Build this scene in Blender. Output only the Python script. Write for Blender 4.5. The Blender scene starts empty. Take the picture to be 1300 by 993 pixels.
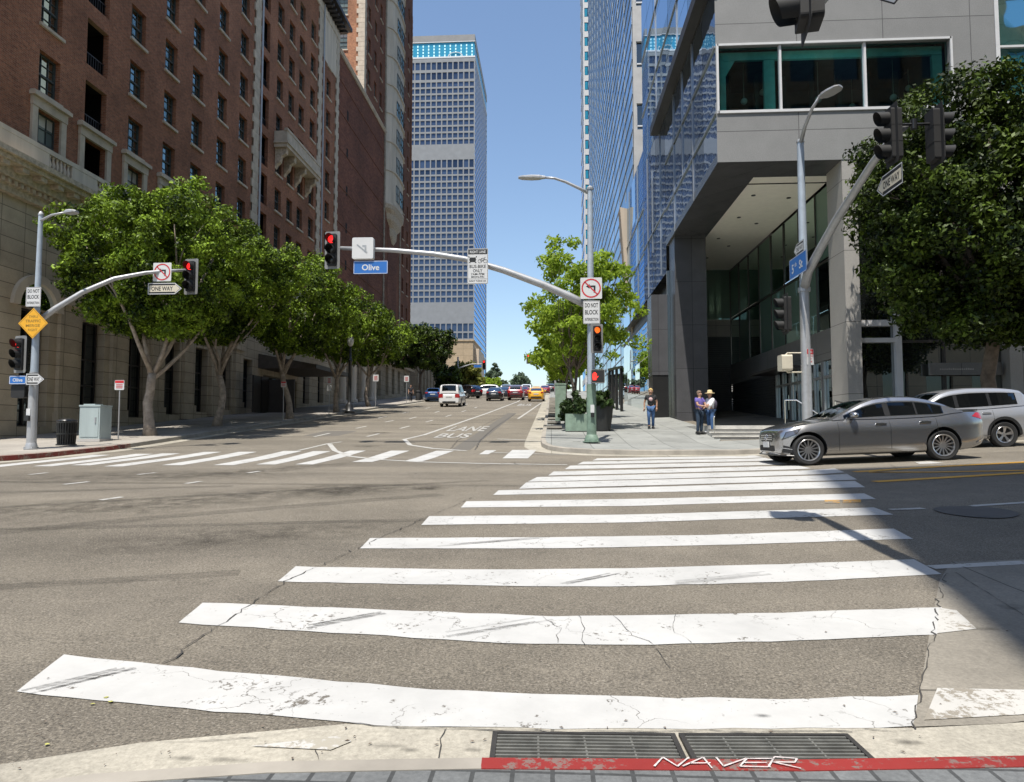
import bpy, bmesh, math, random
import numpy as np
from mathutils import Vector, Matrix
R = math.radians
PI = math.pi
sc = bpy.context.scene
COL = sc.collection
rnd = random.Random(7)

# ------------------------------------------------------------------ camera model (used to turn pixels of the photo into real places)
F_, ZC = 867.0, 1.25
TH = math.atan(51.5 / F_); PS = math.atan(50 / F_ * math.cos(TH))
EXPO = 0.6
def ray(px, py):
    x = (px - 650) / F_; y = -(py - 496.5) / F_
    fw = (-math.sin(PS)*math.cos(TH), math.cos(PS)*math.cos(TH), math.sin(TH))
    rt = (math.cos(PS), math.sin(PS), 0)
    up = (math.sin(PS)*math.sin(TH), -math.cos(PS)*math.sin(TH), math.cos(TH))
    return [fw[i] + x*rt[i] + y*up[i] for i in range(3)]
def hx(px, py, X):
    d = ray(px, py); t = X/d[0]; return (X, t*d[1], ZC + t*d[2])
def hy(px, py, Y):
    d = ray(px, py); t = Y/d[1]; return (t*d[0], Y, ZC + t*d[2])
# ground profile: the street climbs away from the camera
PT = [(2.2,0),(3,.015),(4.2,.063),(5.4,.098),(6.6,.169),(7.8,.26),(9,.321),(10.2,.374),(11.4,.415),(12.6,.44),(15,.506),(17.4,.56),(20.4,.68),(22,.796),(145,.796+.0727*123),(160,.796+.0727*123+.75),(180,.796+.0727*123+.9),(9000,.796+.0727*123+.9)]
PX = [p[0] for p in PT]; PZ = [p[1] for p in PT]
def G(x, y):
    return float(np.interp(y, PX, PZ)) + .04*min(max(0, x-5), 40)
def g(px, py):
    d = ray(px, py); t = .5
    while t < 600:
        if ZC + t*d[2] < G(t*d[0], t*d[1]): break
        t *= 1.002
    return (t*d[0], t*d[1])

# ------------------------------------------------------------------ mesh helpers
ORG = {}
class MB:
    def __init__(s): s.v = []; s.f = []; s.mi = []; s.m = 0; s.M = None
    def add(s, vs, fs, m=None):
        o = len(s.v)
        if s.M is not None: vs = [tuple(s.M @ Vector(p)) for p in vs]
        s.v += [tuple(p) for p in vs]; s.f += [tuple(i+o for i in f) for f in fs]
        s.mi += [s.m if m is None else m]*len(fs); return s
    def box(s, x0, x1, y0, y1, z0, z1, m=None):
        if x0 > x1: x0, x1 = x1, x0
        if y0 > y1: y0, y1 = y1, y0
        if z0 > z1: z0, z1 = z1, z0
        vs = [(x0,y0,z0),(x1,y0,z0),(x1,y1,z0),(x0,y1,z0),(x0,y0,z1),(x1,y0,z1),(x1,y1,z1),(x0,y1,z1)]
        return s.add(vs, [(3,2,1,0),(4,5,6,7),(0,1,5,4),(1,2,6,5),(2,3,7,6),(3,0,4,7)], m)
    def quad(s, a, b, c, d, m=None): return s.add([a,b,c,d], [(0,1,2,3)], m)
    def poly(s, pts, m=None): return s.add(pts, [tuple(range(len(pts)))], m)
    def path(s, pts, rad, n=10, m=None, cap=True):
        pts = [Vector(p) for p in pts]; k = len(pts)
        if not hasattr(rad, '__len__'): rad = [rad]*k
        vs = []; fs = []; prev = None
        for i, p in enumerate(pts):
            d = (pts[min(i+1,k-1)] - pts[max(i-1,0)])
            d = d.normalized() if d.length > 1e-9 else Vector((0,0,1))
            if prev is None:
                a = d.orthogonal().normalized()
            else:
                a = (prev - d*prev.dot(d))
                a = a.normalized() if a.length > 1e-6 else d.orthogonal().normalized()
            prev = a; b = d.cross(a)
            for j in range(n):
                t = 2*PI*j/n
                vs.append(p + (a*math.cos(t) + b*math.sin(t))*rad[i])
        for i in range(k-1):
            for j in range(n):
                j2 = (j+1) % n
                fs.append((i*n+j, i*n+j2, (i+1)*n+j2, (i+1)*n+j))
        if cap:
            fs.append(tuple(reversed(range(n)))); fs.append(tuple(range((k-1)*n, k*n)))
        return s.add(vs, fs, m)
    def tube(s, a, b, r0, r1=None, n=10, m=None): return s.path([a,b],[r0, r0 if r1 is None else r1], n, m)
    def lathe(s, prof, n=24, m=None, axis='z', c=(0,0,0)):
        vs = []; fs = []; k = len(prof)
        for i in range(n):
            t = 2*PI*i/n
            for (r, h) in prof:
                if axis == 'z': p = (c[0]+r*math.cos(t), c[1]+r*math.sin(t), c[2]+h)
                elif axis == 'y': p = (c[0]+r*math.cos(t), c[1]+h, c[2]+r*math.sin(t))
                else: p = (c[0]+h, c[1]+r*math.cos(t), c[2]+r*math.sin(t))
                vs.append(p)
        for i in range(n):
            i2 = (i+1) % n
            for j in range(k-1): fs.append((i*k+j, i2*k+j, i2*k+j+1, i*k+j+1))
        return s.add(vs, fs, m)
    def prism(s, pts, d, m=None):
        """pts: closed 3d outline, extruded by vector d"""
        n = len(pts); d = Vector(d)
        vs = [Vector(p) for p in pts] + [Vector(p)+d for p in pts]
        fs = [tuple(range(n)), tuple(reversed(range(n,2*n)))] + [(i, n+i, n+(i+1)%n, (i+1)%n) for i in range(n)]
        return s.add(vs, fs, m)
    def ell(s, c, r, n=12, k=8, m=None):
        return s.lathe_ell(c, r, n, k, m)
    def lathe_ell(s, c, r, n, k, m):
        vs = []; fs = []
        for i in range(k+1):
            a = -PI/2 + PI*i/k
            for j in range(n):
                t = 2*PI*j/n
                vs.append((c[0]+r[0]*math.cos(a)*math.cos(t), c[1]+r[1]*math.cos(a)*math.sin(t), c[2]+r[2]*math.sin(a)))
        for i in range(k):
            for j in range(n):
                fs.append((i*n+j, i*n+(j+1)%n, (i+1)*n+(j+1)%n, (i+1)*n+j))
        return s.add(vs, fs, m)
    def mesh(s, name, mats, smooth=None, org=None, fix=True):
        me = bpy.data.meshes.new(name)
        v = s.v
        if org is not None: v = [(p[0]-org[0], p[1]-org[1], p[2]-org[2]) for p in v]
        me.from_pydata(v, [], s.f)
        if not isinstance(mats, (list, tuple)): mats = [mats]
        for m in mats: me.materials.append(m)
        me.polygons.foreach_set('material_index', s.mi)
        if fix:
            bm = bmesh.new(); bm.from_mesh(me)
            bmesh.ops.recalc_face_normals(bm, faces=bm.faces); bm.to_mesh(me); bm.free()
        if smooth is not None:
            me.polygons.foreach_set('use_smooth', [True]*len(me.polygons))
            if smooth < 180:
                try: me.set_sharp_from_angle(angle=R(smooth))
                except Exception: pass
        me.update(); return me
    def build(s, name, mats, parent=None, smooth=None, fix=True):
        org = ORG.get(parent.name) if parent else None
        me = s.mesh(name, mats, smooth, org, fix)
        return link(name, me, parent)
def link(name, data, parent=None, loc=None):
    o = bpy.data.objects.new(name, data); COL.objects.link(o)
    if parent:
        o.parent = parent
        if parent.name in ORG: ORG[o.name] = ORG[parent.name]
    if loc is not None: o.location = loc
    return o
def tag(o, label=None, cat=None, group=None, kind=None):
    if label: o['label'] = label
    if cat: o['category'] = cat
    if group: o['group'] = group
    if kind: o['kind'] = kind
    return o
def thing(name, label, cat, loc, rz=None, group=None, rot=None):
    """Empty at the base. With rz=None the parts are given in world coordinates, otherwise locally."""
    o = bpy.data.objects.new(name, None); COL.objects.link(o); o.location = loc
    o.empty_display_size = .3
    if rot is not None: o.rotation_euler = rot
    elif rz is not None: o.rotation_euler = (0,0,rz)
    else: ORG[o.name] = tuple(loc)
    return tag(o, label, cat, group)
def copy_thing(root, loc, rz, label, group=None):
    def cp(o, parent):
        c = o.copy(); COL.objects.link(c)
        if parent: c.parent = parent
        for ch in list(o.children): cp(ch, c)
        return c
    r = cp(root, None); r.location = loc; r.rotation_euler = (0,0,rz)
    r['label'] = label
    if group: r['group'] = group
    return r
def structure(name, mb, mats, smooth=None, fix=True):
    return tag(mb.build(name, mats, None, smooth, fix), kind='structure')

# ------------------------------------------------------------------ materials
def nt(name):
    m = bpy.data.materials.new(name); m.use_nodes = True
    n = m.node_tree; n.nodes.clear()
    out = n.nodes.new('ShaderNodeOutputMaterial')
    return m, n, out
def N(n, t, **kw):
    x = n.nodes.new(t)
    for k, v in kw.items():
        if k.startswith('i_'):
            key = k[2:]; key = int(key) if key.isdigit() else key.replace('_', ' ')
            x.inputs[key].default_value = v
        else: setattr(x, k, v)
    return x
def c4(c): return (c[0], c[1], c[2], 1)
def mix(n, fac, a, b, mode='MIX'):
    x = n.nodes.new('ShaderNodeMix'); x.data_type = 'RGBA'; x.blend_type = mode
    for idx, v in ((0, fac), (6, a), (7, b)):
        if hasattr(v, 'is_output'): n.links.new(v, x.inputs[idx])
        elif idx == 0: x.inputs[0].default_value = v
        else: x.inputs[idx].default_value = c4(v)
    return x.outputs[2]
def ramp(n, src, a, b):
    x = N(n, 'ShaderNodeMapRange'); x.inputs[1].default_value = a; x.inputs[2].default_value = b
    n.links.new(src, x.inputs[0]); return x.outputs[0]
def noise(n, vec, scale, detail=4, rough=.55):
    x = N(n, 'ShaderNodeTexNoise', i_Scale=scale, i_Detail=detail, i_Roughness=rough)
    if vec is not None: n.links.new(vec, x.inputs['Vector'])
    return x.outputs['Fac']
def coords(n): return N(n, 'ShaderNodeTexCoord').outputs['Object']
def geo(n): return N(n, 'ShaderNodeNewGeometry').outputs['Position']
def bsdf(n, out, col, rough=.6, metal=0, spec=.5, bump=None, bstr=.3, bdist=.02, coat=0, emit=None, estr=0, alpha=None):
    p = N(n, 'ShaderNodeBsdfPrincipled')
    for key, v in (('Base Color', col), ('Roughness', rough), ('Metallic', metal), ('Alpha', alpha)):
        if v is None: continue
        if hasattr(v, 'is_output'): n.links.new(v, p.inputs[key])
        else: p.inputs[key].default_value = c4(v) if key == 'Base Color' else v
    p.inputs['Specular IOR Level'].default_value = spec
    p.inputs['Coat Weight'].default_value = coat; p.inputs['Coat Roughness'].default_value = .04
    if emit: p.inputs['Emission Color'].default_value = c4(emit); p.inputs['Emission Strength'].default_value = estr
    if bump is not None:
        b = N(n, 'ShaderNodeBump', i_Strength=bstr, i_Distance=bdist); n.links.new(bump, b.inputs['Height'])
        n.links.new(b.outputs[0], p.inputs['Normal'])
    n.links.new(p.outputs[0], out.inputs[0]); return p
def simple(name, c, rough=.6, metal=0, var=.15, scale=3.0, spec=.5, bump=0, bscale=40, coat=0, streak=False, emit=None, estr=0):
    m, n, out = nt(name); v = coords(n)
    if streak:
        mp = N(n, 'ShaderNodeMapping'); mp.inputs['Scale'].default_value = (1, 1, .12); n.links.new(v, mp.inputs[0]); vv = mp.outputs[0]
    else: vv = v
    f = ramp(n, noise(n, vv, scale, 6, .6), .3, .7)
    col = mix(n, f, [k*(1-var) for k in c], [min(1, k*(1+var)) for k in c])
    bsdf(n, out, col, rough, metal, spec, noise(n, v, bscale, 3) if bump else None, bump, .01, coat, emit, estr)
    return m
def glossy_glass(name, dark, tint, fac, rough=.02, wob=.15, wscale=1.2, var=True):
    """opaque window pane: dark interior seen through a reflecting sheet"""
    m, n, out = nt(name); v = coords(n)
    oi = N(n, 'ShaderNodeObjectInfo').outputs['Random']
    col = mix(n, oi, [k*.45 for k in dark], [k*1.7 for k in dark]) if var else None
    if var == 'blind':
        sx = N(n, 'ShaderNodeSeparateXYZ'); n.links.new(v, sx.inputs[0])
        th_ = N(n, 'ShaderNodeMapRange'); th_.inputs[3].default_value = -.9; th_.inputs[4].default_value = 1.5; n.links.new(oi, th_.inputs[0])
        gt = N(n, 'ShaderNodeMath', operation='GREATER_THAN'); n.links.new(sx.outputs[2], gt.inputs[0]); n.links.new(th_.outputs[0], gt.inputs[1])
        col = mix(n, gt.outputs[0], col, (.46,.44,.38))
    d = N(n, 'ShaderNodeBsdfDiffuse', i_Color=c4(dark))
    if col is not None: n.links.new(col, d.inputs[0])
    gl = N(n, 'ShaderNodeBsdfGlossy', i_Color=c4(tint), i_Roughness=rough)
    b = N(n, 'ShaderNodeBump', i_Strength=wob, i_Distance=.02); n.links.new(noise(n, v, wscale, 1), b.inputs['Height'])
    n.links.new(b.outputs[0], gl.inputs['Normal'])
    fr = N(n, 'ShaderNodeFresnel', i_IOR=1.5)
    mr = N(n, 'ShaderNodeMapRange'); mr.inputs[1].default_value = 0; mr.inputs[2].default_value = 1
    mr.inputs[3].default_value = fac; mr.inputs[4].default_value = 1; n.links.new(fr.outputs[0], mr.inputs[0])
    mx = N(n, 'ShaderNodeMixShader'); n.links.new(mr.outputs[0], mx.inputs[0]); n.links.new(d.outputs[0], mx.inputs[1]); n.links.new(gl.outputs[0], mx.inputs[2])
    n.links.new(mx.outputs[0], out.inputs[0]); return m
def clear_glass(name, tint, fac=.08):
    m, n, out = nt(name)
    t = N(n, 'ShaderNodeBsdfTransparent', i_Color=c4(tint)); gl = N(n, 'ShaderNodeBsdfGlossy', i_Color=(.9,.95,1,1), i_Roughness=.02)
    fr = N(n, 'ShaderNodeFresnel', i_IOR=1.5)
    mx = N(n, 'ShaderNodeMixShader'); n.links.new(fr.outputs[0], mx.inputs[0]); n.links.new(t.outputs[0], mx.inputs[1]); n.links.new(gl.outputs[0], mx.inputs[2])
    n.links.new(mx.outputs[0], out.inputs[0]); return m
def wallvec(n):
    """(x+y, z) so that one brick or panel pattern serves every upright face"""
    s = N(n, 'ShaderNodeSeparateXYZ'); n.links.new(geo(n), s.inputs[0])
    a = N(n, 'ShaderNodeMath', operation='ADD'); n.links.new(s.outputs[0], a.inputs[0]); n.links.new(s.outputs[1], a.inputs[1])
    c = N(n, 'ShaderNodeCombineXYZ'); n.links.new(a.outputs[0], c.inputs[0]); n.links.new(s.outputs[2], c.inputs[1])
    return c.outputs[0]
def brickmat(name, c1, c2, mortar, bw, bh, ms, rough=.85, var=.36, bstr=.5, big=.35, spec=.3):
    m, n, out = nt(name); v = wallvec(n)
    b = N(n, 'ShaderNodeTexBrick', i_Color1=c4(c1), i_Color2=c4(c2), i_Mortar=c4(mortar), i_Scale=1.0)
    b.inputs['Mortar Size'].default_value = ms; b.inputs['Brick Width'].default_value = bw; b.inputs['Row Height'].default_value = bh
    b.inputs['Mortar Smooth'].default_value = .3
    n.links.new(v, b.inputs['Vector'])
    p = geo(n)
    f1 = ramp(n, noise(n, p, big, 5, .6), .3, .7)
    f2 = ramp(n, noise(n, p, 6, 4, .7), .25, .75)
    col = mix(n, f1, b.outputs['Color'], [.0,.0,.0]) ; 
    k1 = mix(n, f1, (1-var,)*3, (1+var*.6,)*3); k2 = mix(n, f2, (1-var,)*3, (1+var*.7,)*3)
    col = mix(n, 1.0, mix(n, 1.0, b.outputs['Color'], k1, 'MULTIPLY'), k2, 'MULTIPLY')
    h = N(n, 'ShaderNodeMath', operation='SUBTRACT'); h.inputs[0].default_value = 1; n.links.new(b.outputs['Fac'], h.inputs[1])
    bsdf(n, out, col, rough, 0, spec, h.outputs[0], bstr, .02); return m
def panelmat(name, c, pw, ph, joint=.012, rough=.55, var=.12, spk=0, spec=.4):
    m, n, out = nt(name); v = wallvec(n)
    b = N(n, 'ShaderNodeTexBrick', i_Color1=c4([k*(1-var*.6) for k in c]), i_Color2=c4([k*(1+var*.6) for k in c]), i_Mortar=c4([k*.35 for k in c]), i_Scale=1.0)
    b.offset = 0; b.inputs['Mortar Size'].default_value = joint; b.inputs['Brick Width'].default_value = pw; b.inputs['Row Height'].default_value = ph
    n.links.new(v, b.inputs['Vector']); p = geo(n)
    k = mix(n, ramp(n, noise(n, p, 1.3, 6, .65), .3, .7), (1-var,)*3, (1+var,)*3)
    col = mix(n, 1.0, b.outputs['Color'], k, 'MULTIPLY')
    if spk:
        sp = ramp(n, noise(n, p, 28, 3, .8), .35, .65)
        col = mix(n, 1.0, col, mix(n, sp, (1-spk,)*3, (1+spk,)*3), 'MULTIPLY')
    bsdf(n, out, col, rough, 0, spec, b.outputs['Fac'], -.4, .01); return m
def asphalt(name):
    m, n, out = nt(name); p = geo(n)
    big = ramp(n, noise(n, p, .22, 5, .6), .3, .72)
    mp = N(n, 'ShaderNodeMapping'); mp.inputs['Scale'].default_value = (.12, .9, 1); mp.inputs['Rotation'].default_value = (0,0,R(8)); n.links.new(p, mp.inputs[0])
    tracks = ramp(n, noise(n, mp.outputs[0], .8, 4, .55), .35, .7)
    mid = ramp(n, noise(n, p, 2.2, 5, .65), .3, .7)
    fine = ramp(n, noise(n, p, 70, 5, .85), .39, .61)
    vo = N(n, 'ShaderNodeTexVoronoi', i_Scale=120.0); n.links.new(p, vo.inputs['Vector'])
    base = mix(n, big, (.158,.140,.110), (.225,.200,.160))
    base = mix(n, 1.0, base, mix(n, tracks, (.76,.76,.77), (1.1,1.1,1.1)), 'MULTIPLY')
    base = mix(n, 1.0, base, mix(n, mid, (.88,.88,.88), (1.1,1.1,1.1)), 'MULTIPLY')
    base = mix(n, 1.0, base, mix(n, fine, (.44,.44,.45), (1.46,1.45,1.43)), 'MULTIPLY')
    sp = ramp(n, vo.outputs['Color'], .80, .92)
    base = mix(n, sp, base, (.28,.25,.205))
    ms = N(n, 'ShaderNodeMath', operation='MULTIPLY'); ms.inputs[1].default_value = 1; n.links.new(fine, ms.inputs[0])
    bsdf(n, out, base, .85, 0, .3, fine, .5, .008); return m
def paintmat(name, c, wear=.5, under=(.13,.12,.105)):
    m, n, out = nt(name); p = geo(n)
    a = noise(n, p, 3.0, 6, .7); b = noise(n, p, 26, 5, .75)
    s = N(n, 'ShaderNodeMath', operation='ADD'); n.links.new(a, s.inputs[0]); n.links.new(b, s.inputs[1])
    chip = ramp(n, s.outputs[0], .64 + .12*wear, .70 + .12*wear)
    vo = N(n, 'ShaderNodeTexVoronoi', feature='DISTANCE_TO_EDGE', i_Scale=1.9)
    nz = N(n, 'ShaderNodeTexNoise', i_Scale=5.0, i_Detail=5.0); n.links.new(p, nz.inputs['Vector'])
    av = N(n, 'ShaderNodeMixRGB', blend_type='ADD'); av.inputs[0].default_value = .45; n.links.new(p, av.inputs[1]); n.links.new(nz.outputs['Color'], av.inputs[2])
    n.links.new(av.outputs[0], vo.inputs['Vector'])
    ck = ramp(n, vo.outputs['Distance'], .002, .007)
    gate = ramp(n, noise(n, p, .9, 2), .52, .60)
    ck2 = N(n, 'ShaderNodeMath', operation='MAXIMUM'); n.links.new(ck, ck2.inputs[0])
    inv = N(n, 'ShaderNodeMath', operation='SUBTRACT'); inv.inputs[0].default_value = 1; n.links.new(gate, inv.inputs[1]); n.links.new(inv.outputs[0], ck2.inputs[1])
    dirt = ramp(n, noise(n, p, 1.4, 6, .7), .3, .75)
    col = mix(n, dirt, [k*.76 for k in c], c)
    col = mix(n, chip, under, col)
    col = mix(n, ck2.outputs[0], [k*.8 for k in under], col)
    bsdf(n, out, col, .6, 0, .3, b, .15, .004); return m
def pavemat(name, c, tw, th, joint=.012, var=.18, off=0, speck=.2):
    m, n, out = nt(name); p = geo(n)
    b = N(n, 'ShaderNodeTexBrick', i_Color1=c4([k*.92 for k in c]), i_Color2=c4([k*1.08 for k in c]), i_Mortar=c4([k*.42 for k in c]), i_Scale=1.0)
    b.offset = off; b.inputs['Mortar Size'].default_value = joint; b.inputs['Brick Width'].default_value = tw; b.inputs['Row Height'].default_value = th
    n.links.new(p, b.inputs['Vector'])
    k = mix(n, ramp(n, noise(n, p, .9, 7, .7), .3, .72), (1-var,)*3, (1+var,)*3)
    k2 = mix(n, ramp(n, noise(n, p, 45, 3, .8), .3, .7), (1-speck,)*3, (1+speck,)*3)
    col = mix(n, 1.0, mix(n, 1.0, b.outputs['Color'], k, 'MULTIPLY'), k2, 'MULTIPLY')
    st = ramp(n, noise(n, p, 2.6, 3, .5), .66, .74)
    col = mix(n, st, col, [q*.5 for q in c])
    bsdf(n, out, col, .8, 0, .3, b.outputs['Fac'], -.3, .01); return m
def leafmat(name, c1, c2, trans=.25, gloss=.45):
    m, n, out = nt(name)
    r = N(n, 'ShaderNodeNewGeometry').outputs['Random Per Island']
    f = ramp(n, noise(n, geo(n), .9, 3), .35, .65)
    a = N(n, 'ShaderNodeMath', operation='ADD'); n.links.new(r, a.inputs[0]); n.links.new(f, a.inputs[1])
    hf = ramp(n, a.outputs[0], .35, 1.75)
    pwn = N(n, 'ShaderNodeMath', operation='POWER'); n.links.new(hf, pwn.inputs[0]); pwn.inputs[1].default_value = 1.25; hf = pwn.outputs[0]
    col = mix(n, hf, c1, c2)
    p = N(n, 'ShaderNodeBsdfPrincipled', i_Roughness=gloss); n.links.new(col, p.inputs['Base Color']); p.inputs['Specular IOR Level'].default_value = .16
    t = N(n, 'ShaderNodeBsdfTranslucent'); n.links.new(mix(n, .5, col, [min(1, k*2.2) for k in c2]), t.inputs[0])
    mx = N(n, 'ShaderNodeMixShader', i_0=trans); n.links.new(p.outputs[0], mx.inputs[1]); n.links.new(t.outputs[0], mx.inputs[2])
    n.links.new(mx.outputs[0], out.inputs[0]); return m
def rubber_mark(name, k=.55):
    m, n, out = nt(name); p = geo(n)
    d = N(n, 'ShaderNodeBsdfDiffuse', i_Color=(.05,.048,.045,1)); t = N(n, 'ShaderNodeBsdfTransparent')
    mp = N(n, 'ShaderNodeMapping'); mp.inputs['Scale'].default_value = (2.5, 45, 1); mp.inputs['Rotation'].default_value = (0,0,R(-17)); n.links.new(p, mp.inputs[0])
    f = ramp(n, noise(n, mp.outputs[0], 1.5, 6, .7), .35, .75)
    q = N(n, 'ShaderNodeMath', operation='MULTIPLY'); q.inputs[1].default_value = k; n.links.new(f, q.inputs[0])
    mx = N(n, 'ShaderNodeMixShader'); n.links.new(q.outputs[0], mx.inputs[0]); n.links.new(t.outputs[0], mx.inputs[1]); n.links.new(d.outputs[0], mx.inputs[2])
    n.links.new(mx.outputs[0], out.inputs[0]); return m
def stainmat(name, k=.4):
    m, n, out = nt(name); p = coords(n)
    d = N(n, 'ShaderNodeBsdfDiffuse', i_Color=(.03,.028,.026,1)); t = N(n, 'ShaderNodeBsdfTransparent')
    ln = N(n, 'ShaderNodeVectorMath', operation='LENGTH'); n.links.new(p, ln.inputs[0])
    fall = N(n, 'ShaderNodeMapRange'); fall.inputs[1].default_value = 1; fall.inputs[2].default_value = .2; n.links.new(ln.outputs['Value'], fall.inputs[0])
    f = ramp(n, noise(n, geo(n), 4, 5, .7), .35, .7)
    q = N(n, 'ShaderNodeMath', operation='MULTIPLY'); n.links.new(f, q.inputs[0]); n.links.new(fall.outputs[0], q.inputs[1])
    q2 = N(n, 'ShaderNodeMath', operation='MULTIPLY'); q2.inputs[1].default_value = k; n.links.new(q.outputs[0], q2.inputs[0])
    mx = N(n, 'ShaderNodeMixShader'); n.links.new(q2.outputs[0], mx.inputs[0]); n.links.new(t.outputs[0], mx.inputs[1]); n.links.new(d.outputs[0], mx.inputs[2])
    n.links.new(mx.outputs[0], out.inputs[0]); return m

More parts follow.
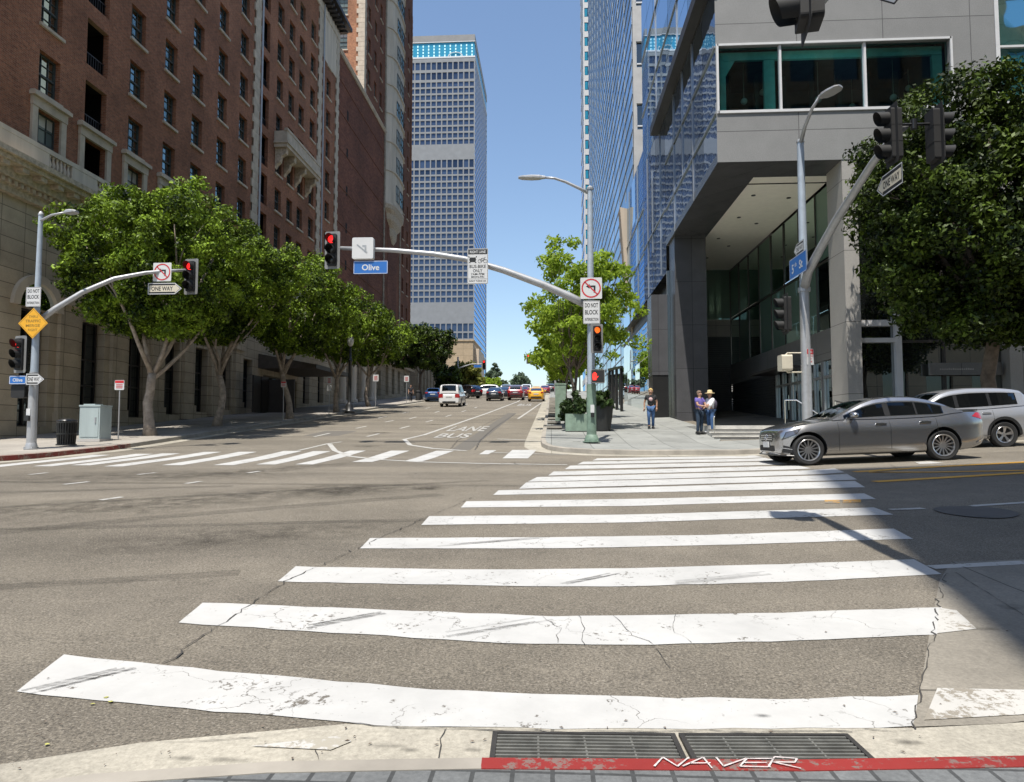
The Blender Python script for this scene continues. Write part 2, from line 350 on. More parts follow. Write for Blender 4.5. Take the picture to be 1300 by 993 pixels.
M = dict(
 asphalt=asphalt('asphalt'), white_paint=paintmat('worn_white_paint', (.50,.495,.475), 1.2, (.13,.118,.10)), letter_paint=paintmat('faded_lettering', (.44,.43,.40), 2.15, (.17,.155,.13)), manhole=simple('manhole_iron', (.085,.08,.075), .7, .2), patch_asphalt=simple('asphalt_patch', (.115,.105,.09), .9, 0, .25, 30), thin_paint=paintmat('thin_white_paint', (.47,.46,.43), 1.5, (.16,.145,.12)),
 yellow_paint=paintmat('worn_yellow_paint', (.64,.33,.04), .9, (.14,.12,.10)), faded_paint=paintmat('faded_white_paint', (.50,.485,.45), 2.45, (.24,.215,.175)),
 walk=pavemat('sidewalk_concrete', (.31,.285,.25), 1.5, 1.5), walk_far=pavemat('right_sidewalk_concrete', (.245,.25,.235), 1.2, 1.2), gutter=pavemat('gutter_concrete', (.335,.31,.255), 3.1, 40, .008, .3, 0, .22),
 pad=pavemat('bus_pad_concrete', (.22,.20,.165), 3.4, 3.4, .01, .25), pavers=pavemat('grey_pavers', (.135,.14,.14), .13, .1, .008, .3, .0),
 kerb=simple('kerb_concrete', (.29,.265,.225), .85, var=.25, scale=2), red_kerb=paintmat('red_kerb_paint', (.25,.028,.024), 2.2, (.17,.115,.10)),
 red_kerb2=paintmat('red_kerb_worn', (.20,.035,.028), 2.3, (.22,.17,.13)),
 crack=simple('crack_dark', (.045,.041,.036), .95), tar=simple('tar_seal', (.05,.046,.042), .6),
 earth=simple('earth', (.2,.19,.16), .9, var=.3, scale=.05),
 brick=brickmat('red_brick', (.36,.137,.068), (.225,.083,.045), (.31,.195,.125), .23, .075, .012),
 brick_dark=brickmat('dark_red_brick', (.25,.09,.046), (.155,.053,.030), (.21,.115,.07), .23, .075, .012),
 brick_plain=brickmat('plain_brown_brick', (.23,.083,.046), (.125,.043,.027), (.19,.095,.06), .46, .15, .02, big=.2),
 brick_sun_tint=brickmat('sun_tinted_brick', (.42,.19,.085), (.32,.13,.06), (.33,.2,.14), .23, .075, .012),  # tower brick brightened to orange: sunlight on its front put into the colour
 lime=panelmat('limestone', (.43,.36,.26), 1.1, .55, .014, .75, .16, .1), lime_light=simple('pale_limestone', (.56,.49,.39), .8, var=.2, scale=1.5, streak=True),
 lime_dark=panelmat('weathered_limestone', (.30,.25,.185), 1.0, .5, .012, .8, .22, .12),
 quoin=simple('quoin_stone', (.48,.41,.315), .8, var=.2, scale=2.0), ornament=simple('carved_stone', (.45,.37,.27), .8, var=.35, scale=7, bump=.6, bscale=18),
 win_frame=simple('dark_green_window_frame', (.05,.06,.055), .5), hotel_glass=glossy_glass('hotel_pane', (.10,.125,.115), (.42,.50,.46), .06, .06, .3, 2, 'blind'),
 hole=simple('dark_opening', (.006,.005,.005), .9, var=.3), bronze=simple('dark_bronze', (.035,.03,.027), .45, spec=.5),
 granite=panelmat('grey_granite', (.225,.225,.22), 3.1, 2.05, .014, .6, .06, .13), granite_dark=panelmat('dark_polished_granite', (.085,.085,.09), 1.6, 2.2, .01, .25, .12, .1),
 granite_mid=panelmat('mid_grey_granite', (.15,.147,.14), 1.6, 2.2, .012, .4, .1, .1), granite_light=panelmat('light_granite', (.34,.325,.30), 2.2, 2.6, .012, .6, .06, .08),
 curtain=glossy_glass('blue_curtain_glass', (.095,.15,.215), (.62,.74,.86), .46, .02, .03, .35, False), curtain_b=glossy_glass('rippled_blue_glass', (.07,.085,.11), (.50,.58,.70), .34, .02, .2, 1.6, False),
 curtain_teal=glossy_glass('teal_glass', (.012,.075,.075), (.45,.75,.78), .22, .02, .2, 1, False),
 door_glass=glossy_glass('door_glass', (.03,.05,.055), (.45,.55,.58), .08, .02, .1, 1, False), dark_glass=glossy_glass('dark_glass', (.008,.011,.013), (.7,.8,.85), .10, .02, .1, 1, False), store_glass=glossy_glass('storefront_glass', (.012,.014,.014), (.85,.9,.9), .33, .01, .08, .6, False),
 lobby_glass=glossy_glass('green_lobby_glass', (.11,.17,.135), (.6,.75,.68), .14, .02, .1, 1, False),
 tower_glass=glossy_glass('tower_window_glass', (.026,.042,.075), (.36,.46,.66), .05, .05, .1, .2), tower_band=glossy_glass('tower_side_glass', (.02,.07,.16), (.35,.6,1.0), .35, .03, .05, .2, False),
 tower_wall=simple('tower_wall', (.20,.207,.215), .7, var=.1, scale=.3), tower_cap=simple('tower_cap', (.21,.205,.20), .7, var=.1, scale=.3),
 crown_blue=simple('crown_blue_panel', (.02,.24,.38), .25, spec=.6), crown_light=simple('crown_lamp', (.5,.8,.85), .5, emit=(.55,.95,1), estr=.12),
 white_trim=simple('white_aluminium', (.60,.60,.60), .4, var=.05), alu=simple('anodised_aluminium', (.42,.43,.44), .35, .7, .1), soffit=simple('cream_soffit', (.92,.88,.78), .7, var=.04),
 clear_teal=clear_glass('teal_clear_glass', (.52,.84,.80)), teal_paint=simple('pale_teal_board', (.30,.62,.58), .6), room=simple('dark_room', (.05,.062,.064), .8, var=.4, scale=1),
 louver=simple('black_louver', (.055,.058,.06), .45), step=simple('granite_step', (.46,.445,.41), .7, var=.2, scale=3), concrete=simple('pale_concrete', (.40,.385,.36), .8, var=.12, scale=1),
 tan=panelmat('tan_stone', (.40,.31,.205), 2.4, 1.6, .02, .8, .12), beige=simple('beige_stone', (.55,.46,.36), .8, var=.12, scale=1.2, streak=True),
 galv=simple('galvanised_steel', (.38,.385,.39), .45, .35, .12, 5), galv_blue=simple('grey_blue_steel', (.36,.41,.46), .5, .2, .12, 4), green_pole=simple('faded_green_paint', (.16,.23,.175), .6, var=.3, scale=4),
 black=simple('black_enamel', (.018,.018,.018), .35), black_matte=simple('black_matte', (.012,.012,.012), .7), grey_box=simple('signal_grey', (.19,.19,.185), .55, var=.15), cab=simple('cabinet_paint', (.33,.385,.38), .55, var=.15, scale=2, streak=True),
 sign_white=simple('sign_white', (.58,.58,.57), .5, var=.04), sign_cream=simple('sign_cream', (.55,.50,.39), .5, var=.08), sign_black=simple('sign_black', (.015,.015,.015), .5), sign_red=simple('sign_red', (.50,.025,.03), .5), sign_blue=simple('sign_blue', (.02,.13,.42), .45, var=.08), sign_yellow=simple('sign_yellow', (.72,.36,.015), .5, var=.08), sign_dark_y=simple('sign_yellow_ink', (.30,.17,.02), .6), sign_grey=simple('sign_back', (.33,.34,.34), .5, .4),
 red_on=simple('red_lamp', (.6,.01,.01), .4, emit=(1,.02,.02), estr=1.2), orange_on=simple('orange_lamp', (.6,.1,.01), .4, emit=(1,.16,.02), estr=.95), hand_on=simple('hand_lamp', (.6,.02,.01), .4, emit=(1,.04,.03), estr=1.2), lens_off=simple('dark_lens', (.02,.02,.018), .2),
 bark=simple('grey_bark', (.30,.25,.20), .9, var=.45, scale=5, bump=.8, bscale=14), bark_dark=simple('brown_bark', (.14,.11,.085), .9, var=.4, scale=5, bump=.6, bscale=14),
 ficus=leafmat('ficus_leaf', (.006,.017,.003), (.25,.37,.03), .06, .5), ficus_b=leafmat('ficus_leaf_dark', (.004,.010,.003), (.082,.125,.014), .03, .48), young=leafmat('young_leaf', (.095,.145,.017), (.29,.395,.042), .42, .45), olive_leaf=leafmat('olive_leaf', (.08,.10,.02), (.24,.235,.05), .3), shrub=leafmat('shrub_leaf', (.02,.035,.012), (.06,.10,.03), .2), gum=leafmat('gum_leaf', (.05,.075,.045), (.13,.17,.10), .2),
 planter_green=simple('planter_green', (.19,.26,.20), .8, var=.25, scale=4), planter_black=simple('planter_black', (.025,.026,.025), .6), iron=simple('rusty_iron', (.15,.15,.135), .7, .3, .4, 8), iron_dark=simple('dark_iron', (.045,.042,.038), .6, .3, .3, 8),
 awning=simple('awning_canvas', (.085,.07,.055), .8, var=.2), drop=simple('drain_dark', (.008,.008,.008), .9),
 rubber=rubber_mark('rubber_mark', .75), rubber_soft=rubber_mark('rubber_mark_soft', .42), stain=stainmat('oil_stain', .8), stain_soft=stainmat('oil_stain_soft', .42), mark_yellow=simple('yellow_marker', (.36,.35,.10), .8, var=.4, scale=60), yellow_worn=paintmat('very_worn_yellow', (.52,.27,.04), 2.3, (.19,.17,.14)), faded_gutter=paintmat('faded_gutter_paint', (.50,.485,.45), 2.5, (.335,.31,.255)), chalk=simple('spray_white', (.50,.45,.43), .8, var=.3, scale=40),
 tyre=simple('tyre_rubber', (.018,.018,.018), .8), rim=simple('machined_rim', (.55,.55,.56), .28, .9, .05), rim_dark=simple('rim_dark', (.010,.010,.011), .5, 0), chrome=simple('chrome', (.7,.7,.71), .12, 1, .02),
 car_glass=glossy_glass('car_glass', (.003,.0035,.004), (.36,.42,.48), .03, .01, .02, 1, False), tail=simple('tail_lamp', (.38,.01,.012), .2, coat=.6), headlamp=glossy_glass('headlamp', (.07,.07,.075), (.8,.8,.82), .16, .05, .6, 14, False),
)
def paint(name, c, metal=.0, rough=.35):
    m, n, out = nt(name); bsdf(n, out, c, rough, metal, .5, coat=.9); return m
# ------------------------------------------------------------------ camera, sun, sky
cam = bpy.data.cameras.new('camera'); cam.sensor_width = 36; cam.sensor_fit = 'HORIZONTAL'; cam.lens = F_/1300*36
cam.clip_start = .05; cam.clip_end = 12000
co = bpy.data.objects.new('camera', cam); COL.objects.link(co); co.location = (0,0,ZC); co.rotation_euler = (PI/2+TH, 0, PS); sc.camera = co
AZ, EL = R(14.5), R(69)
sun = bpy.data.lights.new('sun', 'SUN'); sun.energy = 4.5; sun.angle = R(.55); sun.color = (1, .95, .87)
so = bpy.data.objects.new('sun', sun); COL.objects.link(so)
sd = Vector((-math.sin(AZ)*math.cos(EL), -math.cos(AZ)*math.cos(EL), math.sin(EL)))
so.rotation_euler = sd.to_track_quat('Z', 'Y').to_euler(); so.location = (0,0,60)
w = bpy.data.worlds.new('World'); sc.world = w; w.use_nodes = True
wn = w.node_tree; wn.nodes.clear()
wo = wn.nodes.new('ShaderNodeOutputWorld'); bg = wn.nodes.new('ShaderNodeBackground'); sk = wn.nodes.new('ShaderNodeTexSky')
sk.sky_type = 'NISHITA'; sk.sun_disc = False; sk.sun_elevation = EL; sk.sun_rotation = PI + AZ; sk.air_density = 1.15; sk.dust_density = .8; sk.ozone_density = 2.2
bg.inputs[1].default_value = .12
wn.links.new(sk.outputs[0], bg.inputs[0]); wn.links.new(bg.outputs[0], wo.inputs[0])
vs_ = sc.view_settings; vs_.view_transform = 'Standard'; vs_.look = 'None'; vs_.gamma = 1; vs_.use_curve_mapping = False; vs_.exposure = EXPO
sc.render.engine = 'CYCLES'; sc.render.resolution_x = 1024; sc.render.resolution_y = 782
sc.cycles.max_bounces = 8; sc.cycles.transparent_max_bounces = 12; sc.cycles.glossy_bounces = 4

# ------------------------------------------------------------------ ground, road
def gridmesh(mb, xs, ys, zf):
    vs = [(x, y, zf(x, y)) for y in ys for x in xs]; nx = len(xs)
    mb.add(vs, [(j*nx+i, j*nx+i+1, (j+1)*nx+i+1, (j+1)*nx+i) for j in range(len(ys)-1) for i in range(nx-1)])
xs = sorted(set([-9000,-3000,-800,-300,-120,-60,-40,-30] + [-25+2*i for i in range(40)] + [5,45,60,120,300,800,3000,9000]))
ys = sorted(set([-9000,-3000,-800,-200,-60,-30,-10] + [p for p in PX] + [25+5*i for i in range(31)] + [200,300,600,1500,4000]))
mb = MB(); gridmesh(mb, xs, ys, lambda x, y: G(x, y) - .25); structure('ground', mb, M['earth'])
xs = sorted(set([-70+5*i for i in range(8)] + [-30+i for i in range(76)] + [5, 60, 70]))
ys = sorted(set([-30,-20,-10,-5,0] + [p for p in PX if p < 170] + [2.2+.4*i for i in range(50)] + [23+3*i for i in range(50)]))
mb = MB(); gridmesh(mb, xs, ys, lambda x, y: G(x, y)); structure('road', mb, M['asphalt'])

def lerp(a, b, t): return tuple(a[i]+(b[i]-a[i])*t for i in range(len(a)))
def dense(line, step):
    out = [line[0]]
    for a, b in zip(line, line[1:]):
        k = max(1, int(math.ceil(math.dist(a, b)/step)))
        out += [lerp(a, b, i/k) for i in range(1, k+1)]
    return out
def ruled(mb, A, B, dz, n=6, m=None):
    """surface between two plan lines with the same number of points, lying dz above the ground"""
    vs = []; k = len(A)
    for a, b in zip(A, B):
        for j in range(n+1):
            p = lerp(a, b, j/n); vs.append((p[0], p[1], G(*p)+dz))
    mb.add(vs, [(i*(n+1)+j, (i+1)*(n+1)+j, (i+1)*(n+1)+j+1, i*(n+1)+j+1) for i in range(k-1) for j in range(n)], m)
def resample(line, n):
    L = [0]
    for a, b in zip(line, line[1:]): L.append(L[-1]+math.dist(a, b))
    out = []
    for i in range(n):
        t = L[-1]*i/(n-1)
        for j in range(len(line)-1):
            if t <= L[j+1] or j == len(line)-2:
                u = (t-L[j])/max(1e-9, L[j+1]-L[j]); out.append(lerp(line[j], line[j+1], min(1, u))); break
    return out
def offset(line, d):
    out = []
    for i, p in enumerate(line):
        a = line[max(0,i-1)]; b = line[min(len(line)-1,i+1)]
        t = Vector((b[0]-a[0], b[1]-a[1])).normalized(); out.append((p[0]-t.y*d, p[1]+t.x*d))
    return out
def kerb(name, line, side, mat, h=.14, wd=.15, step=.6):
    """kerb stone: line is the road-side edge; side=+1 puts the stone on the left of the line direction"""
    A = dense(line, step); B = offset(A, side*wd); A2 = offset(A, -side*.02)
    mb = MB(); vs = []; k = len(A)
    for a2, a, b in zip(A2, A, B):
        vs += [(a2[0],a2[1],G(*a2)-.1),(a[0],a[1],G(*a)+h-.015),(a[0]+(b[0]-a[0])*.15,a[1]+(b[1]-a[1])*.15,G(*a)+h),(b[0],b[1],G(*b)+h),(b[0],b[1],G(*b)-.1)]
    mb.add(vs, [(i*5+j,(i+1)*5+j,(i+1)*5+j+1,i*5+j+1) for i in range(k-1) for j in range(4)])
    return structure(name, mb, mat)
def arc(c, r, a0, a1, n=8): return [(c[0]+r*math.cos(R(a0+(a1-a0)*i/n)), c[1]+r*math.sin(R(a0+(a1-a0)*i/n))) for i in range(n+1)]
HK = .14
# left pavement beside the hotel
KL = [(-70,12.5),(-19,12.5)] + arc((-17.2,16.4), 3.9, -90, 0)[1:] + [(-13.45,20.6),(-13.5,35),(-13.55,60),(-13.55,150)]
BL = [(-70,20.4),(-21,20.4),(-20,20.4),(-19.8,20.4),(-19.6,20.5),(-19.5,20.7),(-19.5,22),(-19.5,35),(-19.5,60),(-19.5,150)]
n1 = 180
A = dense(KL[:2],4)+dense(KL[1:],.7)[1:]
A = resample(KL, 240)
def left_back(p):
    if p[0] < -19.5: return (p[0], 20.4)
    if p[1] < 21: return (-19.5, 20.4)
    return (-19.5, p[1])
A = sorted(set(A) | set((KL[-1][0], y) for y in PX if 22 < y < 150), key=lambda p: (p[0]*2 + p[1]) if p[1] > 21 else -1e3 + p[0]*2+p[1])
A = resample(KL, 260); Ai = offset(A, .15)
mb = MB(); ruled(mb, Ai, [left_back(p) for p in A], HK-.002, 6); structure('left_sidewalk', mb, M['walk'])
kerb('left_kerb', KL, 1, M['kerb'])
# red painted stretch of the left kerb (sheet on the kerb stone)
seg = [p for p in resample(KL, 400) if 13.3 < p[1] < 21.2 and p[0] > -16]
mb = MB(); vs = []
for a, b0, b in zip(offset(seg, -.022), offset(seg, -.004), offset(seg, .10)):
    vs += [(a[0],a[1],G(*a)+.01),(b0[0],b0[1],G(*b0)+HK-.008),(b[0],b[1],G(*b)+HK+.004)]
mb.add(vs, [(i*3+j,(i+1)*3+j,(i+1)*3+j+1,i*3+j+1) for i in range(len(seg)-1) for j in range(2)]); structure('red_kerb_paint', mb, M['red_kerb2'])
# right pavement beside the granite building
KR = [(-.35,150),(-.35,23),(-.3,21.6),(-.1,20.6),(.35,19.7),(1.1,19.05),(2.3,18.7),(5.5,18.9),(8,19.4),(11,20.1),(60,22.5)]
A = resample(KR, 300); Ai = offset(A, .15)
def right_back(p):
    if p[1] > 25.2: return (6.14, p[1])
    if p[0] < 5.4: return (5.5+.64*min(1, max(0, p[1]-20)/5), 23.25+1.95*min(1, max(0, p[1]-21)/4.2))
    return (max(5.5, p[0]), 23.25)
mb = MB(); Bk = [right_back(p) for p in A]; vs = []; nn_ = 10
for a, p, b in zip(Ai, A, Bk):
    tap = .115 if p[1] < 21 else .115*max(0, 1-(p[1]-21)/5)
    for j in range(nn_+1):
        q = lerp(a, b, j/nn_); vs.append((q[0], q[1], G(*q)+HK-.002-tap*j/nn_))
mb.add(vs, [(i*(nn_+1)+j,(i+1)*(nn_+1)+j,(i+1)*(nn_+1)+j+1,i*(nn_+1)+j+1) for i in range(len(A)-1) for j in range(nn_)])
structure('right_sidewalk', mb, M['walk_far'])
kerb('right_kerb', KR, 1, M['kerb'])
# pale gutter strip on the right side of the street and round the corner
def strip(name, line, wd, dz, mat, side=-1, step=.4, n=1):
    A = dense(line, step); B = offset(A, side*wd); mb = MB(); ruled(mb, A, B, dz, n); return structure(name, mb, mat)
strip('far_gutter', KR, .55, .004, M['gutter'])
strip('left_gutter', KL, .5, .004, M['gutter'])
# near corner: kerb, gutter, pavers
KN = [(-30,-14),(-12,-6),(-7,-2),(-4.5,.2),(-3,1.45),(-2.2,1.95),(-1.49,2.22),(-.94,2.33),(-.24,2.395),(.82,2.44),(1.81,2.53),(3,2.68),(5,2.98),(9,3.6),(40,7.6)]
GE = [(-30,-13),(-12,-5),(-7,-.9),(-4.5,1.05),(-3,2.05),(-2.2,2.45),(-1.64,2.71),(-.87,2.92),(-.46,2.91),(.82,2.98),(1.5,3.01),(3,3.25),(5,3.6),(9,4.25),(40,8.5)]
A = dense(KN, .25); 
def dn(l, ref):
    out = [l[0]]
    for (a, b), (c, d) in zip(zip(ref, ref[1:]), zip(l, l[1:])):
        k = max(1, int(math.ceil(math.dist(a, b)/.25))); out += [lerp(c, d, i/k) for i in range(1, k+1)]
    return out
mb = MB(); ruled(mb, dn(GE, KN), A, .003, 5); structure('near_gutter', mb, M['gutter'])
i0 = next(i for i, p in enumerate(KN) if p[0] >= -.24)
kerb('near_kerb', KN[:i0+1], -1, M['kerb'], HK, .085, .25); kerb('near_red_kerb', KN[i0:], -1, M['red_kerb'], HK, .085, .25)
B = offset(A, -.085)
mb = MB(); ruled(mb, B, [(p[0]*1.0, min(p[1]-.5, -30)) for p in B], HK-.003, 30); structure('near_sidewalk', mb, M['pavers'])

# ------------------------------------------------------------------ painted markings, cracks and rubber on the road
def sheet(name, pts, mat, dz=.0045, step=.25, quad=None):
    """quad outline in plan (a,b,c,d): a-b and d-c are the long edges"""
    a, b, c, d = pts
    nu = max(1, int(max(math.dist(a,b), math.dist(d,c))/step)+1); nv = max(1, int(max(math.dist(a,d), math.dist(b,c))/step)+1)
    vs = []; fs = []
    for i in range(nu+1):
        p = lerp(a, b, i/nu); q = lerp(d, c, i/nu)
        for j in range(nv+1):
            s = lerp(p, q, j/nv); vs.append((s[0], s[1], G(*s)+dz))
    for i in range(nu):
        for j in range(nv): fs.append((i*(nv+1)+j, (i+1)*(nv+1)+j, (i+1)*(nv+1)+j+1, i*(nv+1)+j+1))
    mb = MB(); mb.add(vs, fs); return structure(name, mb, mat)
def pxs(name, px, mat, dz=.0045): return sheet(name, [g(*p) for p in px], mat, dz)
# zebra stripes: each one given by its upper and lower edge, left to right
def stripe(top, bot, n=14):
    T = resample([g(*p) for p in top], n*2); B = resample([g(*p) for p in bot], n*2)
    mb = MB(); vs = []; m = 4; jr = random.Random(len(ZB))
    for i, (a, b) in enumerate(zip(T, B)):
        for j in range(m+1):
            s = lerp(a, b, j/m); e = jr.uniform(-.011,.011) if j in (0,m) else 0
            vs.append((s[0], s[1]+e, G(*s)+.0045))
    mb.add(vs, [(i*(m+1)+j,(i+1)*(m+1)+j,(i+1)*(m+1)+j+1,i*(m+1)+j+1) for i in range(2*n-1) for j in range(m)])
    o = structure('crosswalk_stripe', mb, M['white_paint']); ZB.append(o)
ZB = []
stripe([(80,833),(300,855),(560,878),(800,886),(1000,889),(1166,884)], [(20,880),(250,903),(500,924),(560,925),(800,927),(1000,927),(1160,925)])
stripe([(258,766),(480,775),(700,783),(950,780),(1196,772)], [(226,792),(420,804),(640,818),(800,820),(1000,815),(1190,807)])
stripe([(375,720),(600,724),(800,722),(1000,717),(1160,711)], [(352,739),(600,744),(760,746),(1000,740),(1196,730)])
stripe([(470,684),(700,683),(900,680),(1135,672)], [(457,697),(700,697),(900,693),(1159,685)])
stripe([(545,656),(800,654),(1110,645)], [(535,667),(800,664),(1134,654)])
stripe([(592,637),(800,634),(1097,627)], [(585,645),(800,643),(1112,634)])
stripe([(633,623),(850,618),(1085,611)], [(626,629),(850,625),(1098,619)])
stripe([(668,613),(850,609),(1075,602)], [(659,621),(850,616),(1088,609)])
stripe([(682,606),(850,602),(1060,595)], [(670,612),(850,608),(1072,600)])
stripe([(703,599),(850,595.5),(1010,591)], [(696,604),(850,600.5),(1030,595)])
stripe([(724,591.5),(850,589),(985,586)], [(717,596),(850,593.5),(1000,589.5)])
stripe([(740,586.5),(850,584.3),(972,581.6)], [(733,590),(850,587.7),(985,584.6)])
stripe([(758,582.2),(850,580.6),(958,578.6)], [(752,585),(850,583.3),(970,581)])
o4 = lambda x, y: (x/2, 560+y/2)
o8 = lambda x, y: (350+x/3.514, 480+y/3.514)
# stripes of the crosswalk over the street ahead
for x0, x1, y0, y1, dx in [(-12.35,-11.9,14.2,18.4,-.35),(-11.35,-10.9,14.4,18.8,-.35),(-10.7,-10.25,14.7,19.0,-.33),(-9.74,-9.3,14.4,19.65,-.4),(-8.66,-8.2,14.8,19.7,-.45),(-7.51,-7.05,14.85,20.1,-.4),(-6.65,-6.2,15.1,20.05,-.35),(-5.76,-5.36,15.15,20.3,-.2),(-4.72,-4.24,16.0,20.3,0),(-3.55,-3.1,16.3,20.3,.2),(-2.0,-1.75,18.9,20.5,.1),(-1.25,-.6,17.5,20.6,.15)]:
    sheet('crosswalk_stripe', [(x0,y0),(x0+dx-.08,y1),(x1+dx,y1),(x1,y0)], M['white_paint'])
def line(name, pts, wd, mat, dz=.0062):
    A = dense(pts, .3); mb = MB(); ruled(mb, offset(A, wd/2), offset(A, -wd/2), dz, 1); return structure(name, mb, mat)
L = [g(*o8(*p)) for p in [(240,295),(265,325),(330,350),(470,365),(640,375),(900,382),(1300,388)]]
line('curved_stop_line', L, .16, M['thin_paint'])
line('bus_lane_curve', [g(*o8(*p)) for p in [(575,275),(600,300),(700,315),(850,325)]], .15, M['thin_paint'], .007)
line('bus_lane_line', [(-5.3,24.2),(-4.95,26.5),(-4.2,45),(-3.5,71),(-3.4,100)], .15, M['thin_paint'])
line('lane_line', [(-7.64,20.3),(-7.5,22.6),(-7.25,23.3)], .12, M['thin_paint'])
line('parking_line', [(-1.85,38),(-.95,67)], .13, M['thin_paint'])
line('stall_line', [(-1.95,24.5),(-.9,24.1)], .13, M['thin_paint'])
line('stop_line', [(-1.9,19.7),(-.2,19.0),(.43,18.9)], .1, M['thin_paint'])
line('stall_line', [(-1.5,42),(-.9,41.7)], .12, M['thin_paint'])
for a, b in [((-9.0,25.5),(-8.98,27.3)),((-8.73,30.2),(-8.68,31.7)),((-6.98,25.6),(-6.9,27.1)),((-6.72,30.1),(-6.64,31.8)),((-6.45,34.9),(-6.4,36.6)),((-7.98,38.1),(-7.98,40.1)),((-8.58,34.9),(-8.5,36.5)),((-9.95,38.8),(-9.95,40.8)),((-6.3,40.5),(-6.25,42.5)),((-6.2,47),(-6.15,49)),((-9.9,45),(-9.9,47)),((-7.9,46),(-7.9,48)),((-6.1,54),(-6.1,56)),((-9.85,53),(-9.85,55)),((-7.85,62),(-7.85,64))]:
    line('lane_dash', [a, b], .12, M['thin_paint'])
for q in [[(75,86),(120,81)],[(162,111),(225,104)],[(255,151),(310,143)],[(350,86),(395,81)],[(472,109),(512,103)],[(630,82),(660,77)]]:
    a, b = [g(*o4(*p)) for p in q]; line('lane_dash', [a, b], .1, M['thin_paint'])
# side street: yellow centre lines and white lines
line('yellow_line', [g(1085,599.5),g(1190,593),(9.3,14.0),(18,15.5),(40,19)], .22, M['yellow_paint'])
line('yellow_line', [g(1110,612),(8.0,12.1),(18,13.6),(40,16.9)], .22, M['yellow_paint'])
line('yellow_line', [(5.9,13.15),(6.8,12.75),(9.2,12.3)], .15, M['yellow_paint'], .008)
line('lane_line', [(4.1,8.6),(4.55,8.72)], .1, M['thin_paint']); line('lane_line', [(5.2,8.87),(9,9.5),(30,13)], .1, M['thin_paint'])
line('lane_dash', [(4.89,8.86),(5.14,8.38)], .09, M['thin_paint'], .008)
line('lane_line', [(3.12,5.9),(4.0,6.1),(12,7.4),(30,10.4)], .11, M['thin_paint'])
sheet('white_patch', [(7.45,14.35),(7.95,14.4),(7.95,14.9),(7.6,14.85)], M['thin_paint'], .007)
pxs('yellow_patch', [(1047,635.5),(1066,635),(1066,639),(1047,639.5)], M['yellow_worn'], .005); pxs('yellow_patch', [(1070,635),(1093,634.5),(1093,638.5),(1070,639)], M['yellow_worn'], .005)
for q_ in ([(-3.05,20.6),(-2.45,20.6),(-2.3,45),(-2.85,45)],[(-9.6,26),(-8.2,26),(-8.2,28.6),(-9.6,28.6)]): sheet('asphalt_patch', q_, M['patch_asphalt'], .002)
# concrete pad by the right gutter, with its faded block of paint
P0 = [(1.5,3.02),(1.73,3.4),(2.2,4.2),(2.97,5.5),(3.4,6.1)]; P1 = [(1.9,3.07),(3.4,3.5),(5.5,4.3),(8,5.9),(10,7.2)]
mb = MB(); ruled(mb, resample(P0, 20), resample(P1, 20), .0042, 20); structure('bus_pad', mb, M['pad'])
sheet('faded_paint', [(1.58,3.08),(2.3,3.2),(2.42,3.42),(1.82,3.42)], M['faded_paint'], .0075, .1)
def crack(pts, wd=.018, seed=1, jit=.03, mat='crack', dz=.0082):
    r = random.Random(seed); A = dense(pts, .07); mb = MB(); L2 = []; R2 = []; wd *= .6
    for i, p in enumerate(A):
        j = (r.gauss(0, jit), r.gauss(0, jit)); k = wd*r.uniform(.25, 1.3)
        q = (p[0]+j[0], p[1]+j[1]); L2.append((q[0]-k/2, q[1]-k/3)); R2.append((q[0]+k/2, q[1]+k/3))
    ruled(mb, L2, R2, dz, 1); structure('road_crack', mb, M[mat])
crack([g(1200,728),g(1193,760),g(1188,800),g(1172,860),g(1163,905),g(1160,928)], .020, 2, .010)
crack([g(1160,930),g(1000,931),g(800,931),g(640,930),g(560,927),g(505,926)], .012, 3, .006)
crack([g(505,926),g(440,920),g(330,938),g(180,947),g(0,974)], .010, 4, .006)
crack([g(212,842),g(270,800),g(365,737),g(470,690),g(560,650),g(600,632)], .016, 5, .012)
crack([g(565,927),g(560,948),g(557,969)], .008, 6, .006); crack([g(400,956),g(403,968)], .006, 7, .004)
crack([g(688,785),g(712,800),g(706,818)], .006, 8, .008); crack([g(780,783),g(800,805),g(830,820),g(850,850)], .006, 9, .01); crack([g(735,782),g(742,800),g(738,820)], .005, 10, .008)
crack([g(860,782),g(850,800),g(880,818)], .005, 11, .008); crack([g(1214,728),g(1300,783)], .010, 12, .003)
crack([g(1130,590),g(1140,597)], .02, 13, .02); crack([g(655,590),(-.9,16.2),(-1.6,14.4)], .03, 14, .03); crack([(-1.6,14.2),(-2.4,13.2),(-2.8,12.6)], .03, 15, .03)
crack([(-2.3,20.6),(-2.5,24),(-2.55,30),(-2.3,45)], .06, 16, .012, 'tar'); crack([(-3.1,21),(-3.3,24),(-3.2,33),(-2.9,45)], .035, 17, .012, 'tar')
for k, (y, a, b) in enumerate([(21.2,-3.1,-2.4),(24.5,-3.3,-2.5),(27,-3.2,-2.5),(31,-3.2,-2.5)]): crack([(a,y),(b,y+.1)], .03, 20+k, .01, 'tar')
# manhole in the side street
mb = MB(); c = (5.0,8.45)
mb.poly([(c[0]+.42*math.cos(2*PI*i/28), c[1]+.42*math.sin(2*PI*i/28), G(c[0]+.42*math.cos(2*PI*i/28), c[1]+.42*math.sin(2*PI*i/28))+.010) for i in range(28)])
mh = mb.build('manhole_cover', M['manhole']); tag(mh, 'round dark manhole cover set in the asphalt of the shaded side street', 'manhole cover')
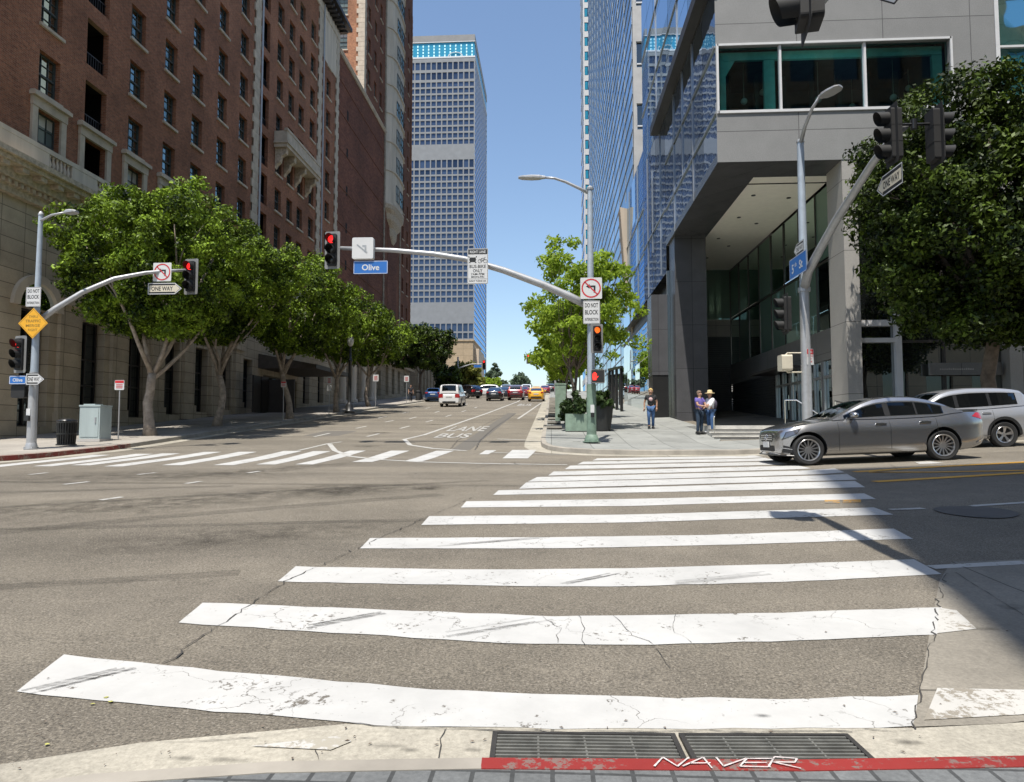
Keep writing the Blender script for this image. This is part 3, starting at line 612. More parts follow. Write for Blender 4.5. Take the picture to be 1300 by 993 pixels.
# tyre rubber
def smear(px, mat='rubber', dz=.0072): return pxs('tyre_mark', px, M[mat], dz)
def skid(p, q, n, wd, spread, mat='rubber', seed=1):
    r = random.Random(seed); a, b = g(*p), g(*q); d = Vector((b[0]-a[0], b[1]-a[1])).normalized()
    for i in range(n):
        o = r.uniform(-spread, spread); t0, t1 = r.uniform(0,.25), r.uniform(.7,1)
        A_ = lerp(a, b, t0); B_ = lerp(a, b, t1); w_ = wd*r.uniform(.5,1.2)
        line('tyre_mark', [(A_[0]-d.y*o, A_[1]+d.x*o), (B_[0]-d.y*o, B_[1]+d.x*o)], w_, M[mat], .0072)
skid((28,881),(172,847), 6, .022, .05, seed=1); skid((376,801),(498,778), 5, .03, .05, seed=2); skid((712,743),(785,728), 4, .03, .04, seed=3)
skid((560,808),(700,785), 4, .03, .06, 'rubber_soft', 4); skid((545,695),(705,683), 4, .05, .06, 'rubber_soft', 5); skid((820,744),(1000,725), 3, .04, .05, 'rubber_soft', 6); skid((345,905),(400,893), 2, .006, .01, 'rubber', 7); skid((840,872),(900,860), 2, .006, .02, 'rubber_soft', 8)
sheet('worn_paint', [g(318,950),g(440,936),g(446,944),g(420,955)], M['faded_gutter'], .0075, .05); sheet('worn_paint', [g(1190,806),g(1192,773),g(1214,776),g(1240,800)], M['faded_paint'], .0075, .08)
for a, b, wd in [((-9,4.6),(-1.5,9.6),.3),((-10,6.6),(-1,11.5),.22),((-8,3.6),(-2.5,5.4),.2),((-13,8),(-5,10.5),.25),((-12,11.0),(2,10.6),.25),((-11,6.2),(3,8.3),.16)]:
    d = Vector((b[0]-a[0], b[1]-a[1])).normalized(); nn = (-d.y*wd, d.x*wd)
    sheet('tyre_mark', [a, b, (b[0]+nn[0], b[1]+nn[1]), (a[0]+nn[0], a[1]+nn[1])], M['rubber_soft'], .003)
def stain(x, y, rx, ry, mat='stain', rz=0):
    mb = MB(); pts = []; vs = [(0,0,0)]; k = 28
    for j in (.5,1):
        for i in range(k): vs.append((math.cos(2*PI*i/k)*j, math.sin(2*PI*i/k)*j, 0))
    fs = [(0,1+i,1+(i+1)%k) for i in range(k)] + [(1+i,1+k+i,1+k+(i+1)%k,1+(i+1)%k) for i in range(k)]
    for v in vs: pass
    mb.add(vs, fs); me = mb.mesh('stain', M[mat])
    for v in me.vertices:
        wx = x+(v.co.x*rx*math.cos(rz)-v.co.y*ry*math.sin(rz)); wy = y+(v.co.x*rx*math.sin(rz)+v.co.y*ry*math.cos(rz)); v.co.z = G(wx, wy)-G(x, y)
    o = link('road_stain', me, None, (x, y, G(x, y)+(.0088 if rx < .3 else .0022))); o.scale = (rx, ry, 1); o.rotation_euler[2] = rz
    tag(o, kind='structure')
stain(-1.9, 10.45, .38, .32); stain(-3.1,10.2,1.2,.9,'stain_soft'); stain(-7.5,12.2,4,1.6,'stain_soft',R(12)); stain(-4.6,9.2,3.4,1.1,'stain_soft',R(35)); stain(-8,7.6,4,1.3,'stain_soft',R(18)); stain(-3,6.9,2.4,.7,'stain_soft',R(22)); stain(-5.6,14,2.8,.7,'stain_soft',R(60))
stain(2.4,14.7,.8,.35,'stain'); stain(-6,21.8,.6,.3); stain(-7,27.5,.7,.4,'stain'); stain(-5.7,33,.6,.4,'stain')
for px_, rx_, ry_ in [((490,950),.10,.02),((300,968),.12,.025),((230,965),.06,.02),((520,955),.05,.02),((968,911),.045,.02),((1120,600),.2,.1),((600,955),.05,.02),((1150,945),.08,.03),((1250,800),.1,.04)]:
    c = g(*px_); stain(c[0], c[1], rx_, ry_)
    o = bpy.data.objects[-1] if False else None
for px_ in [(60,948),(118,896),(134,888),(140,893)]:
    c = g(*px_); jr = random.Random(int(px_[0])); mb = MB(); k = 9
    mb.poly([(c[0]+jr.uniform(.005,.016)*math.cos(2*PI*i/k), c[1]+jr.uniform(.004,.012)*math.sin(2*PI*i/k), G(*c)+.0085) for i in range(k)]); structure('yellow_mark', mb, M['mark_yellow'])
jr = random.Random(77); mb = MB()
for i in range(240):
    x, y = (jr.uniform(-3,3), jr.uniform(2.45,7)) if i < 150 else (jr.uniform(-2.2,2.2), jr.uniform(2.45,2.95)); s = jr.uniform(.004,.012); a = jr.uniform(0,6.28); z = G(x,y)+.0088
    mb.add([(x+s*math.cos(a),y+s*math.sin(a),z),(x-s*.4*math.sin(a),y+s*.4*math.cos(a),z+.004),(x-s*math.cos(a),y-s*math.sin(a),z),(x+s*.4*math.sin(a),y-s*.4*math.cos(a),z+.003)], [(0,1,2,3)])
tag(mb.build('road_grit', M['bark_dark']), 'dark grit and leaf crumbs scattered over the near road and gutter', 'grit', kind='stuff')
# storm drains: two gratings side by side in the gutter
def grate(x0, x1, y0, y1, slope, label):
    zc = G(x0, y0)+.006
    t = thing('storm_drain', label, 'drain grate', (x0, y0, zc), rz=math.atan(slope), group='drain grates in the near gutter')
    L, W = x1-x0, y1-y0
    mb = MB(); mb.box(0, L, 0, W, 0, .004); mb.build('pit_shade_plate', M['drop'], t)  # flat dark plate painted in place of the shaded hole
    mb = MB(); mb.box(0, L, 0, .018, .004, .016); mb.box(0, L, W-.018, W, .004, .016); mb.box(0, .02, .018, W-.018, .004, .016); mb.box(L-.02, L, .018, W-.018, .004, .016); mb.build('grate_frame', M['iron_dark'], t)
    mb = MB(); k = 9
    for i in range(k):
        y = .028+(W-.056)*i/(k-1); mb.box(.021, L-.021, y-.0048, y+.0048, .004, .014)
    for i in range(1, 4): mb.box(L*i/4-.004, L*i/4+.004, .02, W-.02, .0045, .011)
    mb.build('grate_bars', M['iron'], t); return t
grate(-.235,.505,2.575,2.86,.03,'left of the two iron drain gratings, at the start of the red kerb')
grate(.525,1.21,2.60,2.885,.05,'right of the two iron drain gratings in the gutter, its back edge browned by rust')
# ------------------------------------------------------------------ lettering
TC = {}
def text_raw(s, bold=.0):
    key = (s, bold)
    if key not in TC:
        cu = bpy.data.curves.new('lettering', 'FONT'); cu.body = s; cu.align_x = 'CENTER'; cu.resolution_u = 3; cu.offset = bold
        ob = bpy.data.objects.new('lettering', cu); COL.objects.link(ob)
        dg = bpy.context.evaluated_depsgraph_get(); dg.update()
        me = bpy.data.meshes.new_from_object(ob.evaluated_get(dg))
        vs = [v.co.copy() for v in me.vertices]; fs = [tuple(p.vertices) for p in me.polygons]
        bpy.data.objects.remove(ob); bpy.data.curves.remove(cu); bpy.data.meshes.remove(me)
        x0 = min(v.x for v in vs); x1 = max(v.x for v in vs); y0 = min(v.y for v in vs); y1 = max(v.y for v in vs)
        TC[key] = ([((v.x-(x0+x1)/2)/(x1-x0), (v.y-(y0+y1)/2)/(y1-y0)) for v in vs], fs, (x1-x0)/(y1-y0))
    return TC[key]
def put_text(mb, s, w=None, h=None, c=(0,0), fn=None, bold=.012, m=0):
    """lettering of width w and height h centred at c on a plane; fn maps (u,v) to a point"""
    v, f, asp = text_raw(s, bold)
    if w is None: w = h*asp
    if h is None: h = w/asp
    mb.add([fn(c[0]+a*w, c[1]+b*h) for a, b in v], f, m)
def front(d=-.006): return lambda u, v: (u, d, v)          # sign faces look along -Y, u to the right, v up
def rrect(w, h, r, n=4):
    pts = []
    for cx, cy, a0 in ((w/2-r,h/2-r,0),(-w/2+r,h/2-r,90),(-w/2+r,-h/2+r,180),(w/2-r,-h/2+r,270)):
        pts += [(cx+r*math.cos(R(a0+90*i/n)), cy+r*math.sin(R(a0+90*i/n))) for i in range(n+1)]
    return pts
def plate(t, pts, mat, name='plate', y0=0, th=.004):
    mb = MB(); mb.prism([(u, y0-th, v) for u, v in pts], (0, th, 0)); return mb.build(name, mat, t)
def flat(t, polys, mat, name, d=-.006):
    mb = MB()
    for p in polys: mb.poly([(u, d, v) for u, v in p])
    return mb.build(name, mat, t, fix=False)
def ringpts(r, n=40): return [(r*math.cos(2*PI*i/n), r*math.sin(2*PI*i/n)) for i in range(n)]
def ring(mb, r0, r1, d, c=(0,0), n=40, fn=None):
    f = front(d); a = [f(c[0]+u, c[1]+v) for u, v in ringpts(r0, n)]; b = [f(c[0]+u, c[1]+v) for u, v in ringpts(r1, n)]
    mb.add(a+b, [(i, (i+1)%n, n+(i+1)%n, n+i) for i in range(n)])
def border(t, w, h, r, wd, mat, name='border', d=-.0055, inset=.012):
    a = rrect(w-2*inset, h-2*inset, r); b = rrect(w-2*inset-2*wd, h-2*inset-2*wd, max(.002, r-wd)); n = len(a)
    mb = MB(); mb.add([(u,d,v) for u,v in a]+[(u,d,v) for u,v in b], [(i,(i+1)%n,n+(i+1)%n,n+i) for i in range(n)]); return mb.build(name, mat, t)
def bracket(t, h=.5, x=0, depth=.10):
    mb = MB(); mb.box(x-.02, x+.02, .004, .018, -h/2, h/2)
    for z in (-h*.32, h*.32): mb.box(x-.03, x+.03, .0185, depth, z-.015, z+.015)
    return mb.build('bracket', M['galv'], t)
def lettering(t, rows, mat, d=-.006, bold=.012, name='lettering'):
    mb = MB()
    for s, w, h, cx, cy in rows: put_text(mb, s, w, h, (cx, cy), front(d), bold)
    return mb.build(name, mat, t, fix=False)
def sign_at(cls, label, px, Y, rz=0, cat='sign', group=None):
    p = hy(px[0], px[1], Y); return thing(cls, label, cat, p, rz=rz, group=group)
ARROW_L = [(-.33,.10),(-.05,.34),(-.05,.19),(.20,.19),(.20,-.36),(.07,-.36),(.07,.02),(-.05,.02),(-.05,-.13)]
def turn_sign(px, Y, s, label):
    t = sign_at('no_left_turn_sign', label, px, Y)
    plate(t, rrect(s, s, .03), M['sign_white']); bracket(t, s*.9)
    # bent arrow
    k = s*.72
    a = [[(.16*k,-.30*k),(.28*k,-.30*k),(.28*k,.18*k),(.16*k,.06*k)],[(.16*k,.06*k),(.28*k,.18*k),(-.10*k,.18*k),(-.10*k,.06*k)],[(-.10*k,.27*k),(-.10*k,-.03*k),(-.34*k,.12*k)]]
    flat(t, a, M['sign_black'], 'arrow', -.006)
    mb = MB(); ring(mb, s*.45, s*.385, -.0075); c = math.cos(R(45)); q = .032*s
    mb.poly([(-.40*s*c-q, -.0075, .40*s*c-q*.2), (-.40*s*c+q*.4, -.0075, .40*s*c+q), (.40*s*c+q, -.0075, -.40*s*c+q*.2), (.40*s*c-q*.4, -.0075, -.40*s*c-q)])
    mb.build('prohibition_ring', M['sign_red'], t); return t
def block_sign(px, Y, w, h, label):
    t = sign_at('do_not_block_sign', label, px, Y)
    plate(t, rrect(w, h, .03), M['sign_white']); border(t, w, h, .025, .008, M['sign_black']); bracket(t, h*.9)
    lettering(t, [('DO NOT', w*.78, h*.19, 0, h*.30), ('BLOCK', w*.78, h*.20, 0, h*.0), ('INTERSECTION', w*.8, h*.13, 0, -h*.31)], M['sign_black'], bold=.02); return t
def oneway(loc, rz, w, h, right, label, cream=False):
    t = thing('one_way_sign', label, 'sign', loc, rz=rz)
    s = 1 if right else -1; hd = h*.62
    out = [(-w/2,-h/2),(w/2-hd,-h/2),(w/2,0),(w/2-hd,h/2),(-w/2,h/2)]
    out = [(s*u, v) for u, v in out]
    plate(t, out, M['sign_black']); bracket(t, h*.9)
    sc_ = lambda k, e: [(s*(-w/2+e), -h/2+e), (s*(w/2-hd-e*.3), -h/2+e), (s*(w/2-e*1.6), 0), (s*(w/2-hd-e*.3), h/2-e), (s*(-w/2+e), h/2-e)]
    a = sc_(1, .012); b = sc_(1, .032)
    mb = MB(); mb.add([(u,-.0055,v) for u,v in a]+[(u,-.0055,v) for u,v in b], [(i,(i+1)%5,5+(i+1)%5,5+i) for i in range(5)]); mb.build('border', M['sign_white'], t)
    face = M['sign_cream'] if cream else M['sign_white']
    i_ = [(s*(-w/2+.055),-h*.27),(s*(w/2-hd-.0),-h*.27),(s*(w/2-hd),-h*.36),(s*(w/2-.075),0),(s*(w/2-hd),h*.36),(s*(w/2-hd),h*.27),(s*(-w/2+.055),h*.27)]
    flat(t, [i_], face, 'arrow_panel', -.0062)
    lettering(t, [('ONE WAY', w*.62, h*.36, -s*w*.08, 0)], M['sign_black'], -.008, .02); return t
def street_sign(loc, rz, w, h, txt, label, hh=.5, sup=None):
    t = thing('street_name_sign', label, 'sign', loc, rz=rz)
    plate(t, rrect(w, h, .03), M['sign_blue']); border(t, w, h, .03, .014, M['sign_white'], inset=.008); bracket(t, h*.9, 0)
    rows = [(txt, None, h*hh, 0, 0)] if not sup else sup
    if txt:
        mb = MB()
        for s, ww, h_, cx, cy in rows: put_text(mb, s, ww, h_, (cx, cy), front(-.006), .02)
        mb.build('lettering', M['sign_white'], t, fix=False)
    return t
# ------------------------------------------------------------------ traffic signals
SIG = {}
def signal_parts(t, lit, s=1.0, plate='grey_box'):
    """three-lamp head about 1 m tall facing -Y, centred on the Empty"""
    key = (lit, s, plate)
    H = .98*s; W = .30*s
    if key not in SIG:
        d = {}
        mb = MB(); mb.prism([(u, -.10*s, v) for u, v in rrect(W, H, .04*s)], (0, .2*s, 0)); 
        for k in (-1, 0): mb.box(-W/2-.004, W/2+.004, -.104*s, .104*s, (k+.5)*.32*s-.006, (k+.5)*.32*s+.006)
        d['housing'] = mb.mesh('housing', M['black_matte'])
        a = rrect(W*1.62, H*1.18, .05*s); b = rrect(W*1.0, H*1.0, .04*s); n = len(a); mb = MB()
        y = -.03*s
        mb.add([(u,y,v) for u,v in a]+[(u,y,v) for u,v in b]+[(u,y+.006,v) for u,v in a]+[(u,y+.006,v) for u,v in b],
               [(i,(i+1)%n,n+(i+1)%n,n+i) for i in range(n)]+[(2*n+i,3*n+i,3*n+(i+1)%n,2*n+(i+1)%n) for i in range(n)]+[(i,2*n+i,2*n+(i+1)%n,(i+1)%n) for i in range(n)])
        d['backplate'] = mb.mesh('backplate', M[plate])
        for k in range(3):
            z = (1-k)*.32*s
            mb = MB(); mb.lathe([(0,-.128*s),(.07*s,-.122*s),(.118*s,-.105*s)], 24, axis='y', c=(0,0,z))
            on = (k == 0 and lit)
            d['lens%d' % k] = mb.mesh('lens', M[lit] if on else M['lens_off'], 180)
            mb = MB(); n = 22; vs = []
            for i in range(n+1):
                a_ = R(-62 + 304*i/n); ln = .24*s*(.55+.45*(1+math.sin(a_))/2) if True else 0
                for rr, yy in ((.13*s,-.10*s),(.132*s,-.10*s-ln),(.126*s,-.10*s-ln),(.124*s,-.10*s)):
                    vs.append((rr*math.cos(a_), yy, z+rr*math.sin(a_)))
            mb.add(vs, [(i*4+j,(i+1)*4+j,(i+1)*4+(j+1)%4,i*4+(j+1)%4) for i in range(n) for j in range(4)])
            d['visor%d' % k] = mb.mesh('visor', M['black_matte'], 30)
        SIG[key] = d
    for k, me in SIG[key].items(): link(k.rstrip('012'), me, t)
    return t
def signal(loc, rz, lit, label, s=1.0, group='traffic signal heads'):
    return signal_parts(thing('traffic_signal', label, 'traffic light', loc, rz=rz, group=group), lit, s, 'grey_box' if lit else 'black_matte')  # unlit heads: silhouette shade put into the black backplate colour
def luminaire(mb, p, d, L=.72, W=.30, up=.0):
    """cobra head starting at p and pointing along the plan direction d"""
    d = Vector((d[0], d[1], up)).normalized(); s = Vector((-d.y, d.x, 0)).normalized(); u = d.cross(s)*-1
    if u.z < 0: u = -u
    prof = [(0,.05,.05),(.12,.07,.06),(.22,.12,.07),(.5,.15,.07),(.85,.14,.05),(1,.08,.03)]
    vs = []
    for t, wd, h in prof:
        c = Vector(p) + d*(t*L); wd *= W/.3
        for a, b in ((-1,-.6),(-1,.2),(-.5,1),(.5,1),(1,.2),(1,-.6)): vs.append(c + s*(wd*a) + u*(h*b))
    n = 6; mb.add(vs, [(i*n+j,i*n+(j+1)%n,(i+1)*n+(j+1)%n,(i+1)*n+j) for i in range(len(prof)-1) for j in range(n)]+[tuple(range(n)),tuple(range(n*(len(prof)-1),n*len(prof)))])
def base(t, x, y, z, r=.2, mat='galv'):
    mb = MB(); mb.lathe([(0,0),(r*1.5,0),(r*1.5,.03),(r*1.2,.03),(r*1.2,.1),(r*.9,.22),(r*.75,.25)], 16, c=(x,y,z))
    for a in range(4): mb.box(x+r*1.25*math.cos(R(45+90*a))-.02, x+r*1.25*math.cos(R(45+90*a))+.02, y+r*1.25*math.sin(R(45+90*a))-.02, y+r*1.25*math.sin(R(45+90*a))+.02, z+.03, z+.07)
    return mb.build('pole_base', M[mat], t, 40)

# ---- left mast-arm pole
X, Y = -14.72, 18.6; zb = G(X,Y)+HK
t = thing('signal_pole', 'grey mast arm pole with a street lamp before the stone hotel base', 'pole', (X,Y,zb))
zt = hy(50,274,Y)[2]; xt = hy(50,274,Y)[0]
za = hy(41,430,Y)[2]
mb = MB(); mb.path([(X,Y,zb+.03),(X,Y,zb+2.2)], [.125,.115], 14); mb.build('lower_pole', M['galv'], t, 40)
mb = MB(); mb.path([(X,Y,zb+2.2),(X+.0,Y,za),(X,Y,zt)], [.10,.09,.06], 14); mb.build('pole', M['galv_blue'], t, 40)
base(t, X, Y, zb, .125)
pts = [hy(43,410,18.6), hy(70,392,18.8), hy(105,371,19.1), hy(145,354,19.5), hy(185,346.5,20.0), hy(215,344,20.4), hy(238,343,20.8)]
pts[0] = (X, Y, pts[0][2])
mb = MB(); mb.path(pts, [.085,.08,.072,.064,.056,.05,.045], 12); mb.build('mast_arm', M['galv'], t, 180)
mb = MB(); p = [(X,Y,zt-.15), hy(56,278,Y-.1), hy(66,273,Y-.2), hy(82,270,Y-.3)]; p[0] = (X, Y, p[0][2]); mb.path(p, [.04,.035,.032,.03], 8); mb.build('lamp_arm', M['galv'], t, 180)
mb = MB(); luminaire(mb, p[-1], (1,-.15), .42, .26); mb.build('luminaire', M['galv'], t)
mb = MB(); mb.lathe([(0,.0),(.07,0),(.07,.05),(.03,.12),(0,.14)], 12, c=(X,Y,zt)); mb.build('pole_cap', M['galv'], t)
Ys = Y-.16
block_sign((42.5,377), Ys, .44, .56, 'white do-not-block sign on the leftmost mast arm pole, above the yellow diamond')
t = sign_at('merge_sign', 'yellow diamond sign about merging traffic on the left pole', (42,410.5), Ys-.03); s = .62
dm = [(0,-s*.707),(s*.707,0),(0,s*.707),(-s*.707,0)]
plate(t, dm, M['sign_yellow']); bracket(t, .5)
q = [(a*.93, b*.93) for a, b in dm]; r_ = [(a*.89, b*.89) for a, b in dm]
mb = MB(); mb.add([(u,-.0055,v) for u,v in q]+[(u,-.0055,v) for u,v in r_], [(i,(i+1)%4,4+(i+1)%4,4+i) for i in range(4)]); mb.build('border', M['sign_dark_y'], t)
lettering(t, [('THRU', .28, .075, 0, .19), ('TRAFFIC', .46, .08, 0, .065), ('MERGE', .42, .08, 0, -.065), ('RIGHT', .28, .075, 0, -.19)], M['sign_dark_y'], bold=.02)
p = hy(27,450,Y-.05); signal(p, R(-14), 'red_on', 'traffic signal with red lit, on the side of the left pole under the yellow diamond', .92)
street_sign(hy(22.5,482.5,Ys-.02), R(0), .50, .24, 'Olive', 'small blue name plate on the left pole, half behind a black arrow sign', .42)
oneway((lambda q: (q[0], q[1], q[2]))(hy(45,481.5,Ys-.06)), 0, .56, .33, True, 'small black one-way arrow sign low on the left pole')
t = sign_at('pedestrian_signal', 'dark pedestrian signal box seen from behind on the left pole', (26.5,497), Y, cat='pedestrian signal')
mb = MB(); mb.prism([(u,-.12,v) for u,v in rrect(.40,.38,.06)], (0,.24,0)); mb.build('housing', M['black_matte'], t)
mb = MB(); mb.box(.2,.36,-.02,.02,.08,.12); mb.box(.2,.36,-.02,.02,-.12,-.08); mb.build('bracket', M['black'], t)
t = thing('push_button', 'white pedestrian push button plate on the left pole', 'push button', (X-.03,Y-.125,zb+1.05), rz=0)
plate(t, rrect(.12,.2,.01), M['sign_white']); mb = MB(); mb.prism([(u,-.06,v-.17) for u,v in rrect(.12,.16,.03)], (0,.06,0)); mb.build('button_box', M['black'], t)
turn_sign((206,345.5), 20.2, .58, 'square no-left-turn sign hanging from the left mast arm in front of the ficus')
oneway(hy(209.5,366.5,20.15), 0, 1.10, .37, True, 'cream one-way arrow sign under the square turn sign, against the leafy tree', True)
signal(hy(243.5,351.5,20.7), R(-8), 'red_on', 'traffic signal with red lit at the tip of the left mast arm, against the trees', .98)
mb = MB(); 
# ---- middle mast-arm pole
X, Y = 1.27, 21.75; zb = G(X,Y)+HK
t = thing('signal_pole', 'mast arm pole with green painted foot and curved street lamp at the far corner', 'pole', (X,Y,zb))
zg = hy(751,488,Y)[2]; zt = hy(748,241,Y)[2]
mb = MB(); mb.path([(X,Y,zb+.03),(X,Y,zg)], [.155,.15], 16); mb.build('lower_pole', M['green_pole'], t, 40)
mb = MB(); mb.path([(X,Y,zg),(X,Y,hy(750,390,Y)[2]),(X,Y,zt)], [.13,.11,.085], 16); mb.build('pole', M['galv_blue'], t, 40)
base(t, X, Y, zb, .19, 'green_pole')
pts = [(X,Y,hy(748,390,Y)[2]), hy(722,376,Y-.05), hy(690,362,Y-.1), hy(640,343.5,Y-.2), hy(590,329,Y-.3), hy(550,322.5,Y-.4), hy(500,318,Y-.45), hy(430,315,Y-.5)]
mb = MB(); mb.path(pts, [.13,.125,.118,.105,.092,.082,.072,.06], 14); mb.build('mast_arm', M['galv'], t, 180)
pts = [(X,Y,zt-.12), hy(735,239,Y-.05), hy(718,231,Y-.1), hy(704,226.5,Y-.15), hy(692,225.5,Y-.2)]
mb = MB(); mb.path(pts, [.055,.05,.045,.04,.04], 10); mb.build('lamp_arm', M['galv'], t, 180)
mb = MB(); luminaire(mb, pts[-1], (-1,-.05), .86, .3); mb.build('luminaire', M['galv'], t)
mb = MB(); mb.lathe([(0,.0),(.11,0),(.11,.06),(.05,.12),(0,.14)], 12, c=(X,Y,zt)); mb.build('pole_cap', M['galv'], t)
Ys = Y-.2
signal(hy(422.5,318,Y-.5), R(-6), 'red_on', 'red-lit traffic signal at the tip of the long mast arm beside the large blue sign', 1.05)
t = sign_at('blank_out_sign', 'unlit white electronic sign box with a grey struck-out turn arrow, on the long mast arm', (461.5,316), Ys-.42)
mb = MB(); mb.prism([(u,-.10,v) for u,v in rrect(.68,.68,.05)], (0,.2,0)); mb.build('housing', M['sign_white'], t)
k = .46; a = [[(.14*k,-.30*k),(.26*k,-.30*k),(.26*k,.20*k),(.14*k,.08*k)],[(.14*k,.08*k),(.26*k,.20*k),(-.02*k,.20*k),(-.02*k,.08*k)],[(-.42*k,.22*k),(-.36*k,.27*k),(.34*k,-.30*k),(.28*k,-.36*k)]]
flat(t, a[:2], M['sign_grey'], 'arrow', -.106); flat(t, a[2:], M['sign_grey'], 'slash', -.108)
street_sign(hy(470.5,339.5,Ys-.46), 0, 1.10, .42, 'Olive', 'large blue street name sign hanging under the long mast arm', .46)
t = sign_at('bus_lane_sign', 'tall white right lane bus and bike sign on the mast arm before the tower', (606.5,338), Ys-.32); w_, h_ = .66, 1.14
plate(t, rrect(w_, h_, .04), M['sign_white']); border(t, w_, h_, .03, .010, M['sign_black']); bracket(t, 1.0)
flat(t, [[(-.30,.38),(.30,.38),(.30,.535),(-.30,.535)]], M['sign_black'], 'header', -.006)
lettering(t, [('RIGHT LANE', .5, .085, 0, .457)], M['sign_white'], -.008, .02, 'header_lettering')
lettering(t, [('BUS-BIKE', .52, .105, 0, -.01), ('ONLY', .30, .10, 0, -.145), ('7AM-7PM', .42, .07, 0, -.255), ('MON-FRI', .40, .065, 0, -.345), ('RIGHT TURNS OK', .54, .055, 0, -.475)], M['sign_black'], -.006, .015)
flat(t, [[(-.30,-.412),(.30,-.412),(.30,-.405),(-.30,-.405)]], M['sign_black'], 'divider', -.006)
flat(t, [[(-.25,.13),(-.07,.13),(-.05,.22),(-.07,.28),(-.25,.28),(-.27,.22)],[(-.28,.10),(-.23,.10),(-.23,.126),(-.28,.126)],[(-.09,.10),(-.04,.10),(-.04,.126),(-.09,.126)],[(-.29,.28),(-.25,.285),(-.27,.32),(-.30,.315)],[(-.07,.285),(-.03,.28),(-.02,.315),(-.05,.32)]], M['sign_black'], 'bus_symbol', -.006)
mb = MB(); 
for cx in (.07, .24):
    f = front(-.006); n = 20; a = [f(cx+.065*math.cos(2*PI*i/n), .16+.065*math.sin(2*PI*i/n)) for i in range(n)]; b = [f(cx+.052*math.cos(2*PI*i/n), .16+.052*math.sin(2*PI*i/n)) for i in range(n)]
    mb.add(a+b, [(i,(i+1)%n,n+(i+1)%n,n+i) for i in range(n)])
for (x0,z0),(x1,z1) in [((.07,.16),(.12,.25)),((.12,.25),(.21,.25)),((.21,.25),(.24,.16)),((.12,.25),(.16,.16)),((.16,.16),(.21,.25)),((.07,.16),(.16,.16)),((.20,.28),(.25,.28))]:
    d = Vector((x1-x0, z1-z0)).normalized()*.006; mb.poly([(x0-d.y,-.0065,z0+d.x),(x1-d.y,-.0065,z1+d.x),(x1+d.y,-.0065,z1-d.x),(x0+d.y,-.0065,z0-d.x)])
mb.build('bicycle_symbol', M['sign_black'], t, fix=False)
turn_sign((750.5,366), Ys, .68, 'square no-left-turn sign on the green-footed corner pole, before the pale young tree')
block_sign((751,396.5), Ys, .53, .74, 'white do-not-block sign on the green-footed pole, just under a square turn sign')
signal(hy(757.5,430,Y-.28), R(6), 'orange_on', 'traffic signal with orange-red top lamp on the green-footed corner pole', .80)
t = sign_at('pedestrian_signal', 'pedestrian signal showing a red hand on the green-footed pole', (759,478), Y-.3, cat='pedestrian signal')
mb = MB(); mb.prism([(u,-.08,v) for u,v in rrect(.42,.42,.03)], (0,.18,0)); mb.build('housing', M['black_matte'], t)
border(t, .42, .42, .03, .02, M['grey_box'], 'bezel', -.084, .0)
hand = [[(-.16,-.12),(-.06,-.12),(-.03,-.03),(-.17,-.03)],[(-.17,-.03),(-.14,-.03),(-.14,.09),(-.165,.09)],[(-.135,-.03),(-.105,-.03),(-.105,.125),(-.135,.125)],[(-.10,-.03),(-.07,-.03),(-.07,.12),(-.10,.12)],[(-.065,-.03),(-.037,-.03),(-.04,.085),(-.062,.085)],[(-.035,-.035),(-.055,-.08),(0,.015),(.01,0)]]
flat(t, hand, M['hand_on'], 'hand_symbol', -.086)
t = thing('push_button', 'pale push button plate on the green lower pole', 'push button', (X+.02,Y-.165,zb+1.05), rz=0)
plate(t, rrect(.12,.25,.01), M['sign_white']); mb = MB(); mb.prism([(u,-.05,v-.2) for u,v in rrect(.11,.14,.02)], (0,.05,0)); mb.build('button_box', M['black'], t)

# ---- right mast-arm pole
X, Y = 7.35, 20.1; zb = G(X,Y)+HK
t = thing('signal_pole', 'mast arm pole with lamp standing behind the nose of the grey sedan', 'pole', (X,Y,zb))
za = hy(1020,368,Y)[2]; zt = hy(1016,181,Y)[2]
mb = MB(); mb.path([(X,Y,zb+.03),(X,Y,za)], [.145,.135], 16); mb.build('lower_pole', M['galv'], t, 40)
mb = MB(); mb.path([(X,Y,za),(X,Y,zt)], [.125,.095], 16); mb.build('pole', M['galv_blue'], t, 40)
base(t, X, Y, zb, .19)
pts = [(X,Y,za), hy(1026,345,19.7), hy(1042,315,18.9), hy(1062,279,17.9), hy(1085,243,16.7), hy(1108,207,15.5), hy(1130,178,14.5), hy(1150,160,13.95)]
mb = MB(); mb.path(pts, [.13,.125,.115,.105,.095,.085,.075,.065], 14); mb.build('mast_arm', M['galv'], t, 180)
mb = MB(); mb.lathe([(0,0),(.17,0),(.17,.12),(0,.12)], 14, c=(X,Y,za-.06)); mb.build('clamp', M['galv'], t)
pts = [(X,Y,zt-.05), hy(1022,160,19.6), hy(1031,138,19.1), hy(1040,124,18.8)]
mb = MB(); mb.path(pts, [.06,.05,.045,.04], 10); mb.build('lamp_arm', M['galv'], t, 180)
mb = MB(); luminaire(mb, pts[-1], (.55,-.7), .62, .4, .10); mb.build('luminaire', M['galv'], t)
mb = MB(); mb.lathe([(0,.0),(.115,0),(.115,.06),(.05,.1),(0,.12)], 12, c=(X,Y,zt)); mb.build('pole_cap', M['galv'], t)
ra = R(-90)     # faces -X
end = hy(1160,158,13.9)
t2 = thing('signal_bracket', 'dark cross bracket at the tip of the right mast arm between two signal heads', 'bracket', end, rz=0)
mb = MB(); mb.tube((-.45,0,0), (.55,0,0), .03, .03, 8); mb.lathe([(0,-.1),(.06,-.1),(.06,.1),(0,.1)], 10); mb.build('bracket_bar', M['black'], t2, 40)
signal(hy(1134,172,13.9), ra, None, 'dark traffic signal facing left, right above the slanting cream arrow sign', 1.06)
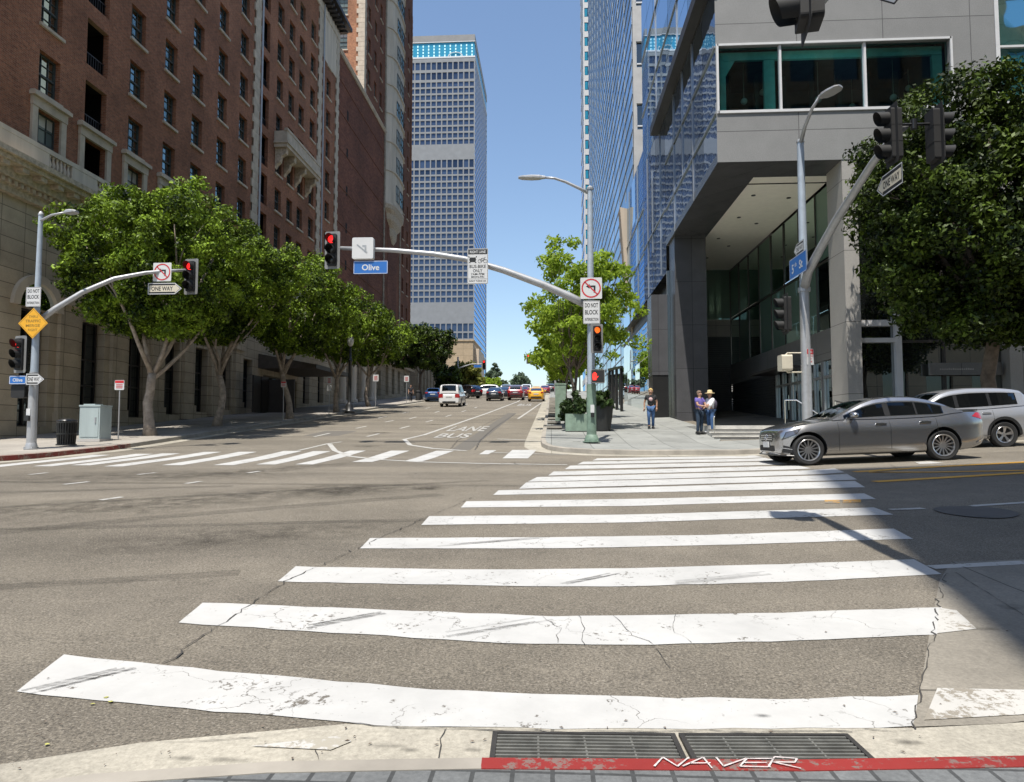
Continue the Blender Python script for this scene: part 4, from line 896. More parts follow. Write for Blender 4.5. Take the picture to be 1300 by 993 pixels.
signal(hy(1187,173,13.9), R(90), None, 'dark traffic signal facing right, back to back with another before the big tree', 1.06)
oneway(hy(1129,231,14.0), ra, 1.08, .44, False, 'cream one-way arrow sign hanging aslant under a dark signal in the big tree', True)
t = street_sign(hy(1012,337.5,20.0)[:1]+(19.95,)+hy(1012,337.5,20.0)[2:], ra, 1.35, .60, '5th St', 'blue 5th street name sign on the right-hand pole behind the sedan', .4, [('5', None, .27, -.40, -.02), ('th', None, .13, -.16, .07), ('St', None, .25, .25, -.01)])
oneway(hy(1014,316,19.9), ra, .78, .36, False, 'small one-way arrow sign just above the blue 5th street sign')
signal(hy(998,399,20.1), ra, None, 'unlit traffic signal in profile on the left of the pole behind the sedan', 1.02)
t = thing('pedestrian_signal', 'beige pedestrian signal box on pipe brackets left of the pole behind the sedan', 'pedestrian signal', hy(997,461,20.1), rz=ra)
mb = MB(); mb.prism([(u,-.16,v) for u,v in rrect(.40,.46,.06)], (0,.30,0)); mb.build('housing', M['sign_cream'], t)
mb = MB(); mb.path([(0,0,.22),(0,.06,.29),(0,.46,.29)], .022, 8); mb.build('pipe_bracket', M['sign_cream'], t); mb = MB(); mb.path([(0,0,-.2),(0,.06,-.27),(0,.46,-.27)], .022, 8); mb.build('pipe_bracket', M['sign_cream'], t)
t = thing('parking_sign', 'small red and white parking sign on the right of the pole behind the sedan', 'sign', hy(1028.5,453,20.0), rz=R(25)); w_, h_ = .26, .46
plate(t, rrect(w_, h_, .02), M['sign_white']); flat(t, [[(-w_*.46,.07),(w_*.46,.07),(w_*.46,h_*.47),(-w_*.46,h_*.47)]], M['sign_red'], 'red_panel', -.006)
lettering(t, [('NO', .14, .06, 0, .14)], M['sign_white'], -.008, .02, 'white_lettering'); lettering(t, [('STOPPING', .2, .05, 0, .02), ('ANY', .12, .05, 0, -.06), ('TIME', .14, .05, 0, -.14)], M['sign_red'], -.006, .01)

# ---- near mast arm, mostly above the picture; its shadow lies on the road
X, Y = 2.62, 1.2; zb = HK
t = thing('signal_pole', 'grey mast arm pole on the near corner, its shadow falling across the stripes', 'pole', (X,Y,zb))
mb = MB(); mb.path([(X,Y,zb+.03),(X,Y,3.2)], [.14,.125], 14); mb.build('lower_pole', M['galv'], t, 40)
mb = MB(); mb.path([(X,Y,3.2),(X,Y,8.6)], [.11,.085], 14); mb.build('pole', M['galv_blue'], t, 40); base(t, X, Y, zb, .18)
pts = [(X,Y,3.3),(X-.0,2.0,3.9),(X-.02,3.2,4.5),(X-.03,4.4,4.95),(X-.05,5.4,5.2),(X-.06,6.45,5.35)]
mb = MB(); mb.path(pts, [.12,.11,.1,.09,.078,.065], 14); mb.build('mast_arm', M['galv'], t, 180)
e = Vector(pts[-1])
mb = MB(); mb.tube((e.x,e.y,e.z),(e.x-.34,e.y-.2,e.z),.025,.025,8); mb.build('bracket_bar', M['black'], t)
p = hy(1013,6,6.2); signal((p[0]+.10, 6.2, p[2]+.30), R(-100), None, 'near black traffic signal with a round visor, cut by the top edge of the photo', 1.02)
q = ray(1125,12); tt = 5.3/q[1]
oneway((2.62, 5.3-.30, ZC+tt*q[2]+.14), ra, .80, .36, False, 'bottom corner of a hanging arrow sign at the top edge of the photo', True).rotation_euler = (R(0), R(0), ra)

# ---- road lettering and kerb graffiti
def ground_text(name, s, c, w, h, mat, rz=0, dz=.012, zfun=None):
    mb = MB(); v, f, asp = text_raw(s, .02)
    vs = []
    for a, b in v:
        x = c[0] + a*w*math.cos(rz) - b*h*math.sin(rz); y = c[1] + a*w*math.sin(rz) + b*h*math.cos(rz)
        vs.append((x, y, (G(x, y) if zfun is None else zfun(x, y)) + dz))
    mb.add(vs, f); return structure(name, mb, mat, fix=False)
ground_text('road_lettering', 'BUS', (-3.72,26.0), 1.25, 2.1, M['letter_paint']); ground_text('road_lettering', 'LANE', (-3.62,29.9), 1.6, 3.1, M['letter_paint'])
ground_text('road_lettering', 'BUS', (-2.35,61), 1.2, 5.5, M['letter_paint'])
mb = MB(); jr = random.Random(5)
ST = {'N':[(0,0),(.08,1),(.75,.05),(.95,1.05)],'A':[(0,0),(.5,1),(.95,-.05),None,(.15,.38),(.85,.4)],'Y':[(0,1),(.45,.45),(1.0,1.05),None,(.45,.45),(.3,-.1)],'E':[(1,.95),(.1,.9),(0,0),(1,.02),None,(.05,.48),(.8,.52)],'R':[(0,0),(.1,1),(.85,.9),(.8,.55),(.1,.45),(1.05,-.08)]}
ST['V'] = [(0,1),(.4,0),(1.0,1.05)]
for i, ch in enumerate('NAVER'):
    x0 = .335+i*.094; y0 = 2.350+.0055*i; seg = []
    for q in ST[ch]+[None]:
        if q is None:
            for a_, b_ in zip(seg, seg[1:]):
                d = Vector((b_[0]-a_[0], b_[1]-a_[1])).normalized()*.0036
                mb.poly([(x_, y_, G(x_, y_)+HK+.006) for x_, y_ in ((a_[0]-d.y,a_[1]+d.x),(a_[0]+d.y,a_[1]-d.x),(b_[0]+d.y*.7,b_[1]-d.x*.7),(b_[0]-d.y*.7,b_[1]+d.x*.7))])
            seg = []
        else: seg.append((x0+q[0]*.10+q[1]*.03, y0+q[1]*.062-.006+jr.uniform(-.004,.004)))
structure('kerb_graffiti', mb, M['chalk'], fix=False)
# ------------------------------------------------------------------ buildings
def holes_wall(mb, axis, c, u0, u1, v0, v1, holes, depth=.22, mrev=None, sgn=-1):
    """upright wall on the plane axis=c with rectangular openings (ua,ub,va,vb) and reveals of the given depth (sgn: direction inwards)"""
    us = sorted(set([u0,u1]+[h[0] for h in holes]+[h[1] for h in holes])); vv = sorted(set([v0,v1]+[h[2] for h in holes]+[h[3] for h in holes]))
    us = [u for u in us if u0 <= u <= u1]; vv = [v for v in vv if v0 <= v <= v1]
    P = (lambda u, v, d=0: (c+d, u, v)) if axis == 'x' else (lambda u, v, d=0: (u, c+d, v))
    idx = {}; vs = []
    def vid(i, j):
        if (i,j) not in idx: idx[(i,j)] = len(vs); vs.append(P(us[i], vv[j]))
        return idx[(i,j)]
    fs = []
    for i in range(len(us)-1):
        for j in range(len(vv)-1):
            uc = (us[i]+us[i+1])/2; vc = (vv[j]+vv[j+1])/2
            if any(h[0] < uc < h[1] and h[2] < vc < h[3] for h in holes): continue
            fs.append((vid(i,j), vid(i+1,j), vid(i+1,j+1), vid(i,j+1)))
    mb.add(vs, fs)
    for a, b, e, f in holes:
        d = depth*sgn; q = [(a,e),(b,e),(b,f),(a,f)]
        for k in range(4):
            p0, p1 = q[k], q[(k+1)%4]
            mb.quad(P(*p0), P(*p1), P(p1[0],p1[1],d), P(p0[0],p0[1],d), mrev)
    return mb
# --- hotel windows: a frame with its pane and its sill
def window_meshes(w, h, rows=4, cols=3):
    mb = MB(); f = .06
    mb.box(-.06,.0,-w/2,-w/2+f,-h/2,h/2); mb.box(-.06,.0,w/2-f,w/2,-h/2,h/2); mb.box(-.06,0,-w/2+f,w/2-f,-h/2,-h/2+f); mb.box(-.06,0,-w/2+f,w/2-f,h/2-f,h/2)
    mb.box(-.05,.015,-w/2+f,w/2-f,-.035,.035)
    for i in range(1, cols): y = -w/2+w*i/cols; mb.box(-.045,-.012,y-.014,y+.014,-h/2+f,-.036); mb.box(-.045,-.012,y-.014,y+.014,.036,h/2-f)
    for i in range(1, rows):
        z = -h/2+h*i/rows
        if abs(z) > .05: mb.box(-.043,-.014,-w/2+f,w/2-f,z-.013,z+.013)
    fr = mb.mesh('window', M['win_frame'])
    mb = MB(); mb.quad((-.05,-w/2+.02,-h/2+.02),(-.05,w/2-.02,-h/2+.02),(-.05,w/2-.02,h/2-.02),(-.05,-w/2+.02,h/2-.02)); pa = mb.mesh('pane', M['hotel_glass'])
    mb = MB(); mb.box(.03,.30,-w/2-.09,w/2+.09,-h/2-.13,-h/2-.005); si = mb.mesh('sill', M['quoin'])
    return fr, pa, si
WM = {}
def hotel_window(parent, X, y, z, w, h, rec=.20, sill=True, face='x'):
    k = (round(w,2), round(h,2))
    if k not in WM: WM[k] = window_meshes(*k)
    fr, pa, si = WM[k]; o = ORG[parent.name]
    p = (X-rec-o[0], y-o[1], z-o[2]) if face == 'x' else (X-o[0], y+rec-o[1], z-o[2])
    a = link('window', fr, parent, p); b = link('pane', pa, a)
    ORG.pop(a.name, None); ORG.pop(b.name, None)
    if face != 'x': a.rotation_euler[2] = R(-90)
    if sill: s_ = link('sill', si, a, (rec-.03-.17+.0,0,0)); ORG.pop(s_.name, None)
    return a
FX = -19.5
# ================= brick hotel
H = thing('brick_hotel', 'long red brick hotel with rows of sash windows and a pale stone base', 'hotel', (FX, 40, G(FX,40)))
cols1 = [24.8, 30.3, 33.1, 35.75, 38.55, 41.3]; rows_z = [15.05, 17.75, 20.45, 23.15, 25.9, 28.6, 31.4, 34.2]
top = {24.8:2, 30.3:3, 33.1:4, 35.75:5, 38.55:6, 41.3:6}
cols2 = [46.95, 49.1, 51.15, 53.6, 57.5]
WW, WH = 1.12, 1.66
holes = []; wins = []
for c in cols1:
    for k in range(top[c]+1): holes.append((c-WW/2, c+WW/2, rows_z[k]-WH/2, rows_z[k]+WH/2)); wins.append((c, rows_z[k], WW, WH))
for c in cols1[:4]: holes.append((c-.62, c+.62, 11.25, 13.55)); wins.append((c, 12.4, 1.24, 2.3))
for c in cols1[4:]: holes.append((c-WW/2, c+WW/2, 12.35-WH/2, 12.35+WH/2)); wins.append((c, 12.35, WW, WH))
for c in cols2:
    for k in range(-1, 8):
        z = 12.35 if k < 0 else rows_z[k]
        if c == 57.5: z -= .0
        holes.append((c-WW/2, c+WW/2, z-WH/2, z+WH/2)); wins.append((c, z, WW, WH))
void = [(27.5-.68, 27.5+.68, rows_z[k]-1.0, rows_z[k]+1.0) for k in range(4)] + [(27.5-.72, 27.5+.72, 11.25, 13.55)]
void += [(44.55-.55, 44.55+.55, z-1.05, z+1.05) for z in [12.35]+rows_z]
mb = MB(); holes_wall(mb, 'x', FX, 20.5, 60.2, 11.2, 38.2, holes+void, .24)
mb.quad((FX,20.5,11.2),(FX-24,20.5,11.2),(FX-24,20.5,38.2),(FX,20.5,38.2)); mb.quad((FX,60.2,11.2),(FX-24,60.2,11.2),(FX-24,60.2,38.2),(FX,60.2,38.2))
mb.quad((FX,20.5,38.2),(FX,60.2,38.2),(FX-24,60.2,38.2),(FX-24,20.5,38.2)); mb.quad((FX-24,20.5,11.2),(FX-24,60.2,11.2),(FX-24,60.2,38.2),(FX-24,20.5,38.2))
mb.build('brick_wall', M['brick'], H, fix=False)
for y, z, w_, h_ in wins: hotel_window(H, FX, y, z, w_, h_, .20, True)
for a, b, e, f in void:
    mb = MB(); mb.box(FX-1.6, FX-.245, a-.25, b+.25, e-.15, f+.15)
    mb.f = [fc for i, fc in enumerate(mb.f) if i != 3]; mb.mi = mb.mi[:5]       # open towards the street
    mb.build('loggia_opening', M['hole'], H)
    mb = MB()
    for i in range(9): y = a+(b-a)*(i+.5)/9; mb.box(FX-.2, FX-.18, y-.012, y+.012, e+.02, e+.62)
    mb.box(FX-.205, FX-.175, a, b, e+.62, e+.66); mb.build('railing', M['black'], H)
# stone surrounds of the tall windows with their cornice heads
for c, hw in [(24.8,.62),(27.5,.72),(30.3,.62),(33.1,.62),(35.75,.62)]:
    mb = MB()
    if c == 35.75: continue
    mb.box(FX+.003, FX+.10, c-hw-.28, c-hw, 11.2, 13.55); mb.box(FX+.003, FX+.10, c+hw, c+hw+.28, 11.2, 13.55)
    mb.box(FX+.003, FX+.13, c-hw-.30, c+hw+.30, 13.553, 13.9); mb.box(FX+.003, FX+.26, c-hw-.38, c+hw+.38, 13.903, 14.05); mb.box(FX+.003, FX+.18, c-hw-.33, c+hw+.33, 14.053, 14.12)
    mb.build('window_surround', M['quoin'], H)
# quoin strips
def quoins(y, wd, z0, z1, name='quoin_strip', X=FX, mat='quoin', up=.54):
    mb = MB(); z = z0; i = 0
    while z < z1:
        k = .16 if i % 2 else .0
        mb.box(X+.003, X+.09, y-wd/2-k, y+wd/2+k, z, z+up-.02); z += up; i += 1
    mb.box(X+.002, X+.05, y-wd/2, y+wd/2, z0, z1)
    mb.build(name, M[mat], H if X == FX else None) if X == FX else None
    return mb
quoins(43.05, .75, 11.3, 38.1); quoins(55.15, .7, 11.3, 38.1); quoins(59.75, .6, 11.3, 38.1); quoins(20.95, .7, 11.3, 38.1)
mb = MB(); mb.path([(FX+.16,43.55,11.3),(FX+.16,43.55,38)], .07, 8); mb.build('downpipe', M['galv'], H)
mb = MB(); mb.path([(FX+.16,55.75,11.3),(FX+.16,55.75,38)], .07, 8); mb.build('downpipe', M['galv'], H)
# balcony of wing two
mb = MB(); mb.box(FX+.003, FX+.95, 46.1, 52.9, 21.35, 21.6); mb.box(FX+.003, FX+1.05, 46.0, 53.0, 21.603, 21.75); mb.box(FX+.78, FX+.95, 46.1, 52.9, 21.753, 22.5); mb.box(FX+.74, FX+1.0, 46.05, 52.95, 22.503, 22.68)
mb.box(FX+.003, FX+.78, 46.1, 46.3, 21.753, 22.5); mb.box(FX+.003, FX+.78, 52.7, 52.9, 21.753, 22.5); mb.build('balcony', M['quoin'], H)
for y in (46.5, 48.1, 50.2, 52.4):
    mb = MB(); pr = [(0,21.34),(.82,21.34),(.78,20.95),(.45,20.75),(.35,20.35),(.12,20.15),(0,19.9)]
    mb.prism([(FX+.003+a, y-.19, z) for a, z in pr], (0,.38,0)); mb.build('balcony_bracket', M['ornament'], H)
# top frieze and eaves
mb = MB(); mb.box(FX+.004, FX+.06, 55.6, 60.2, 33.4, 38.2); mb.box(FX+.004, FX+.12, 20.5, 60.2, 37.3, 37.9); mb.build('frieze', M['lime_light'], H)
mb = MB(); mb.box(FX-1, FX+.5, 20.2, 60.6, 38.21, 38.6); mb.box(FX-1.2, FX+1.0, 19.9, 61.0, 38.603, 38.95)
for i in range(60): mb.box(FX+.06, FX+.85, 20.6+i*.667, 20.85+i*.667, 38.05, 38.205)
mb.build('eaves', M['bronze'], H)
# stone base with arches and tall bays
zb_ = 0.2
bays = [c for c in (24.6, 27.9, 31.1, 34.0, 36.9, 39.8, 42.7)] 
bh = [(c-.72, c+.72, max(G(FX,c)+.45, .9), 5.9) for c in bays] + [(44.9+.2, 51.2, G(FX,48)+.16, 5.1)] + [(52.6,54.0,G(FX,53)+.4,6.6),(56.0,57.4,G(FX,56)+.4,6.6)]
mb = MB(); holes_wall(mb, 'x', FX, 20.5, 60.2, zb_, 9.75, bh, .55)
mb.quad((FX,20.5,zb_),(FX-24,20.5,zb_),(FX-24,20.5,9.75),(FX,20.5,9.75)); mb.quad((FX-24,20.5,zb_),(FX-24,60.2,zb_),(FX-24,60.2,9.75),(FX-24,20.5,9.75))
mb.build('stone_base', M['lime'], H, fix=False)
for a, b, e, f in bh:
    mb = MB(); X_ = FX-.42; mb.quad((X_,a,e),(X_,b,e),(X_,b,f),(X_,a,f)); w_ = mb.build('shop_window', M['dark_glass'], H)
    mb = MB(); k = 2 if b-a < 3 else 5
    for i in range(k+1): y = a+.04+(b-a-.08)*i/k; mb.box(X_+.01, X_+.07, y-.035, y+.035, e, f)
    for z in (e+.03, e+(f-e)*.36, e+(f-e)*.62, f-.04): mb.box(X_+.012, X_+.065, a, b, z-.035, z+.035)
    mb.build('window_frame', M['bronze'], w_)
mb = MB()
for i, c in enumerate([(p+q)/2 for p, q in zip(bays, bays[1:])]):
    z0 = G(FX, c)+HK; mb.box(FX+.003, FX+.16, c-.52, c+.52, z0, 6.3); mb.box(FX+.003, FX+.24, c-.6, c+.6, z0, z0+.75); mb.box(FX+.003, FX+.26, c-.6, c+.6, 6.303, 6.6)
mb.build('pilasters', M['lime'], H)
# arched bay by the corner
mb = MB(); a0 = 24.6; rr = .95; n = 16; z0 = 5.9
o1 = [(a0+rr*math.cos(PI*i/n), z0+rr*math.sin(PI*i/n)) for i in range(n+1)]; o2 = [(a0+(rr+.32)*math.cos(PI*i/n), z0+(rr+.32)*math.sin(PI*i/n)) for i in range(n+1)]
for i in range(n): mb.prism([(FX+.004,*o1[i]),(FX+.004,*o2[i]),(FX+.004,*o2[i+1]),(FX+.004,*o1[i+1])], (.16,0,0))
mb.build('arch_moulding', M['lime_light'], H)
mb = MB(); mb.poly([(FX+.012,y,z) for y,z in o1]); mb.build('arch_window', M['dark_glass'], H)
# main cornice, balustrade and dentils
mb = MB(); mb.box(FX-.2, FX+.25, 20.1, 60.2, 9.76, 10.0); mb.box(FX-.2, FX+.55, 19.9, 60.2, 10.2, 10.6); mb.box(FX-.2, FX+.95, 19.5, 60.2, 10.603, 10.78); mb.box(FX-.2, FX+1.1, 19.4, 60.2, 10.783, 10.98); mb.box(FX-.2,FX+.3,20.1,60.2,10.003,10.197)
for i in range(140): y = 20.2+i*.285; mb.box(FX+.303, FX+.46, y, y+.15, 10.02, 10.19)
for i in range(46): y = 20.0+i*.87; mb.box(FX+.553, FX+.88, y, y+.30, 10.42, 10.597)
mb.build('cornice', M['ornament'], H)
mb = MB(); mb.box(FX+.40, FX+.62, 19.9, 60.0, 10.985, 11.12); mb.box(FX+.40, FX+.62, 19.9, 60.0, 11.72, 11.9)
y = 19.9
for c in [24.8, 27.5, 30.3, 33.1, 36.0, 39, 42, 45, 48, 51, 54, 57, 60]:
    mb.box(FX+.41, FX+.61, y, c-.62, 11.123, 11.717); y = c+.62
for c in [24.8, 27.5, 30.3, 33.1, 36.0, 39, 42, 45, 48, 51, 54, 57]:
    for i in range(6): mb.lathe([(.04,0),(.065,.06),(.04,.1),(.085,.25),(.05,.42),(.04,.5),(.065,.55),(.05,.594)], 8, c=(FX+.51, c-.5+i*.2, 11.122))
mb.build('balustrade', M['lime_light'], H, 30)
# entrance canopy
mb = MB(); y0, y1 = 44.3, 51.6; z_ = G(FX,48)+3.0
mb.prism([(FX+.003,y0,z_+.75),(FX+3.9,y0,z_+.02),(FX+3.9,y0,z_-.22),(FX+.003,y0,z_-.22)], (0,y1-y0,0)); mb.build('entrance_canopy', M['awning'], H)
mb = MB(); mb.box(FX+3.903, FX+3.95, y0-.02, y1+.02, z_-.24, z_+.04); mb.build('canopy_edge', M['bronze'], H)

# ================= blank brick block
B = thing('brick_block', 'windowless dark brick block with a stone coping between the hotel and the corner tower', 'building', (FX, 69, G(FX,69)))
mb = MB(); holes_wall(mb, 'x', FX-.03, 60.25, 78.0, 9.5, 36.4, [], .1); mb.box(FX-22, FX-.032, 60.26, 77.9, 9.5, 36.38); mb.build('brick_wall', M['brick_plain'], B, fix=False)
mb = MB(); mb.box(FX-.6, FX+.12, 60.25, 78.0, 36.41, 36.62); mb.box(FX-.6, FX+.2, 60.25, 78.0, 36.622, 36.75); mb.build('coping', M['lime_light'], B)
mb = MB()
for z in [13.5, 17.0, 20.5, 24.0, 27.5, 31.0, 34]:  mb.box(FX-.028, FX+.012, 60.3, 77.9, z, z+.05)
mb.build('string_course', M['brick_dark'], B)
for z in (31.2, 27.5, 23.8, 20.2, 16.6):
    mb = MB(); mb.box(FX-.028, FX-.02, 63.0, 63.5, z, z+.95); mb.build('vent_slot', M['hole'], B)
mb = MB(); bh = [(c-.75, c+.75, G(FX,c)+.5, 8.2) for c in (62.5, 66, 69.5, 73, 76.3)]
holes_wall(mb, 'x', FX, 60.25, 78.0, 2, 9.2, bh, .5); mb.build('stone_base', M['lime'], B, fix=False)
for a, b, e, f in bh:
    mb = MB(); mb.quad((FX-.4,a,e),(FX-.4,b,e),(FX-.4,b,f),(FX-.4,a,f)); mb.build('shop_window', M['dark_glass'], B)
mb = MB(); mb.box(FX-.1, FX+.5, 60.25, 78.0, 9.203, 9.497); mb.build('cornice', M['ornament'], B)
for c in (60.9, 64.2, 67.8, 71.2):
    mb = MB(); mb.lathe([(.5,0),(.5,.3),(.36,.35),(.33,4.2),(.42,4.3),(.45,4.5)], 14, c=(FX+.55, c, G(FX,c)+HK)); mb.build('column', M['lime_light'], B, 60)

# ================= corner tower
T = thing('brick_tower', 'tall brick tower with a sunlit orange side and a rounded pale stone bay', 'tower', (FX, 85, G(FX,85)))
TX = FX-.02; y0, y1 = 68.6, 93.0
hs = []
for i, z in enumerate([38.3+3.5*k for k in range(9)]):
    for c in (70.6, 73.2, 75.6): hs.append((c-.5, c+.5, z-.95+1.0, z+.95+1.0))
for z in [13.5+3.5*k for k in range(16)]: 
    for c in (87.9, 90.6): hs.append((c-.45, c+.45, z-.9, z+.9))
mb = MB(); holes_wall(mb, 'x', TX, 77.96, y1, 9.5, 78, [h for h in hs if h[0] > 80], .22); holes_wall(mb, 'x', TX, y0, 77.96, 36.3, 78, [h for h in hs if h[0] < 80], .22)
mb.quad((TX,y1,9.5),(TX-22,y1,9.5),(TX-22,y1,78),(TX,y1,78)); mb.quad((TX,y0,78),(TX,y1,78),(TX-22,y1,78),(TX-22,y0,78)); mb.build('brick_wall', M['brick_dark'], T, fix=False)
for a, b, e, f in hs:
    if e < 55: hotel_window(T, TX, (a+b)/2, (e+f)/2, b-a, f-e, .18, True)
fh = [(FX-1.95-2.6*i-.75, FX-1.95-2.6*i+.75, z-.95, z+.95) for i in range(3) for z in (38.2, 42.0+.2, 46.2)]
fh = [(-22.75, -21.35, z-.95, z+.95) for z in (35.0, 38.6, 42.4, 46.2)]
mb = MB(); holes_wall(mb, 'y', y0, TX-22, TX, 30, 78, fh, .22, sgn=1); mb.build('sunlit_wall', M['brick_sun_tint'], T, fix=False)
for a, b, e, f in fh: hotel_window(T, (a+b)/2, y0, (e+f)/2, b-a, f-e, .18, True, 'y')
mb = MB(); z = 36.5; i = 0
while z < 78:
    k = .2 if i % 2 else 0
    mb.box(TX-.65-k, TX+.06, y0-.08, y0+.55+k*.8, z, z+.50); z += .52; i += 1
mb.build('quoin_strip', M['quoin'], T)
for y in (77.75, 86.2, 92.6):
    mb = MB(); z = 10; i = 0
    while z < 60:
        k = .1 if i % 2 else 0
        mb.box(TX+.003, TX+.08, y-.2-k, y+.2+k, z, z+.44); z += .46; i += 1
    mb.build('quoin_strip', M['brick'] if y > 90 else M['lime_dark'], T)
# rounded stone bay from the corbel up
bay = [(0,78.3),(.55,78.9),(.8,79.9),(.85,82),(.8,84.1),(.55,85.2),(0,85.8)]
zl = [30.1+3.5*k for k in range(9)]
mb = MB()
for (d0,a),(d1,b) in zip(bay, bay[1:]): mb.quad((TX+d0,a,28.2),(TX+d1,b,28.2),(TX+d1,b,78),(TX+d0,a,78))
for z in [28.2]+[q-1.35 for q in zl[1:]]:
    o = [(TX+d*1.12+.05, 82+(y-82)*1.03, z) for d, y in bay]; mb.prism(o, (0,0,.22))
mb.build('stone_bay', M['lime_light'], T, fix=False)
for z in zl:
    for (d0,a),(d1,b),u0,u1 in [((.8,79.9),(.85,82),.18,.85),((.85,82),(.8,84.1),.1,.9)]:
        p = Vector((TX+d0,a,z)); q = Vector((TX+d1,b,z)); nrm = Vector((q.y-p.y, -(q.x-p.x), 0)).normalized()*.012
        s = p.lerp(q,u0)+nrm; e = p.lerp(q,u1)+nrm
        mb = MB(); mb.quad((s.x,s.y,z-.95),(e.x,e.y,z-.95),(e.x,e.y,z+.95),(s.x,s.y,z+.95)); wnd = mb.build('bay_window', M['hotel_glass'], T)
        mb = MB(); n_ = nrm*2
        for f in (0,.5,1): 
            m_ = s.lerp(e,f); mb.box(m_.x-.03, m_.x+.05, m_.y-.04, m_.y+.04, z-.95, z+.95)
        for zz in (-.95, 0, .95): mb.path([(s.x+n_.x,s.y+n_.y,z+zz),(e.x+n_.x,e.y+n_.y,z+zz)], .04, 4)
        mb.build('window_frame', M['win_frame'], wnd)
mb = MB()
for k, (s_, z) in enumerate([(1.0,28.2),(.92,27.5),(.72,26.9),(.5,26.0),(.25,25.0),(.08,24.0)]): pass
prof = [(1.1,28.2),(1.05,27.7),(.85,27.3),(.8,26.6),(.45,25.9),(.4,25.0),(.12,24.2)]
vs = []
for s_, z in prof: vs += [(TX+.003+d*s_, 82+(y-82)*s_, z) for d, y in bay]
n = len(bay); mb.add(vs, [(i*n+j,i*n+j+1,(i+1)*n+j+1,(i+1)*n+j) for i in range(len(prof)-1) for j in range(n-1)]); mb.build('bay_corbel', M['ornament'], T, fix=False)
mb = MB(); mb.box(TX+.003, TX+.03, 79.6, 84.4, 10, 27); mb.build('recessed_panel', M['brick_plain'], T)
mb = MB(); bh = [(c-.7, c+.7, G(FX,c)+.6, 9.0) for c in (80, 83.2, 86.4, 90)]
holes_wall(mb, 'x', FX, 78.05, 93.4, 3, 9.4, bh, .5); mb.quad((FX,93.4,3),(FX-22,93.4,3),(FX-22,93.4,9.4),(FX,93.4,9.4)); mb.build('stone_base', M['lime'], T, fix=False)
for a, b, e, f in bh:
    mb = MB(); mb.quad((FX-.4,a,e),(FX-.4,b,e),(FX-.4,b,f),(FX-.4,a,f)); mb.build('shop_window', M['dark_glass'], T)
mb = MB(); mb.box(FX-.1, FX+.6, 78.05, 93.6, 9.403, 9.497+.3); mb.box(FX-.1,FX+.75,78.05,93.7,9.8,9.95); mb.build('cornice', M['ornament'], T)

# ================= grid-front office tower
TY = 400.; TXR = -45.6; pitch = 3.33; zt = hy(590,44,TY)[2]
O = thing('office_tower', 'slender grey office tower with a grid of windows and a glowing blue crown', 'tower', (-66, TY, 10))
ncol = 14; x0 = TXR-1.1-ncol*pitch
def rowlist():
    z = zt-16.0-3.2; out = [(z-3.9, z-.9)]  ; z -= 4.6
    return out
rows = []
yy = [(75.5,85),(89,99.5)] + [(102.5+8.12*k, 108.3+8.12*k) for k in range(10)]
yy = [(79,88.5),(92,101)] + [(104.3+8.12*k, 110.2+8.12*k) for k in range(10)] + [(203,213),(215.5,221.5)] + [(223.6+8.12*k, 229.5+8.12*k) for k in range(20)] + [(411,421),(423,430)]
Z = lambda y: hy(562, y, TY)[2]
hs = []
for a, b in yy:
    for c in range(ncol):
        u = x0+1.0+c*pitch; hs.append((u+.36, u+pitch-.36, Z(b), Z(a)))
mb = MB(); holes_wall(mb, 'y', TY, x0-1, TXR, 10, Z(74), hs, .5, sgn=1); mb.build('grid_wall', M['tower_wall'], O, fix=False)
big = [h for h in hs if h[0] > x0+1.0+2*pitch][:0] + sorted(hs, key=lambda h: -((h[1]-h[0])*(h[3]-h[2])) - (.01 if h[0] > -85 else 0))[:100]
for a, b, e, f in big:
    mb = MB(); mb.quad((a,TY+.42,e),(b,TY+.42,e),(b,TY+.42,f),(a,TY+.42,f)); mb.build('window', M['tower_glass'], O)
rest = [h for h in hs if h not in big]; mb = MB()
for a, b, e, f in rest: mb.quad((a,TY+.42,e),(b,TY+.42,e),(b,TY+.42,f),(a,TY+.42,f))
tag(mb.build('windows', M['tower_glass'], O), kind='stuff')
# side face: blue glass bands between white spandrels
YB = 477.
mb = MB(); mb.quad((TXR-.3,TY+.1,10),(TXR-.3,YB,10),(TXR-.3,YB,Z(74)),(TXR-.3,TY+.1,Z(74))); mb.build('side_glass', M['tower_band'], O)
mb = MB()
for k in range(58): z = 14+k*3.76; mb.box(TXR-.31, TXR-.02, TY+.6, YB, z, z+.7)
mb.box(TXR-.5, TXR+.02, TY+.02, TY+1.0, 10, Z(74)); mb.box(TXR-.5, TXR+.04, YB-.8, YB, 10, Z(74)-30); mb.build('spandrels', M['white_trim'], O)
mb = MB(); mb.box(x0-1, TXR-.05, YB-.3, YB-.02, 10, Z(74)); mb.build('rear_wall', M['tower_wall'], O)
